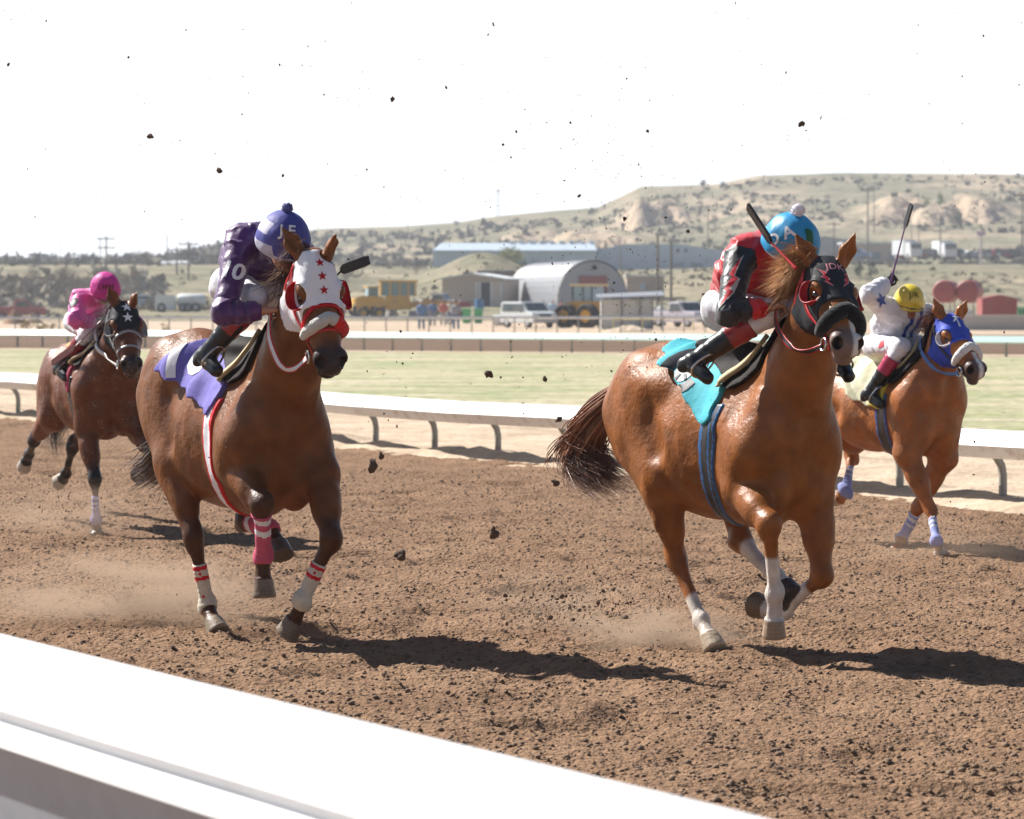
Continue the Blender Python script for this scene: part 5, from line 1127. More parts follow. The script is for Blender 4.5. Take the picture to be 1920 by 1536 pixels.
# ---------------------------------------------------------------- poles and sign
m_wood=bmat('pole_wood',(.17,.14,.12),.9)
def pole(u,D,ytop,ybase,label,arms=1,w_=.16,mt=None,group=None,lamp=False):
    X,_=at(u,D); zb=CAMH+(560-ybase)*D/6200; h=(ybase-ytop)*D/6200; r=empty('utility_pole',(X,D,zb),0,label,'pole',group); m=MB(); m.tube([(0,0,-3),(0,0,h)],[w_,w_*.7],7); m.build('post',mt or m_wood,r,True)
    for i in range(arms):
        m=MB(); m.box((0,0,h-.5-i*1.3),(2.6,.14,.16)); 
        for x in(-1.1,-.4,.4,1.1): m.tube([(x,0,h-.42-i*1.3),(x,0,h-.18-i*1.3)],.05,5)
        m.build('crossarm',mt or m_wood,r)
    if lamp: m=MB(); m.box((.3,0,h),(1.1,.35,.3)); m.build('lamp_head',rim,r)
G='distant utility poles'
for u,D,a,b_,lb,arm,lp in [(200,480,442,506,'tall twin-arm pole on the left hillside, thicker of two',2,False),(189,482,446,503,'plain pole just left of the tall twin-arm one',0,False),(354,430,451,512,'pole with a transformer arm left of the purple jockey',2,False),(332,440,462,510,'short thin pole left of the transformer pole',1,False),(140,520,472,500,'short pole rising from the bare trees',1,False),(218,470,484,512,'small pole right of the twin-arm pole',1,False),(314,500,440,490,'faint pole against the sky left of the purple jockey',0,False),
  (114,700,424,488,'faint tall pole above the bare thicket',0,False),(765,900,378,428,'thin mast on the skyline above the grader',0,False),(1233,300,440,606,'tall pole with a lamp behind the lean-to shed',0,True),(1258,310,452,560,'brown pole right of the lamp pole',0,True),(1163,520,450,503,'thin pole before the blue-grey hall',0,False),(1327,700,384,448,'pole on the hillside above the red jockey',1,False),
  (1563,600,416,470,'crossarm pole right of the sky blue cap',1,False),(1626,560,352,460,'tallest dark pole on the right hillside',1,False),(1638,640,362,410,'thin pole beside the tallest dark one',0,False),(1708,600,424,466,'left pole of two above the white semi truck',0,False),(1722,600,412,466,'right pole of two above the white semi truck',0,False),(1762,560,428,490,'light wooden pole in the far row of cars',1,False),(1916,500,362,470,'pole cut by the right edge of the picture',1,False),(907,620,412,450,'thin pole on the slope over the warehouse roof',0,False),(1790,900,300,330,'skyline pole',0,False)]:
    if u==1790: continue
    pole(u,D,a,b_,lb,arm,.10 if arm==0 and not lp else .15,group=G,lamp=lp)
# lattice mast
X,_=at(934,945); r=empty('radio_mast',(X,945,at_y(934,408,945)),0,'pale lattice radio mast on the skyline above the warehouse','mast'); m=MB(); h=52*945/6200
for x in(-.5,.5): m.tube([(x,0,-2),(x*.6,0,h)],.12,5)
for i in range(9): m.tube([(-.5,0,i*h/9),(.45,0,(i+1)*h/9)],.04,4)
m.build('lattice',bmat('mast_pale',(.6,.62,.65)),r); m=MB(); m.box((0,0,h-.3),(1.0,.4,.6)); m.build('antenna',bmat('mast_pale',(.6,.62,.65)),r)
X,_=at(1838,520); r=empty('billboard',(X,520,at_y(1838,476,520)),0,'small pink and white billboard on a single post at the right','billboard'); k=520/6200; m=MB(); m.tube([(0,0,-2),(0,0,34*k)],.2,7); m.build('post',bmat('post_pink',(.6,.5,.5)),r); m=MB(); m.box((0,0,38*k),(17*k,.4,8*k)); m.build('panel',bmat('panel_pink',(.55,.42,.50)),r)
# ---------------------------------------------------------------- far rails
def far_rail(P0,P1,label,h,th,bw,nposts,mt,two=False):
    P0=Vector((*P0,0));P1=Vector((*P1,0)); r=empty('course_rail',P0,0,label,'rail'); d=P1-P0; u=d.normalized(); n=Vector((-u.y,u.x,0)); V=[]
    for p in(Vector((0,0,0)),d):
        for a,z in((-bw*.7,h-th),(.02,h),(.08,h-.03),(.08,h-th-.05)): V.append(p+n*a+Vector((0,0,z)))
    m=MB(); m.add(V,[(0,1,2,3),(7,6,5,4)]+[(i,i+4,(i+1)%4+4,(i+1)%4) for i in range(4)]); m.build('top_rail',mt,r)
    for i in range(nposts):
        p=d*(i+.5)/nposts; q=MB(); q.tube([p+Vector((0,0,-.2)),p+Vector((0,0,h-th))],.045,6); q.build('post',m_post,r,True)
far_rail(at(-260,132),at(2200,103),'pale green far inner rail crossing the whole picture beyond the grass',.66,.20,.30,44,mat('rail_mint',(.46,.62,.58),.4,spec=.4))
far_rail(at(-200,186),at(1420,192),'thin white outer rail behind which the men stand',.84,.10,.06,40,m_rail)
# ---------------------------------------------------------------- people at the far rail
def bystander(u,D,shirt,trou,label,pose=0,hat=None,rz=0,y=None):
    X,_=at(u,D); r=empty('person',(X,D,-.02),rz,label,'person'); vox=.03
    def mk(F):
        sh=np.array([0,0,1.42]); hp=np.array([0,0,.95])
        return sh,hp
    skin=mat('skin_far',(.35,.2,.13),.6); J_=dict(hl=(-.1,0,.93),hr=(.1,0,.93),kl=(-.12,-.03,.5),kr=(.13,.02,.5),al=(-.13,.03,.07),ar=(.15,0,.07))
    arms=[((-.2,0,1.40),(-.27,-.05,1.12),(-.20,-.25,1.0)),((.2,0,1.40),(.28,-.04,1.12),((.50,-.1,1.16) if pose==1 else (.22,-.26,1.02)))]
    F=Fld((-.7,-.5,-.05),(.8,.4,1.9),vox); F.add(ell((0,-.02,1.66),(.085,.10,.125)),.02); F.add(ell((0,-.12,1.65),(.02,.02,.03)),.03); F.add(cone((0,0,1.45),(0,-.01,1.58),.06,.055),.03); F.add(cone((0,0,.98),(0,0,1.36),.12,.14,[1,0,0],.15,.19),.05)
    for a,b,c in arms: F.add(cone(a,b,.05,.042),.03); F.add(cone(b,c,.042,.032),.03); F.add(ell(c,(.045,.05,.05)),.02)
    for a,b,c in(('hl','kl','al'),('hr','kr','ar')): F.add(cone(J_[a],J_[b],.075,.055),.03); F.add(cone(J_[b],J_[c],.055,.04),.03); F.add(cone(J_[c],np.array(J_[c])+[0,-.16,-.03],.04,.035),.02)
    sdfobj('body',F,skin,r,1)
    F=Fld((-.7,-.5,.7),(.8,.4,1.7),vox); F.add(cone((0,0,.95),(0,0,1.36),.155,.165,[1,0,0],.19,.225),.05)
    for a,b,c in arms: F.add(cone(a,b,.075,.062),.04); F.add(cone(b,np.array(b)*.3+np.array(c)*.7,.06,.05),.03)
    sdfobj('shirt',F,cloth('shirt_'+'_'.join('%d'%(x*99) for x in shirt),shirt),r,1)
    F=Fld((-.5,-.4,-.05),(.5,.4,1.1),vox); F.add(cone((0,0,.92),(0,0,1.0),.15,.15,[1,0,0],.18,.18),.04)
    for a,b,c in(('hl','kl','al'),('hr','kr','ar')): F.add(cone(J_[a],J_[b],.10,.08),.04); F.add(cone(J_[b],J_[c],.08,.068),.03)
    sdfobj('trousers',F,cloth('trouser_'+'_'.join('%d'%(x*99) for x in trou),trou),r,1)
    if hat:
        m=MB(); m.lathe([(0,1.83),(.09,1.82),(.11,1.75),(.115,1.72),(.19,1.715),(.19,1.70),(0,1.70)],(0,-.02,0),'z',14); m.build('hat',cloth('hat_'+'_'.join('%d'%(x*99) for x in hat),hat),r,True)
    return r
jean=(.12,.17,.28)
bystander(790,201,(.14,.24,.42),jean,'man in blue shirt and white cap reaching along the far rail',1,(.7,.7,.68)); bystander(855,201,(.33,.33,.36),jean,'man in grey shirt and dark cap standing right at the far rail',0,(.08,.08,.09)); bystander(811,226,(.12,.2,.36),(.2,.2,.22),'man in dark blue shirt and dark hat between the two men at the rail',0,(.1,.08,.08)); bystander(831,230,(.5,.16,.12),(.3,.3,.3),'person in a rust red top behind the far rail',0,(.25,.2,.18)); bystander(843,238,(.55,.5,.42),jean,'person in a cream top half hidden behind the man in grey',0)
bystander(1036,250,(.35,.5,.65),(.5,.45,.4),'person in light blue near the small orange tractor',0); bystander(1053,246,(.35,.05,.08),(.1,.1,.12),'person in maroon beside the small orange tractor',0,(.1,.1,.1)); bystander(1019,262,(.20,.07,.06),(.12,.1,.1),'person in dark brown behind the silver SUV',0)
# ---------------------------------------------------------------- jockeys
def vec(p): return np.array(p,float)
def build_jockey(key,spk,Q,labels):
    sp=SPEC[spk]; J=sp['J']; root=empty('person',(sp['o'][0],sp['o'][1],0),hframe(0,sp['a']),*labels)
    hd=vec(J['jhead']); shR,shL=vec(J['jshR']),vec(J['jshL']); elR,haR=vec(J['jelR']),vec(J['jhaR'])
    hipR=vec(J['jhipR']); knR,anR,toR=vec(J['jknR']),vec(J['janR']),vec(J['jtoR'])
    mir=lambda p:p*np.array([1,-1,1])
    toR=anR+np.array([.115,-.02,-.075])
    elL=vec(Q.get('elL',mir(elR)+(shL-mir(shR))*.5)); haL=vec(Q.get('haL',mir(haR))); hipL=mir(hipR); knL,anL,toL=mir(knR),mir(anR),mir(toR)
    hip=(hipR+hipL)/2; shm=(shR+shL)/2; Y=np.array([0,1.,0]); c=Q.get('c',1.0); hr=Q['hr']
    up=nrm(Q.get('up',(.35,0,.94))); fw=Q.get('fw',(.9,0,-.35)); fw=nrm(np.array(fw)-up*(np.array(fw)@up)); sd=np.cross(up,fw)
    if sd[1]<0: sd=-sd
    AX=np.array([fw,sd,up]); hc=hd   # helmet centre
    HP=lambda f,s,u: hc+(fw*f+sd*s+up*u)*(hr/.14)
    vox=Q.get('vox',.007)
    pts=np.array([hd,shR,shL,elR,elL,haR,haL,hipR,hipL,knR,knL,anR,anL,toR,toL])
    lo,hi=pts.min(0)-.24,pts.max(0)+.24
    # --- skin body (continuous): head, face, neck, trunk, limbs, hands, feet
    F=Fld(lo,hi,vox)
    F.add(cone(hip,shm,.09,.10,Y,.11,.13),.04)
    F.add(cone(shm,HP(-.02,0,-.09),.055,.05),.04)
    F.add(ell(HP(-.005,0,-.005),(.098*hr/.14,.078*hr/.14,.105*hr/.14),AX),.03)
    F.add(ell(HP(.03,0,-.115),(.062*hr/.14,.052*hr/.14,.055*hr/.14),AX),.03)
    F.add(ell(HP(.088,0,-.150),(.018,.022,.016),AX),.02)
    F.add(cone(HP(.092,0,-.045),HP(.112,0,-.085),.010,.016),.012)
    for g in(-1,1):
        F.add(ell(HP(.075,g*.03,-.07),(.02,.022,.018),AX),.02); F.add(ell(HP(.082,g*.033,-.028),(.012,.022,.010),AX),.012)
        F.add(ell(HP(-.005,g*.080,-.06),(.018,.010,.030),AX),.008)
        F.cut(ell(HP(.096,g*.032,-.048),(.012,.018,.009),AX),.008)
    F.add(ell(HP(.098,0,-.112),(.010,.022,.006),AX),.006); F.add(ell(HP(.096,0,-.124),(.010,.019,.006),AX),.006)
    def arm(F,s,e,w_,r0,r1,r2,k=.03):
        F.add(cone(s,e,r0,r1),k); F.add(cone(e,w_,r1,r2),k)
    def handf(F,w_,e,g,grip):
        u=nrm(w_-e); side=nrm(np.cross(u,[0,0,1])); dn=nrm(np.cross(side,u)); dn=dn if dn[2]<0 else -dn
        if grip is not None: dn=nrm(np.array(grip)-u*(np.array(grip)@u))
        side=np.cross(u,dn)
        pc=w_+u*.05
        F.add(cone(w_-u*.01,pc+u*.01,.020,.020,side,.026,.036),.014)
        for i in range(4):
            o=side*(-.030+.020*i); k0=pc+u*.030+o; k1=k0+nrm(u*.6+dn*.8)*(.034-.004*abs(i-1.3)); k2=k1+nrm(dn*.7-u*.7)*.028; k3=k2-nrm(u*.9+dn*.2)*.018
            F.add(cone(k0-u*.02,k0,.011,.0105),.006); F.add(cone(k0,k1,.0105,.0095),.003); F.add(cone(k1,k2,.0095,.0085),.003); F.add(cone(k2,k3,.0085,.0075),.003)
        tb=w_+u*.015-side*.028*g; F.add(cone(tb,tb+nrm(u*.7+dn*.5-side*.3*g)*.042,.013,.011),.008)
        t2=tb+nrm(u*.7+dn*.5-side*.3*g)*.042; F.add(cone(t2,t2+nrm(u*.5+dn*.6+side*.5*g)*.03,.011,.009),.004)
    for g,s,e,w_ in((-1,shR,elR,haR),(1,shL,elL,haL)):
        wr=w_-nrm(w_-e)*.05; arm(F,s,e,wr,.05,.038,.026); handf(F,wr,e,g,Q.get('gripR') if g<0 else None)
    for h_,k_,a_,t_ in((hipR,knR,anR,toR),(hipL,knL,anL,toL)):
        F.add(cone(h_,k_,.075,.05),.03); F.add(cone(k_,a_,.048,.036),.03); F.add(cone(a_,a_+(t_-a_)*.55,.030,.018),.02)
    sk=Q.get('skin',(.42,.22,.14)); 
    def skc(V):
        C=np.tile(np.array(sk),(len(V),1)); q=(V-hc)@AX.T*(.14/hr)
        if Q.get('glove'):
            for w_,e in((haR,elR),(haL,elL)):
                d=np.linalg.norm(V-w_,axis=1); C[d<.105]=Q['glove']
        lip=(np.abs(q[:,2]+.118)<.010)&(np.abs(q[:,1])<.024)&(q[:,0]>.085); C[lip]=np.array(sk)*np.array([.9,.55,.5])
        hairm=(q[:,2]>-.09)&(q[:,0]<.02)|((q[:,2]>.02)); C[hairm&(np.linalg.norm(q,axis=1)<.16)]=(.03,.02,.015)
        eye=((np.abs(np.abs(q[:,1])-.032)<.014)&(np.abs(q[:,2]+.048)<.007)&(q[:,0]>.07)); C[eye]=(.03,.02,.015)
        return C
    bo=sdfobj('body',F,mat('skin_'+key,sk,rough=.5,attr='coat',sss=.1,spec=.35,bump=.15,bscale=120,bdist=.002),root,1,skc)
    # --- silks
    Fj=Fld(lo,hi,vox); b0=hip+(shm-hip)*-.05+np.array([-.03,0,.01]); b1=shm
    hump=vec(Q.get('hump',(-.03,0,.02)))
    Fj.add(cone(b0,b0*.4+b1*.6+hump,.125*c,.14*c,Y,.155*c,.18*c),.06); Fj.add(cone(b0*.45+b1*.55+hump,b1,.14*c,.11*c,Y,.18*c,.17*c),.06)
    Fj.add(cone(shR+Y*.05,shL-Y*.05,.078*c,.078*c),.06); Fj.add(cone(shm,HP(-.05,0,-.10),.075,.055),.04)
    sr=Q.get('sr',1.0)
    for s,e,w_ in((shR,elR,haR),(shL,elL,haL)):
        wr=w_-nrm(w_-e)*.045
        Fj.add(cone(s,e,.078*c*sr,.066*c*sr),.05); Fj.add(cone(e,e+(wr-e)*.75,.067*c*sr,.056*c*sr),.03); Fj.add(cone(e+(wr-e)*.7,wr,.055*c*sr,.034),.02); Fj.add(cone(wr-nrm(w_-e)*.03,wr-nrm(w_-e)*.005,.036,.036),.008)
    sgs=[(shR,elR),(elR,haR),(shL,elL),(elL,haL),(hip,shm)]
    def nearest(V):
        ds=[];ts=[]
        for a,b in sgs: d,t=segd(V,a,b); ds.append(d);ts.append(t)
        ds=np.array(ds); ds[4]-=.085; i=ds.argmin(0); return i,np.array(ts)[i,np.arange(len(V))]
    def fold(V):
        i,t=nearest(V); L=np.where(i==4,5.,4.2); n=vnoise3(V*9)*2; n2=vnoise3(V*21+3)
        W_=V+np.stack([vnoise3(V*6+5),vnoise3(V*6+11),vnoise3(V*6+17)],1)*.16
        a=1-np.abs(np.sin(t*L*2.6+n*2.2+W_[:,1]*14)); b=1-np.abs(np.sin(W_[:,2]*31+W_[:,0]*19))
        f=a**2.2*.85+b**3*.6+.3*np.sin(t*21+n*6)
        f=.35+(f-.35)*np.where((i==0)&(t>.15)&(t<.85),.30,1.0)
        return -(f-.35)*.0125*Q.get('fold',1.0)-(n2-.5)*.009-.014*(vnoise3(V*4.+9)-.5)
    Fj.near(fold,.06)
    def cutj(V):
        r=-(V-b0)@nrm(shm-hip)-.045+0*V[:,0]
        d,t=segd(V,hip,shm); near_t=d<.24
        i,_=nearest(V); r=np.where(i==4,r,-1)
        for w_,e in((haR,elR),(haL,elL)):
            u=nrm(w_-e); r=np.maximum(r,np.where(np.linalg.norm(V-w_,axis=1)<.13,(V-w_)@u+.048,-1))
        q=(V-hc)@AX.T; r=np.maximum(r,(hr*.62)-np.linalg.norm(q,axis=1)*1.0)
        return r
    Fj.clip(cutj,.3)
    jk=sdfobj('racing_silks',Fj,Q['silk_m'],root,2,midx=(lambda C:Q['silk_idx'](C,*nearest(C),dict(shR=shR,elR=elR,haR=haR,hc=hc,shm=shm,hip=hip))) if 'silk_idx' in Q else None)
    bj=bvh_of(jk)
    # --- breeches
    Fb=Fld(lo,hi,vox); Fb.add(ell(hip+np.array([-.01,0,-.02]),(.13*c,.155*c,.12*c)),.05); Fb.add(cone(hip,hip+(shm-hip)*.35,.125*c,.115*c,Y,.15*c,.145*c),.05)
    for h_,k_,a_ in((hipR,knR,anR),(hipL,knL,anL)):
        Fb.add(cone(h_,k_,.095*c,.060*c),.05); Fb.add(cone(k_,k_+(a_-k_)*.5,.060*c,.046*c),.03)
    Fb.near(lambda V:-(np.sin(V[:,0]*60+V[:,2]*45+vnoise3(V*10)*7)*.0035+(vnoise3(V*14)-.5)*.012),.05)
    br=sdfobj('breeches',Fb,Q.get('breech_m',cloth('breeches_white',(.72,.72,.76),.6,.05)),root,2)
    # --- boots
    for nm,k_,a_,t_ in(('R',knR,anR,toR),('L',knL,anL,toL)):
        Fo=Fld(np.minimum(np.minimum(k_,a_),t_)-.13,np.maximum(np.maximum(k_,a_),t_)+.13,.006)
        k0=k_+(a_-k_)*.24; u=nrm(a_-k_); t_=a_+np.array([.115,.02*(1 if nm=='R' else -1),-.075]); f=nrm(t_-a_)
        Fo.add(cone(k0,a_-u*.02,.066*c,.043*c),.02); Fo.add(cone(a_,t_,.042,.034),.03); Fo.add(ell(a_-f*.02+u*.03,(.04,.036,.04)),.02)
        dn=nrm(u-f*(u@f)); 
        Fo.add(cone(a_-f*.03+dn*.045,a_-f*.02+dn*.055,.026,.026),.01); Fo.add(cone(a_+f*.02+dn*.036,t_+dn*.024,.012,.010,np.cross(f,dn),.036,.032),.008)
        Fo.near(lambda V:-(np.sin(((V-k0)@u)*90+vnoise3(V*15)*5)*.0018),.03)
        Fo.clip(lambda V:-(V-k0)@u,.1)
        sdfobj('riding_boot',Fo,[leather('boot_black',(.014,.014,.016),.32),leather('boot_top_'+key,Q.get('boottop',(.30,.03,.035)),.3)],root,2,midx=lambda C:(((C-k0)@u)<.13).astype(int))
        # stirrup iron
        m_=MB(); s0=t_*.45+a_*.55; sd2=nrm(np.cross(f,dn)); ppp=[s0+sd2*.055*math.cos(an)*1.0-dn*(-.045 if math.sin(an)<0 else .11)*abs(math.sin(an)) for an in [2*math.pi*i/20 for i in range(21)]]
        m_.tube(ppp,.006,6); m_.build('stirrup',mat('steel',(.55,.55,.56),.25,metal=1),HROOT[spk],True)
        m_=MB(); m_.tube([s0-dn*.11,s0-dn*.11+(np.array([.02,0,.0])+ (k_-a_)*.35)],.011,6); m_.build('stirrup_leather',mat('saddle_black',(.022,.018,.017),.75),HROOT[spk],True)
    # --- helmet
    k=hr/.14; hv=.006
    Fh=Fld(hc-.24,hc+.24,hv)
    if Q.get('cap',True):
        Fh.add(ell(hc,(.150*k,.134*k,.140*k),AX),.01); Fh.add(ell(HP(.0,0,-.025),(.155*k,.138*k,.10*k),AX),.03)
    Fh.add(ell(HP(.115,0,-.055),(.060*k,.085*k,.012*k),np.array([nrm(fw-up*.35),sd,nrm(up+fw*.35)])),.02)
    Fh.near(lambda V:-(vnoise3(V*20)-.5)*.008*Q.get('hfold',1.0),.03)
    Fh.clip(lambda V:smax(-((V-hc)@up)-.072*k-.25*((V-hc)@fw),(.106*k)-np.sqrt(((V-hc)@fw/1.05)**2+((V-hc)@sd/.88)**2+((V-hc)@up)**2)),.3)
    hm=sdfobj('helmet',Fh,Q['helm_m'],root,2,midx=(lambda C:Q['helm_idx']((C-hc)@fw/k,(C-hc)@sd/k,(C-hc)@up/k)) if 'helm_idx' in Q else None)
    bh=bvh_of(hm)
    if 'pom' in Q:
        pc,pr=Q['pom']; S=[]; rg=random.Random(5); cc=Vector(HP(0,0,.128)+up*pr*.8)
        for i in range(420):
            z=rg.uniform(-1,1); a=rg.uniform(0,6.283); q=math.sqrt(1-z*z); d=Vector((q*math.cos(a),q*math.sin(a),z))
            S.append(([cc+d*.004,cc+d*pr*.6+Vector((rg.gauss(0,.002),)*3),cc+d*pr*rg.uniform(.9,1.08)],.0042))
        po=hair('pompom',S,pc,hm); m_=MB(); m_.ball(tuple(cc),pr*.82,12); mm=m_.build('pompom_core',pc if not isinstance(pc,list) else pc[0],po,True)
    # goggles
    gp=[HP(.02*0-.0,-.128,-.055),HP(.07,-.105,-.05),HP(.118,-.05,-.045),HP(.128,0,-.045),HP(.118,.05,-.045),HP(.07,.105,-.05),HP(-.0,.128,-.055)]
    strap('goggles',bh,gp,.042*k,mat('goggle_lens',(.02,.02,.025),.1,coat=.5),root,project=False,dir_=tuple(fw),th=.008)
    return dict(root=root,hm=hm,bh=bh,bj=bj,HP=HP,fw=fw,sd=sd,up=up,k=k,jk=jk,J=dict(shR=shR,elR=elR,haR=haR,knR=knR,hipR=hipR,anR=anR,bb=bvh_of(br)),br=br)
def whip(key,pts,m_grip,m_shaft,label):
    "riding crop: list of points grip..tip in the horse frame; last section is the flap"
    sp=SPEC[key]; r=empty('riding_crop',(sp['o'][0],sp['o'][1],0),hframe(0,sp['a']),label,'riding crop')
    a,b,c_=[Vector(p) for p in pts]
    m=MB(); m.tube([a,a.lerp(b,.5),b],[.009,.006,.005],8); m.build('shaft',m_shaft,r,True)
    m=MB(); d=(c_-b); u=d.normalized(); s=u.cross(Vector((.3,1,.2))).normalized(); t=u.cross(s)
    V=[];
    for q,w_ in((0,.012),(.1,.026),(.9,.026),(1,.022)):
        p=b+d*q
        V+= [p+s*w_+t*.007,p-s*w_+t*.007,p-s*w_-t*.007,p+s*w_-t*.007]
    F=[(0,1,2,3),(15,14,13,12)]
    for i in range(3):
        for j in range(4): F.append((i*4+j,i*4+(j+1)%4,(i+1)*4+(j+1)%4,(i+1)*4+j))
    m.add(V,F); m.build('flap',m_grip,r,False)
    return r
# ---------------------------------------------------------------- the four runners
red=cloth('trim_red',(.55,.015,.02),.55); whitec=cloth('cloth_white',(.74,.74,.78),.6,.06); blackc=cloth('cloth_black',(.02,.021,.026),.7)
pink_t=cloth('bandage_pink',(.55,.10,.17),.9,.2); band_w=cloth('bandage_white',(.62,.58,.48),.9,.18); band_r=cloth('bandage_red',(.6,.02,.03),.9)
rubber=leather('rein_black',(.02,.02,.022),.5); strap_red=leather('strap_red',(.5,.02,.025),.35); strap_grey=leather('strap_grey',(.34,.34,.36),.4); strap_white=leather('strap_white',(.7,.69,.68),.4); strap_black=leather('strap_black',(.02,.02,.022),.35)
strap_blue=leather('strap_blue',(.10,.20,.45),.4)
navy=cloth('cloth_navy',(.02,.02,.12),.7)
HROOT={}
hb=dict(RF=(.21,.16,.115),LF=(.21,.16,.115),RH=(.24,.19,.14),LH=(.12,.09,.07))
# --- chestnut in the white hood
purple_cloth=cloth('saddle_cloth_purple',(.15,.13,.42),.75); 
K1=dict(spat=.05,W=1.60,C=1.68,B=.68,F=.93,c=1.16,coat=(.185,.067,.020),points=(.075,.03,.013),hoof=hb,muzc=(.035,.032,.034),sx=.06,cloth=[(-.02,1.95),(-.04,1.74),(-.22,1.63),(-.41,1.47),(-.10,1.375),(.20,1.27),(.33,1.235),(.40,1.28),(.43,1.46),(.42,1.95)],girth_idx=lambda g:((g<-.62)|(g>.5)).astype(int),cloth_m=[purple_cloth],  # points darkened to carry the shade on this horse's legs
  girth_m=[whitec,red],girthw=.12,roll=(.345,.034,fleece('fleece_grey',(.55,.54,.50)),fleece('fleece_red',(.62,.02,.015))),sh=.22,cw=.22,rough=.44,kw=1.04)
o1=build_horse('h1',K1,('dark chestnut racehorse in a white hood with red stars and red and white girth','horse')); HROOT['h1']=o1['root']
hd1=hood(o1,cloth('hood_white',(.80,.80,.84),.5,.04),red,front=.275)
H=o1['H']; 
for q,(t,y) in enumerate(((.062,-.006),(.132,-.003),(.20,.0))):
    decal('star',bvh_of(hd1),star(.026,.42),H.P(t,.02,y),H.s*(1 if np.cross(H.s,-H.a)@H.n>0 else -1),-H.a,cloth('star_red',(.42,.01,.02),.6),hd1,off=.003)
bridle(o1,strap_red,[strap_white,strap_red],o1['sp']['J']['jhaR'],slack=.16,reinw=.034)
tail_hair(o1['sp'],mat('tail_brown',(.10,.055,.035),.42,spec=.5,var=.4,vscale=12),o1['root'],3,420,.03,.09)
J=o1['sp']['J']
bandage(o1,'RF',1.18,2.35,[pink_t,whitec],lambda u:(((u>.05)&(u<.13))|((u>.22)&(u<.31))).astype(int))
def dia(bvo,ch,pts,par):
    for (t,off,sz) in pts:
        p=ch[1]+(ch[2]-ch[1])*(t-1) if t<2 else ch[2]+(ch[3]-ch[2])*(t-2); ax=nrm(ch[1]-ch[2]); n=nrm(np.array([.85,-.5,0])-ax*(np.array([.85,-.5,0])@ax)); u=np.cross(ax,n)
        decal('diamond_mark',bvo,poly([(0,-1),(.8,0),(0,1),(-.8,0)]),p+u*off,u,ax,band_r,par,sc_=sz,off=.002,far=.12)
for leg in('LF','RH'):
    b_,ch=bandage(o1,leg,1.40,2.30,[band_w,band_r],lambda u:(((u>.03)&(u<.09))|((u>.19)&(u<.25))).astype(int))
    dia(bvh_of(b_),ch,[(1.53,.0,.011)]+([(1.85,-.008,.011)] if leg=='RH' else []),b_)
bandage(o1,'LH',1.2,2.3,[pink_t,whitec],lambda u:((u>.05)&(u<.13)).astype(int))
def mane(o,colr,n,seed,flow,L0,L1,t0=0,t1=.6,name='mane'):
    H=o['H']; rg=random.Random(seed); S=[]; top=Vector(H.P(-.0,-.055,0)); base=Vector((.42,0,o['K']['W']-.03)); bv=o['bv']
    for i in range(n//7):
        t=rg.uniform(t0,t1); L=rg.uniform(L0,L1); f=Vector(flow)+Vector((rg.gauss(0,.16),rg.gauss(0,.16),rg.gauss(0,.16))); f.normalize(); wv=Vector((rg.gauss(0,1),rg.gauss(0,1),rg.gauss(0,1)))*.02
        for j in range(9):
            p=top.lerp(base,t+rg.gauss(0,.02)); c_,nn,_,d=bv.find_nearest(p+Vector((-.05,-.01,.10))); c_=c_+Vector((rg.gauss(0,.01),rg.gauss(0,.01),-.006))
            l=L*rg.uniform(.7,1.1); e_=Vector((rg.gauss(0,.012),rg.gauss(0,.012),rg.gauss(0,.012)))
            S.append(([c_,c_+nn*.022+f*l*.3+e_*.4,c_+nn*.02+f*l*.65+wv+e_,c_+f*l+wv*1.8+e_*2+Vector((0,0,-.07*l))],rg.uniform(.0014,.003)))
    return hair(name,S,mat('mane_'+colr[0],colr[1],.6,spec=.25,var=.35,vscale=10),o['root'])
mane(o1,('brown',(.20,.10,.05)),420,11,(-.2,-.85,.02),.07,.17,0,.5)
BV=np.array([.89,-.45,0]); RT=np.array([.45,.89,0])
def mark(J_,txt,n,m,size,par=None,v=(0,0,1),bvh=None,c=None,bold=.006,label=None,name='letters',roll=0,offs=.003):
    n=nrm(n); v=nrm(np.array(v,float)-n*(np.array(v,float)@n)); u=np.cross(v,n); 
    if roll: cr,sr_=math.cos(roll),math.sin(roll); u,v=u*cr+v*sr_,v*cr-u*sr_
    c=J_['HP'](0,0,0) if c is None else c
    VF=txt_polys(txt,1,bold) if isinstance(txt,str) else txt
    return decal(name,bvh or J_['bh'],VF,c+n*.12,u,v,m,par or J_['hm'],off=offs,far=.15,sc_=size,maxe=.008,label=label)
def lettermat(n,c): return mat(n,c,rough=.6)
# saddle cloth numerals
cb=bvh_of(o1['cloth'])
def side_mark(o,txt,p,size,m,bold=.02,tilt=0,nn=(.25,-.95,.25),name='number',offs=.004):
    n=nrm(nn); v=np.array([math.sin(tilt),0,math.cos(tilt)]); v=nrm(v-n*(v@n)); u=np.cross(v,n); VF=txt_polys(txt,1,bold) if isinstance(txt,str) else txt
    return decal(name,bvh_of(o['cloth']),VF,np.array(p),u,v,m,o['cloth'],off=offs,far=.4,sc_=size,maxe=.012)
side_mark(o1,'10',(-.13,-.25,1.545),.34,lettermat('number_white',(.74,.74,.78)),.035,-.15)
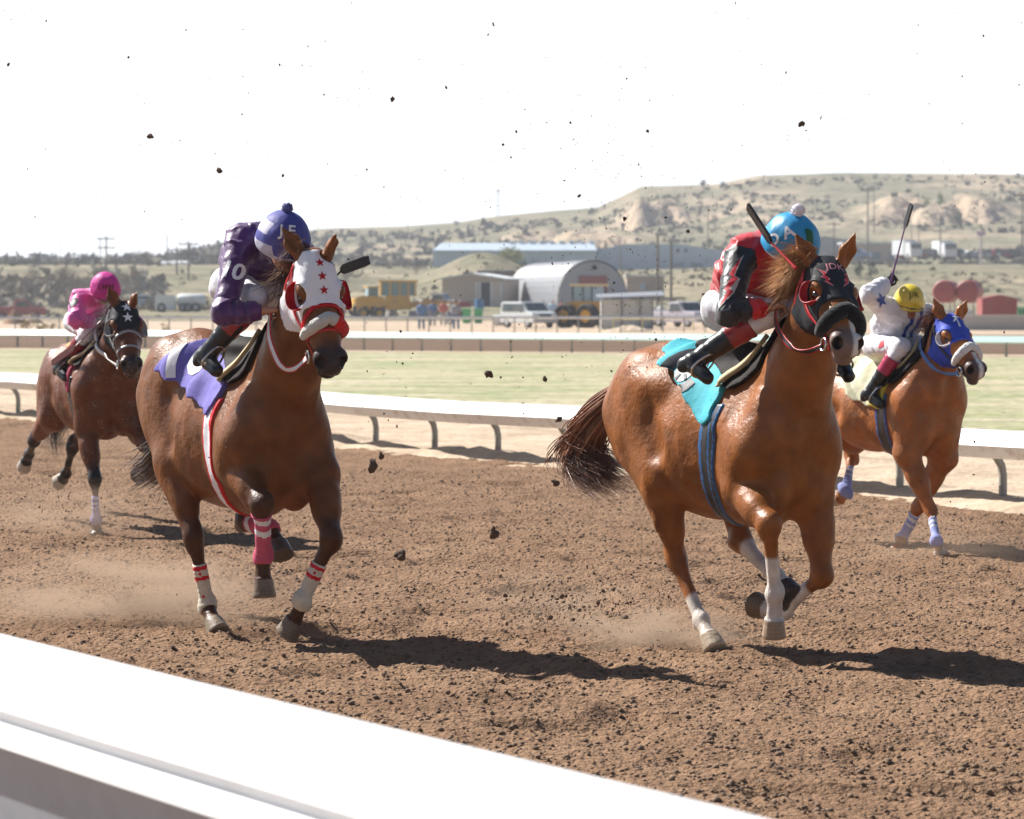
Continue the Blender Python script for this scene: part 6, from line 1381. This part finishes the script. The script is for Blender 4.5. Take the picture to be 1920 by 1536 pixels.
# jockey in purple
def purp_idx(C,i,t,Jd): return np.zeros(len(C))
silk=lambda n,c,r=.38:mat(n,c,rough=r,bump=.5,bscale=16,var=.12,vscale=10,bdist=.015,sheen=.25,spec=.5)
j1=build_jockey('j1','h1',dict(hr=.143,up=(.32,-.0,.95),fw=(.95,.05,-.3),silk_m=[silk('silk_purple',(.075,.018,.12))],vox=.008,c=1.08,sr=.92,elL=(.50,.17,1.86),haL=(.76,.12,1.82),
   helm_m=[cloth('cap_purple',(.07,.075,.30),.6),cloth('cap_lavender',(.50,.50,.62),.6)],helm_idx=lambda f,s,u:((u<-.068)|((s<-.045)&(u<-.015)&(f<.10))|((s>.10)&(u<.01))|((s<-.06)&(u>.03)&(u<.09)&(f<.05))).astype(int),
   pom=(mat('pom_purple',(.12,.12,.36),.9,var=.8,vscale=60),.034)),('jockey in purple silks numbered 10, head bowed under a purple and lavender cap','jockey'))
lw=lettermat('letter_white',(.82,.82,.84))
mark(j1,'J E',BV*.95+RT*.20+np.array([0,0,.20]),lw,.082,roll=-.08,bold=.02)
Jd=j1['J']; ar=nrm(Jd['shR']-Jd['elR']); mark(j1,'10',(.89,-.45,.1),lw,.125,par=j1['jk'],v=ar,bvh=j1['bj'],c=Jd['shR']*.55+Jd['elR']*.45,bold=.03,name='number',roll=-.12,offs=.006)
for gx in (1,):
    S=o1['sp']['J']; whip('h1',(S['wa'],S['wb'],S['wc']),strap_black,strap_black,'black riding crop held by the purple-clad jockey beyond the white hood')
# --- chestnut in the black hood
turq=cloth('saddle_cloth_turquoise',(.06,.42,.50),.7)
hf=dict(RF=(.34,.25,.17),LF=(.16,.11,.07),RH=(.42,.34,.25),LH=(.05,.04,.035))
K2=dict(spat=.05,W=1.59,C=1.62,B=.67,F=.92,c=1.15,coat=(.265,.09,.021),socks=dict(RF=1.5,LF=1.3,RH=1.62,LH=1.2),hoof=hf,blaze=(.30,.028,.016),muzc=(.17,.14,.13),muzd=.8,cloth_m=[turq],girth_idx=lambda g:((g<-.6)|((g>.25)&(g<.45))|(g>.8)).astype(int),
  girth_m=[rubber,leather('girth_blue',(.03,.12,.30),.35)],girthw=.13,roll=(.375,.042,fleece('fleece_black',(.012,.012,.014)),fleece('fleece_black',(.012,.012,.014))),sh=.26,cw=.2,rough=.44)
o2=build_horse('h2',K2,('bright chestnut racehorse with white socks in a black hood with red lightning bolts','horse')); HROOT['h2']=o2['root']
hd2=hood(o2,cloth('hood_black',(.028,.030,.035),.6),leather('hood_red',(.48,.02,.03),.5),front=.285,trim=False)
H=o2['H']; sg=(1 if np.cross(H.s,-H.a)@H.n>0 else -1); bvh2=bvh_of(hd2)
decal('letters',bvh2,txt_polys('JDK',1,.01),H.P(.085,.02,.0),H.s*sg,-H.a,lettermat('letter_pink',(.72,.30,.34)),hd2,sc_=.058,off=.003,maxe=.008)
for g in(-1,1):
    pl=([(x*g*-1*.075,y*.13) for x,y in BOLT[0]],BOLT[1]); pl2=([(x*g*-1*.055,y*.108) for x,y in BOLT[0]],BOLT[1])
    if g<0: pass
    decal('bolt_outline',bvh2,pl,H.P(.145,.02,g*.055),H.s*sg,-H.a,lettermat('letter_pink',(.72,.30,.34)),hd2,off=.002,maxe=.012)
    decal('bolt',bvh2,pl2,H.P(.145,.02,g*.055),H.s*sg,-H.a,lettermat('bolt_red',(.55,.015,.03)),hd2,off=.0035,maxe=.012)
bridle(o2,strap_red,[rubber,strap_red],o2['sp']['J']['jhaR'],slack=.10,reinw=.030)
tail_hair(o2['sp'],mat('tail_auburn_warm',(.32,.155,.09),.36,spec=.6,var=.5,vscale=12),o2['root'],7,1700,.035,.115,wisps=.40)
mane(o2,('gold',(.50,.25,.10)),1700,21,(-.30,-.90,-.12),.10,.22,.0,.40)
dk=lettermat('emblem_black',(.02,.025,.035)); gy=lettermat('emblem_grey',(.34,.35,.35))
def ringp(r0,r1,a0,a1,n=18):
    V=[];F=[]
    for i in range(n+1):
        a=R(a0+(a1-a0)*i/n); V+=[(r0*math.cos(a),r0*math.sin(a)),(r1*math.cos(a),r1*math.sin(a))]
    for i in range(n): F.append((2*i,2*i+1,2*i+3,2*i+2))
    return V,F
side_mark(o2,ringp(.085,.155,-20,330),(-.06,-.25,1.50),1,dk,name='emblem_ring')
side_mark(o2,ringp(0.001,.070,0,360),(-.06,-.25,1.50),1,gy,name='emblem_disc')
for k_ in range(5): side_mark(o2,poly([(-.006,.028),(.006,.028),(.009,.068),(-.009,.068)]),(-.06,-.25,1.50),1,dk,name='emblem_stroke',offs=.008,tilt=R(72*k_))
RB=[silk('silk_red',(.58,.012,.02),.42),silk('silk_black',(.014,.015,.02),.42)]
j2=build_jockey('j2','h2',dict(hr=.141,up=(.42,-.05,.9),fw=(.9,.2,-.4),silk_m=RB,vox=.008,c=1.10,sr=.88,
   silk_idx=lambda C,i,t,Jd: (((i==0)|(i==2))&(t>.06)|((i==1)|(i==3))&(t<.45)).astype(int),
   helm_m=[cloth('cap_blue',(.04,.30,.58),.45),whitec],helm_idx=lambda f,s,u:((u<-.058)&(u>-.085)).astype(int),
   pom=(mat('pom_white',(.75,.73,.78),.9),.042)),('jockey in red and black silks with lightning bolts, crouched under a sky blue cap','jockey'))
mark(j2,'D A',BV*.86-RT*.5+np.array([0,0,.12]),lw,.085,roll=.45,bold=.03)
mark(j2,poly([(-.018,-.045),(.022,-.045),(.022,.02),(-.004,.035),(-.022,.03)]),BV*.85+RT*.52+np.array([0,0,.15]),lettermat('patch_green',(.01,.10,.035)),1.0,name='green_patch')
Jd=j2['J']; ar=nrm(Jd['shR']-Jd['elR']); 
for nm,mm,sz,of in(('bolt_outline',lettermat('bolt_grey',(.45,.45,.45)),(.15,.30),.002),('bolt',lettermat('bolt_red',(.55,.015,.03)),(.115,.265),.006)):
    q=mark(j2,([(x*sz[0],y*sz[1]) for x,y in [(-a,b) for a,b in BOLT[0]]],BOLT[1]),(.70,-.7,.1),mm,1.0,par=j2['jk'],v=ar,bvh=j2['bj'],c=Jd['shR']*.48+Jd['elR']*.52,name=nm,roll=.1,offs=.003 if nm!='bolt' else .009)
S=o2['sp']['J']; whip('h2',(S['wa'],S['wb'],S['wc']),strap_black,strap_red,'black-flapped crop with red shaft raised beside the sky blue cap')
# --- bay in the black star hood, far left
K3=dict(spat=1.0,W=1.52,C=1.50,B=.74,F=.92,c=1.04,coat=(.15,.045,.014),points=(.016,.012,.010),hoof=dict(RH=(.4,.35,.3),LH=(.4,.35,.28)),muzc=(.03,.024,.022),sx=.06,
  cloth_m=[cloth('saddle_cloth_rose',(.42,.06,.12),.7),cloth('saddle_cloth_gold',(.6,.35,.08),.7),cloth('cloth_grey',(.35,.35,.38),.7)],cloth_idx=lambda C:np.where(C[:,0]<.05,np.where(C[:,2]<1.22,2,1),0),
  girth_m=[strap_black,strap_black],girthw=.10,vox=.0105,kw=.96,sh=.3,cw=.3)
o3=build_horse('h3',K3,('dark bay racehorse in a black hood with white stars running at the far left','horse')); HROOT['h3']=o3['root']
hd3=hood(o3,blackc,strap_white,front=.25,trim=False,cupm=cloth('cup_grey',(.42,.42,.42),.6)); H=o3['H']; sg=(1 if np.cross(H.s,-H.a)@H.n>0 else -1)
for t in(.055,.145): decal('star',bvh_of(hd3),star(.044,.40),H.P(t+.01,.02,.0),H.s*sg,-H.a,lw,hd3,off=.003)
bridle(o3,strap_grey,strap_white,o3['sp']['J']['jhaR'],slack=.04,reinw=.03)
strap('figure_noseband',o3['bvh_head'],[H.P(.34,-.15,-.11),H.P(.30,-.06,-.10),H.P(.27,-.01,0),H.P(.30,-.06,.10),H.P(.34,-.15,.11)],.020,strap_grey,o3['root'],off=.006,th=.005)
bandage(o3,'RF',1.42,2.2,[cloth('bandage_lilac',(.26,.27,.55),.9),whitec],lambda u:(((u>.04)&(u<.1))|((u>.2)&(u<.27))|((u>.34)&(u<.40))).astype(int))
tail_hair(o3['sp'],mat('tail_black',(.022,.018,.016),.4,var=.4),o3['root'],9,200,.03,.07)
mane(o3,('dark',(.03,.02,.015)),260,31,(-.3,-.8,-.35),.08,.18)
pk=cloth('cap_pink',(.62,.05,.30),.55)
j3=build_jockey('j3','h3',dict(hr=.116,up=(.45,-.05,.9),fw=(.9,.1,-.4),silk_m=[silk('silk_pink',(.80,.13,.42),.5)],vox=.009,c=.98,boottop=(.32,.02,.03),
   helm_m=[pk,cloth('cap_plum',(.25,.02,.16),.6)],helm_idx=lambda f,s,u:((u<-.060)).astype(int)),('jockey in bright pink silks and pink cap riding the dark bay','jockey'))
mark(j3,'LMM',BV*.93+RT*.22+np.array([0,0,-.02]),lettermat('letter_maroon',(.22,.01,.06)),.062)
Jd=j3['J']; ar=nrm(Jd['shR']-Jd['elR']); mark(j3,ringp(.001,.045,0,360),(.6,-.75,.2),dk,1,par=j3['jk'],v=ar,bvh=j3['bj'],c=Jd['shR']*.7+Jd['elR']*.3,name='armband_patch'); mark(j3,'10',(.6,-.75,.2),lw,.05,par=j3['jk'],v=ar,bvh=j3['bj'],c=Jd['shR']*.7+Jd['elR']*.3,bold=.02,name='number').modifiers.new('d','DISPLACE').strength=.003
S=o3['sp']['J']; whip('h3',(S['wa'],S['wb'],S['wc']),leather('strap_maroon',(.10,.01,.015),.4),leather('shaft_rose',(.40,.22,.22),.4),'maroon riding crop pointing down from the pink jockey\'s hand')
# --- light chestnut in the blue hood, far right
K4=dict(spat=1.0,W=1.44,C=1.40,B=.70,F=.86,c=1.0,coat=(.36,.125,.035),socks=dict(RF=1.9),hoof=dict(RF=(.45,.28,.18),LH=(.45,.38,.32)),blaze=(.30,.01,.014),muzc=(.07,.055,.055),sx=.08,cloth=[(-.3,1.8),(-.22,1.40),(-.04,1.14),(.16,1.08),(.36,1.06),(.44,1.09),(.42,1.32),(.42,1.8)],
  cloth_m=[cloth('saddle_cloth_cream',(.62,.60,.42),.7),cloth('saddle_cloth_yellow',(.62,.52,.08),.7)],cloth_idx=lambda C:(C[:,0]>.22).astype(int),
  girth_m=[strap_black,leather('girth_blue2',(.04,.08,.25),.4)],girthw=.10,roll=(.36,.034,fleece('fleece_white',(.74,.72,.70)),fleece('fleece_white',(.74,.72,.70))),vox=.010,kw=.94,sh=.3,cw=.25,mouth=.012)
o4=build_horse('h4',K4,('orange chestnut racehorse in a royal blue hood running at the far right','horse')); HROOT['h4']=o4['root']
hd4=hood(o4,cloth('hood_blue',(.045,.085,.50),.6),whitec,front=.27,trim=False,cupm=whitec); H=o4['H']; sg=(1 if np.cross(H.s,-H.a)@H.n>0 else -1)
for pp in ([(-.006,-.055),(.010,-.055),(.006,.03),(-.004,.03)],[(-.035,.0),(.0,.035),(.004,.02),(-.028,-.012)],[(-.02,.04),(.028,.028),(.03,.04),(-.016,.054)]):
    decal('brand_mark',bvh_of(hd4),poly(pp),H.P(.10,.02,.0),H.s*sg,-H.a,lw,hd4,off=.003)
bridle(o4,strap_black,strap_blue,o4['sp']['J']['knR' if False else 'jhipR'] if False else (.62,-.10,1.56),slack=.08,reinw=.03)
for lg,a_,b_ in(('RF',1.3,2.12),('LF',1.2,2.1),('LH',1.35,2.1)):
    bandage(o4,lg,a_,b_,[cloth('bandage_periwinkle',(.30,.34,.62),.9),whitec],lambda u:(((u>.1)&(u<.2))|((u>.30)&(u<.36))|(u<.03)).astype(int))
tail_hair(o4['sp'],mat('tail_auburn',(.16,.075,.045),.36,spec=.6,var=.5,vscale=12),o4['root'],13,120,.03,.07)
mane(o4,('copper',(.17,.05,.02)),420,41,(-.25,-.75,.05),.06,.16,0,.5)
WB=[silk('silk_white',(.74,.73,.78),.5),silk('silk_blue',(.03,.07,.36),.5)]
def wi(C,i,t,Jd):
    o=np.zeros(len(C)); o[((i==1)|(i==3))&(t>.86)]=1; q=C[:,1]
    o[(i==4)&(np.abs(np.abs(q)-.035)<.016)&(C[:,0]>.2)]=1
    return o
j4=build_jockey('j4','h4',dict(hr=.108,up=(.30,-.03,.95),fw=(.93,-.1,-.3),silk_m=WB,silk_idx=wi,vox=.009,c=1.0,sr=1.05,haL=(.60,.10,1.58),elL=(.50,.28,1.56),glove=(.02,.02,.022),cap=True,hfold=.2,gripR=(.6,.2,.6),boottop=(.42,.03,.09),skin=(.30,.14,.085),
   helm_m=[mat('helmet_yellow',(.74,.56,.05),.22,coat=.6),mat('helmet_band',(.03,.03,.03),.5)],helm_idx=lambda f,s,u:((u<-.048)&(u>-.060)).astype(int)),('jockey in white and blue silks and glossy yellow helmet with whip arm raised','jockey'))
dkl=lettermat('letter_black',(.03,.03,.03))
mark(j4,'J/R',BV*.97+RT*.10+np.array([0,0,.22]),dkl,.062,bold=-.0)
Jd=j4['J']; ar=nrm(Jd['shR']-Jd['elR']); mark(j4,star(.05,.45),(.85,-.45,.2),WB[1],1,par=j4['jk'],v=ar,bvh=j4['bj'],c=Jd['shR']*.6+Jd['elR']*.4,name='blue_star'); mark(j4,poly([(-.03,-.03),(.03,-.02),(.02,.03),(-.02,.02)]),(.6,-.75,.2),lettermat('patch_red',(.6,.06,.08)),1,par=j4['br'],bvh=j4['J']['bb'],c=Jd['hipR']*.6+Jd['knR']*.4,name='thigh_patch')
S=o4['sp']['J']; whip('h4',(S['wa'],S['wb'],S['wc']),strap_black,leather('shaft_violet',(.16,.05,.25),.4),'long crop with violet shaft and black flap held up high at the right')
# ---------------------------------------------------------------- clods thrown up by the hooves
m_clod=mat('clod_dark',(.075,.046,.032),.95,bump=.8,bscale=60,var=.3,vscale=30,bdist=.01); m_clod2=mat('clod_brown',(.16,.10,.066),.95,bump=.8,bscale=60,var=.3,vscale=30,bdist=.01)
def clod_mesh(seed,el):
    rg=np.random.RandomState(seed); bm=bmesh.new(); bmesh.ops.create_icosphere(bm,subdivisions=3,radius=1)
    P=np.array([v.co[:] for v in bm.verts]); q=1+(vnoise3(P*1.3+seed*7.)-.5)*1.3+(vnoise3(P*3.5+seed*3.)-.5)*.5; P=P*q[:,None]*np.array(el)
    for v,p in zip(bm.verts,P): v.co=p
    me=bpy.data.meshes.new('dirt_clod'); bm.to_mesh(me); bm.free(); me.materials.append(m_clod if seed%3 else m_clod2); me.polygons.foreach_set('use_smooth',[True]*len(me.polygons)); return me
CM=[clod_mesh(i,el) for i,el in enumerate([(1,.6,.45),(1,.35,.3),(1,.8,.7),(1,.3,.55),(1,.55,.25),(1,.9,.6)])]
CML=[clod_mesh(i,el) for i,el in ((12,(1,.85,.75)),(15,(1,.75,.6)))]
for q_ in CML: q_.materials.clear(); q_.materials.append(m_clod2)
rg=random.Random(17)
def clod(u,v,D,size,label,group=None,k=None):
    me=CM[k if k is not None else rg.randrange(6)]; o=bpy.data.objects.new('dirt_clod',me); COL.objects.link(o)
    o.location=((u-960)/6200*D,D,CAMH+(560-v)*D/6200); o.rotation_euler=(rg.uniform(0,6),rg.uniform(0,6),rg.uniform(0,6)); o.scale=(size,)*3
    if label!='small dark fleck of dirt hanging in the air above the track' and size>.01: o.data=CML[int(u)%2]
    tag(o,label,'dirt clod',group)
for u,v,D,s_,lb in [(697,873,16.5,.036,'large round clod in mid air left of the tail of the bright chestnut'),(714,855,16.6,.020,'medium clod just above the large round one'),(916,702,16,.022,'brown clod floating over the grass between the two leaders'),(1022,711,16,.014,'smaller brown clod right of the one floating over the grass'),(19,122,15,.012,'lone dark clod in the sky at the upper left'),(1502,234,15,.016,'dark clod in the sky above the sky blue cap'),(1538,222,15,.011,'small dark clod right of the one above the sky blue cap'),(283,257,15,.018,'slanting dark sliver of dirt in the sky at the left'),(413,320,15,.019,'long dark fleck of dirt above the purple jockey\'s back'),(736,187,15,.013,'dark fleck of dirt high above the gap between the leaders'),(1048,787,16,.018,'clod level with the inner rail near the chestnut tail'),(926,1000,15.5,.030,'pale brown clod low over the track between the leaders'),(748,1042,15.5,.036,'brown lump low over the track right of the pink bandage'),(925,48,15,.011,'tiny dark fleck near the top edge of the sky'),(1042,905,16,.022,'crumbly clod just below the chestnut tail'),(1790,1250,14,.012,'small clod over the shadow at the lower right')]:
    clod(u,v,D,s_*.8,lb,None,(2,5)[int(u)%2] if s_>.012 else None)
G='small dirt clods flying through the air'; n=0
while n<275:
    q=rg.random()
    if q<.30: u,v=rg.uniform(0,1920),rg.uniform(0,420)
    elif q<.62: u,v=rg.gauss(1190,110),rg.gauss(520,160)
    elif q<.80: u,v=rg.gauss(830,170),rg.gauss(620,170)
    elif q<.90: u,v=rg.gauss(1830,80),rg.gauss(900,180)
    else: u,v=rg.uniform(0,1920),rg.uniform(200,1100)
    if not(0<u<1920 and 0<v<1180): continue
    clod(u,v,rg.uniform(14.2,22),min(.011,.0030*math.exp(abs(rg.gauss(0,.55)))),'small dark fleck of dirt hanging in the air above the track',G); n+=1
# gravelly crumbs lying loose on the harrowed track
rgn=np.random.RandomState(3); nC=34000; Y=9.5+26*rgn.uniform(0,1,nC)**1.35; X=rgn.uniform(-.17,.17,nC)*Y*1.15; Nn=X*NV[0]+Y*NV[1]; Ss=X*HV[0]+Y*HV[1]; ok=(Nn>3.6)&(Nn<17.2); X,Y,Nn,Ss=X[ok],Y[ok],Nn[ok],Ss[ok]
Z=dirt_h(Ss,Nn,X,Y); P0=np.array([v.co[:] for v in CM[2].vertices]) ; bm=bmesh.new(); bmesh.ops.create_icosphere(bm,subdivisions=1,radius=1); B0=np.array([v.co[:] for v in bm.verts]); F0=np.array([[v.index for v in f.verts] for f in bm.faces]); bm.free()
n=len(X); r=.0055*np.exp(np.abs(rgn.normal(0,.45,n))); r=np.minimum(r,.018); J_=B0[None]*(1+rgn.uniform(-.35,.35,(n,len(B0),1)))*r[:,None,None]*np.array([1,1,.75]); J_+=np.stack([X,Y,Z+r*.25],1)[:,None]
F=(F0[None]+(np.arange(n)*len(B0))[:,None,None]).reshape(-1,3); o=npmesh('loose_crumbs',J_.reshape(-1,3),F,m_clod2 if False else mat('crumb_brown',(.19,.125,.082),.95,var=.25,vscale=3,bump=.5,bscale=80),None,True); tag(o,kind='stuff')
# fine grit still in the air around the runners
rgn=np.random.RandomState(8); U=[];Vv=[];Dd=[];Rr=[]
for (u,v,su,sv,d0,d1,n_,r0,r1) in ((1075,1140,80,34,17,19,1500,.002,.013),(1240,1195,60,25,17,18.4,350,.001,.005),(1200,560,150,170,15,21,700,.001,.0032),(820,600,220,200,15,21,450,.001,.003),(1800,900,80,150,20,23.2,900,.001,.0028),(180,760,90,140,22,25.4,500,.001,.003),(110,945,50,22,23,25,350,.002,.008),(150,1120,160,45,17.5,20,350,.001,.004),(900,250,560,170,14.5,20,900,.0012,.0032),(1180,450,120,150,15,20,500,.0012,.004),(1640,1060,80,40,20,23,350,.001,.005)):
    U.append(rgn.normal(u,su,n_));Vv.append(rgn.normal(v,sv,n_));Dd.append(rgn.uniform(d0,d1,n_));Rr.append(np.minimum(r0*np.exp(np.abs(rgn.normal(0,.7,n_))),r1))
U,Vv,Dd,Rr=map(np.concatenate,(U,Vv,Dd,Rr)); ctr=np.stack([(U-960)/6200*Dd,Dd,CAMH+(560-Vv)*Dd/6200],1); k_=ctr[:,2]>.02; ctr,Rr=ctr[k_],Rr[k_]; n=len(ctr)
J_=B0[None]*(1+rgn.uniform(-.4,.4,(n,len(B0),1)))*Rr[:,None,None]*(rgn.uniform(.4,1.3,(n,1,3)))+ctr[:,None]; F=(F0[None]+(np.arange(n)*len(B0))[:,None,None]).reshape(-1,3)
o=npmesh('flying_grit',J_.reshape(-1,3),F,m_clod2,None,True); tag(o,kind='stuff')
# dust puffs behind the hooves
def dust(u,v,D,rx,ry,rz,dens,label,seed):
    m=bpy.data.materials.new('dust_volume'); m.use_nodes=True; N=m.node_tree.nodes; L=m.node_tree.links; N.remove(N['Principled BSDF']); pv=N.new('ShaderNodeVolumePrincipled'); pv.inputs['Color'].default_value=(.80,.58,.42,1); pv.inputs['Anisotropy'].default_value=.2
    tc=N.new('ShaderNodeTexCoord'); n=N.new('ShaderNodeTexNoise'); n.inputs['Scale'].default_value=2.2; n.inputs['Detail'].default_value=4; mp=N.new('ShaderNodeMapping'); mp.inputs['Location'].default_value=(seed,seed*.7,0); L.new(tc.outputs['Object'],mp.inputs[0]); L.new(mp.outputs[0],n.inputs['Vector'])
    ln=N.new('ShaderNodeVectorMath'); ln.operation='LENGTH'; L.new(tc.outputs['Object'],ln.inputs[0]); a=N.new('ShaderNodeMapRange'); a.inputs['From Min'].default_value=1; a.inputs['From Max'].default_value=.1; a.interpolation_type='SMOOTHSTEP'; L.new(ln.outputs['Value'],a.inputs['Value'])
    b=N.new('ShaderNodeMapRange'); b.inputs['From Min'].default_value=.38; b.inputs['From Max'].default_value=.68; L.new(n.outputs['Fac'],b.inputs['Value']); c=N.new('ShaderNodeMath'); c.operation='MULTIPLY'; L.new(a.outputs[0],c.inputs[0]); L.new(b.outputs[0],c.inputs[1]); d=N.new('ShaderNodeMath'); d.operation='MULTIPLY'; d.inputs[1].default_value=dens; L.new(c.outputs[0],d.inputs[0]); L.new(d.outputs[0],pv.inputs['Density']); L.new(pv.outputs[0],N['Material Output'].inputs['Volume'])
    bm=bmesh.new(); bmesh.ops.create_icosphere(bm,subdivisions=4,radius=1); me=bpy.data.meshes.new('dust_cloud'); bm.to_mesh(me); bm.free(); me.materials.append(m); o=bpy.data.objects.new('dust_cloud',me); COL.objects.link(o); o.location=((u-960)/6200*D,D,CAMH+(560-v)*D/6200); o.scale=(rx,ry,rz); tag(o,kind='stuff'); return o
dust(1235,1190,17.6,.62,.5,.19,9,'',1); dust(250,1115,18.8,1.15,.8,.30,4.6,'',4); dust(1050,1140,18.5,.7,.6,.26,1.6,'',7); dust(1800,1040,23.5,1.1,.8,.30,1.4,'',9); dust(130,960,25.5,.9,.7,.28,1.8,'',12)
# ---------------------------------------------------------------- air
m=bpy.data.materials.new('haze_air'); m.use_nodes=True; N=m.node_tree.nodes; N.remove(N['Principled BSDF']); pv=N.new('ShaderNodeVolumePrincipled'); pv.inputs['Color'].default_value=(.86,.91,1,1); pv.inputs['Density'].default_value=.00029; pv.inputs['Anisotropy'].default_value=.3
m.node_tree.links.new(pv.outputs[0],N['Material Output'].inputs['Volume'])
q=MB(); q.box((0,700,32),(2400,1500,70)); hz=q.build('haze',m); tag(hz,kind='stuff')
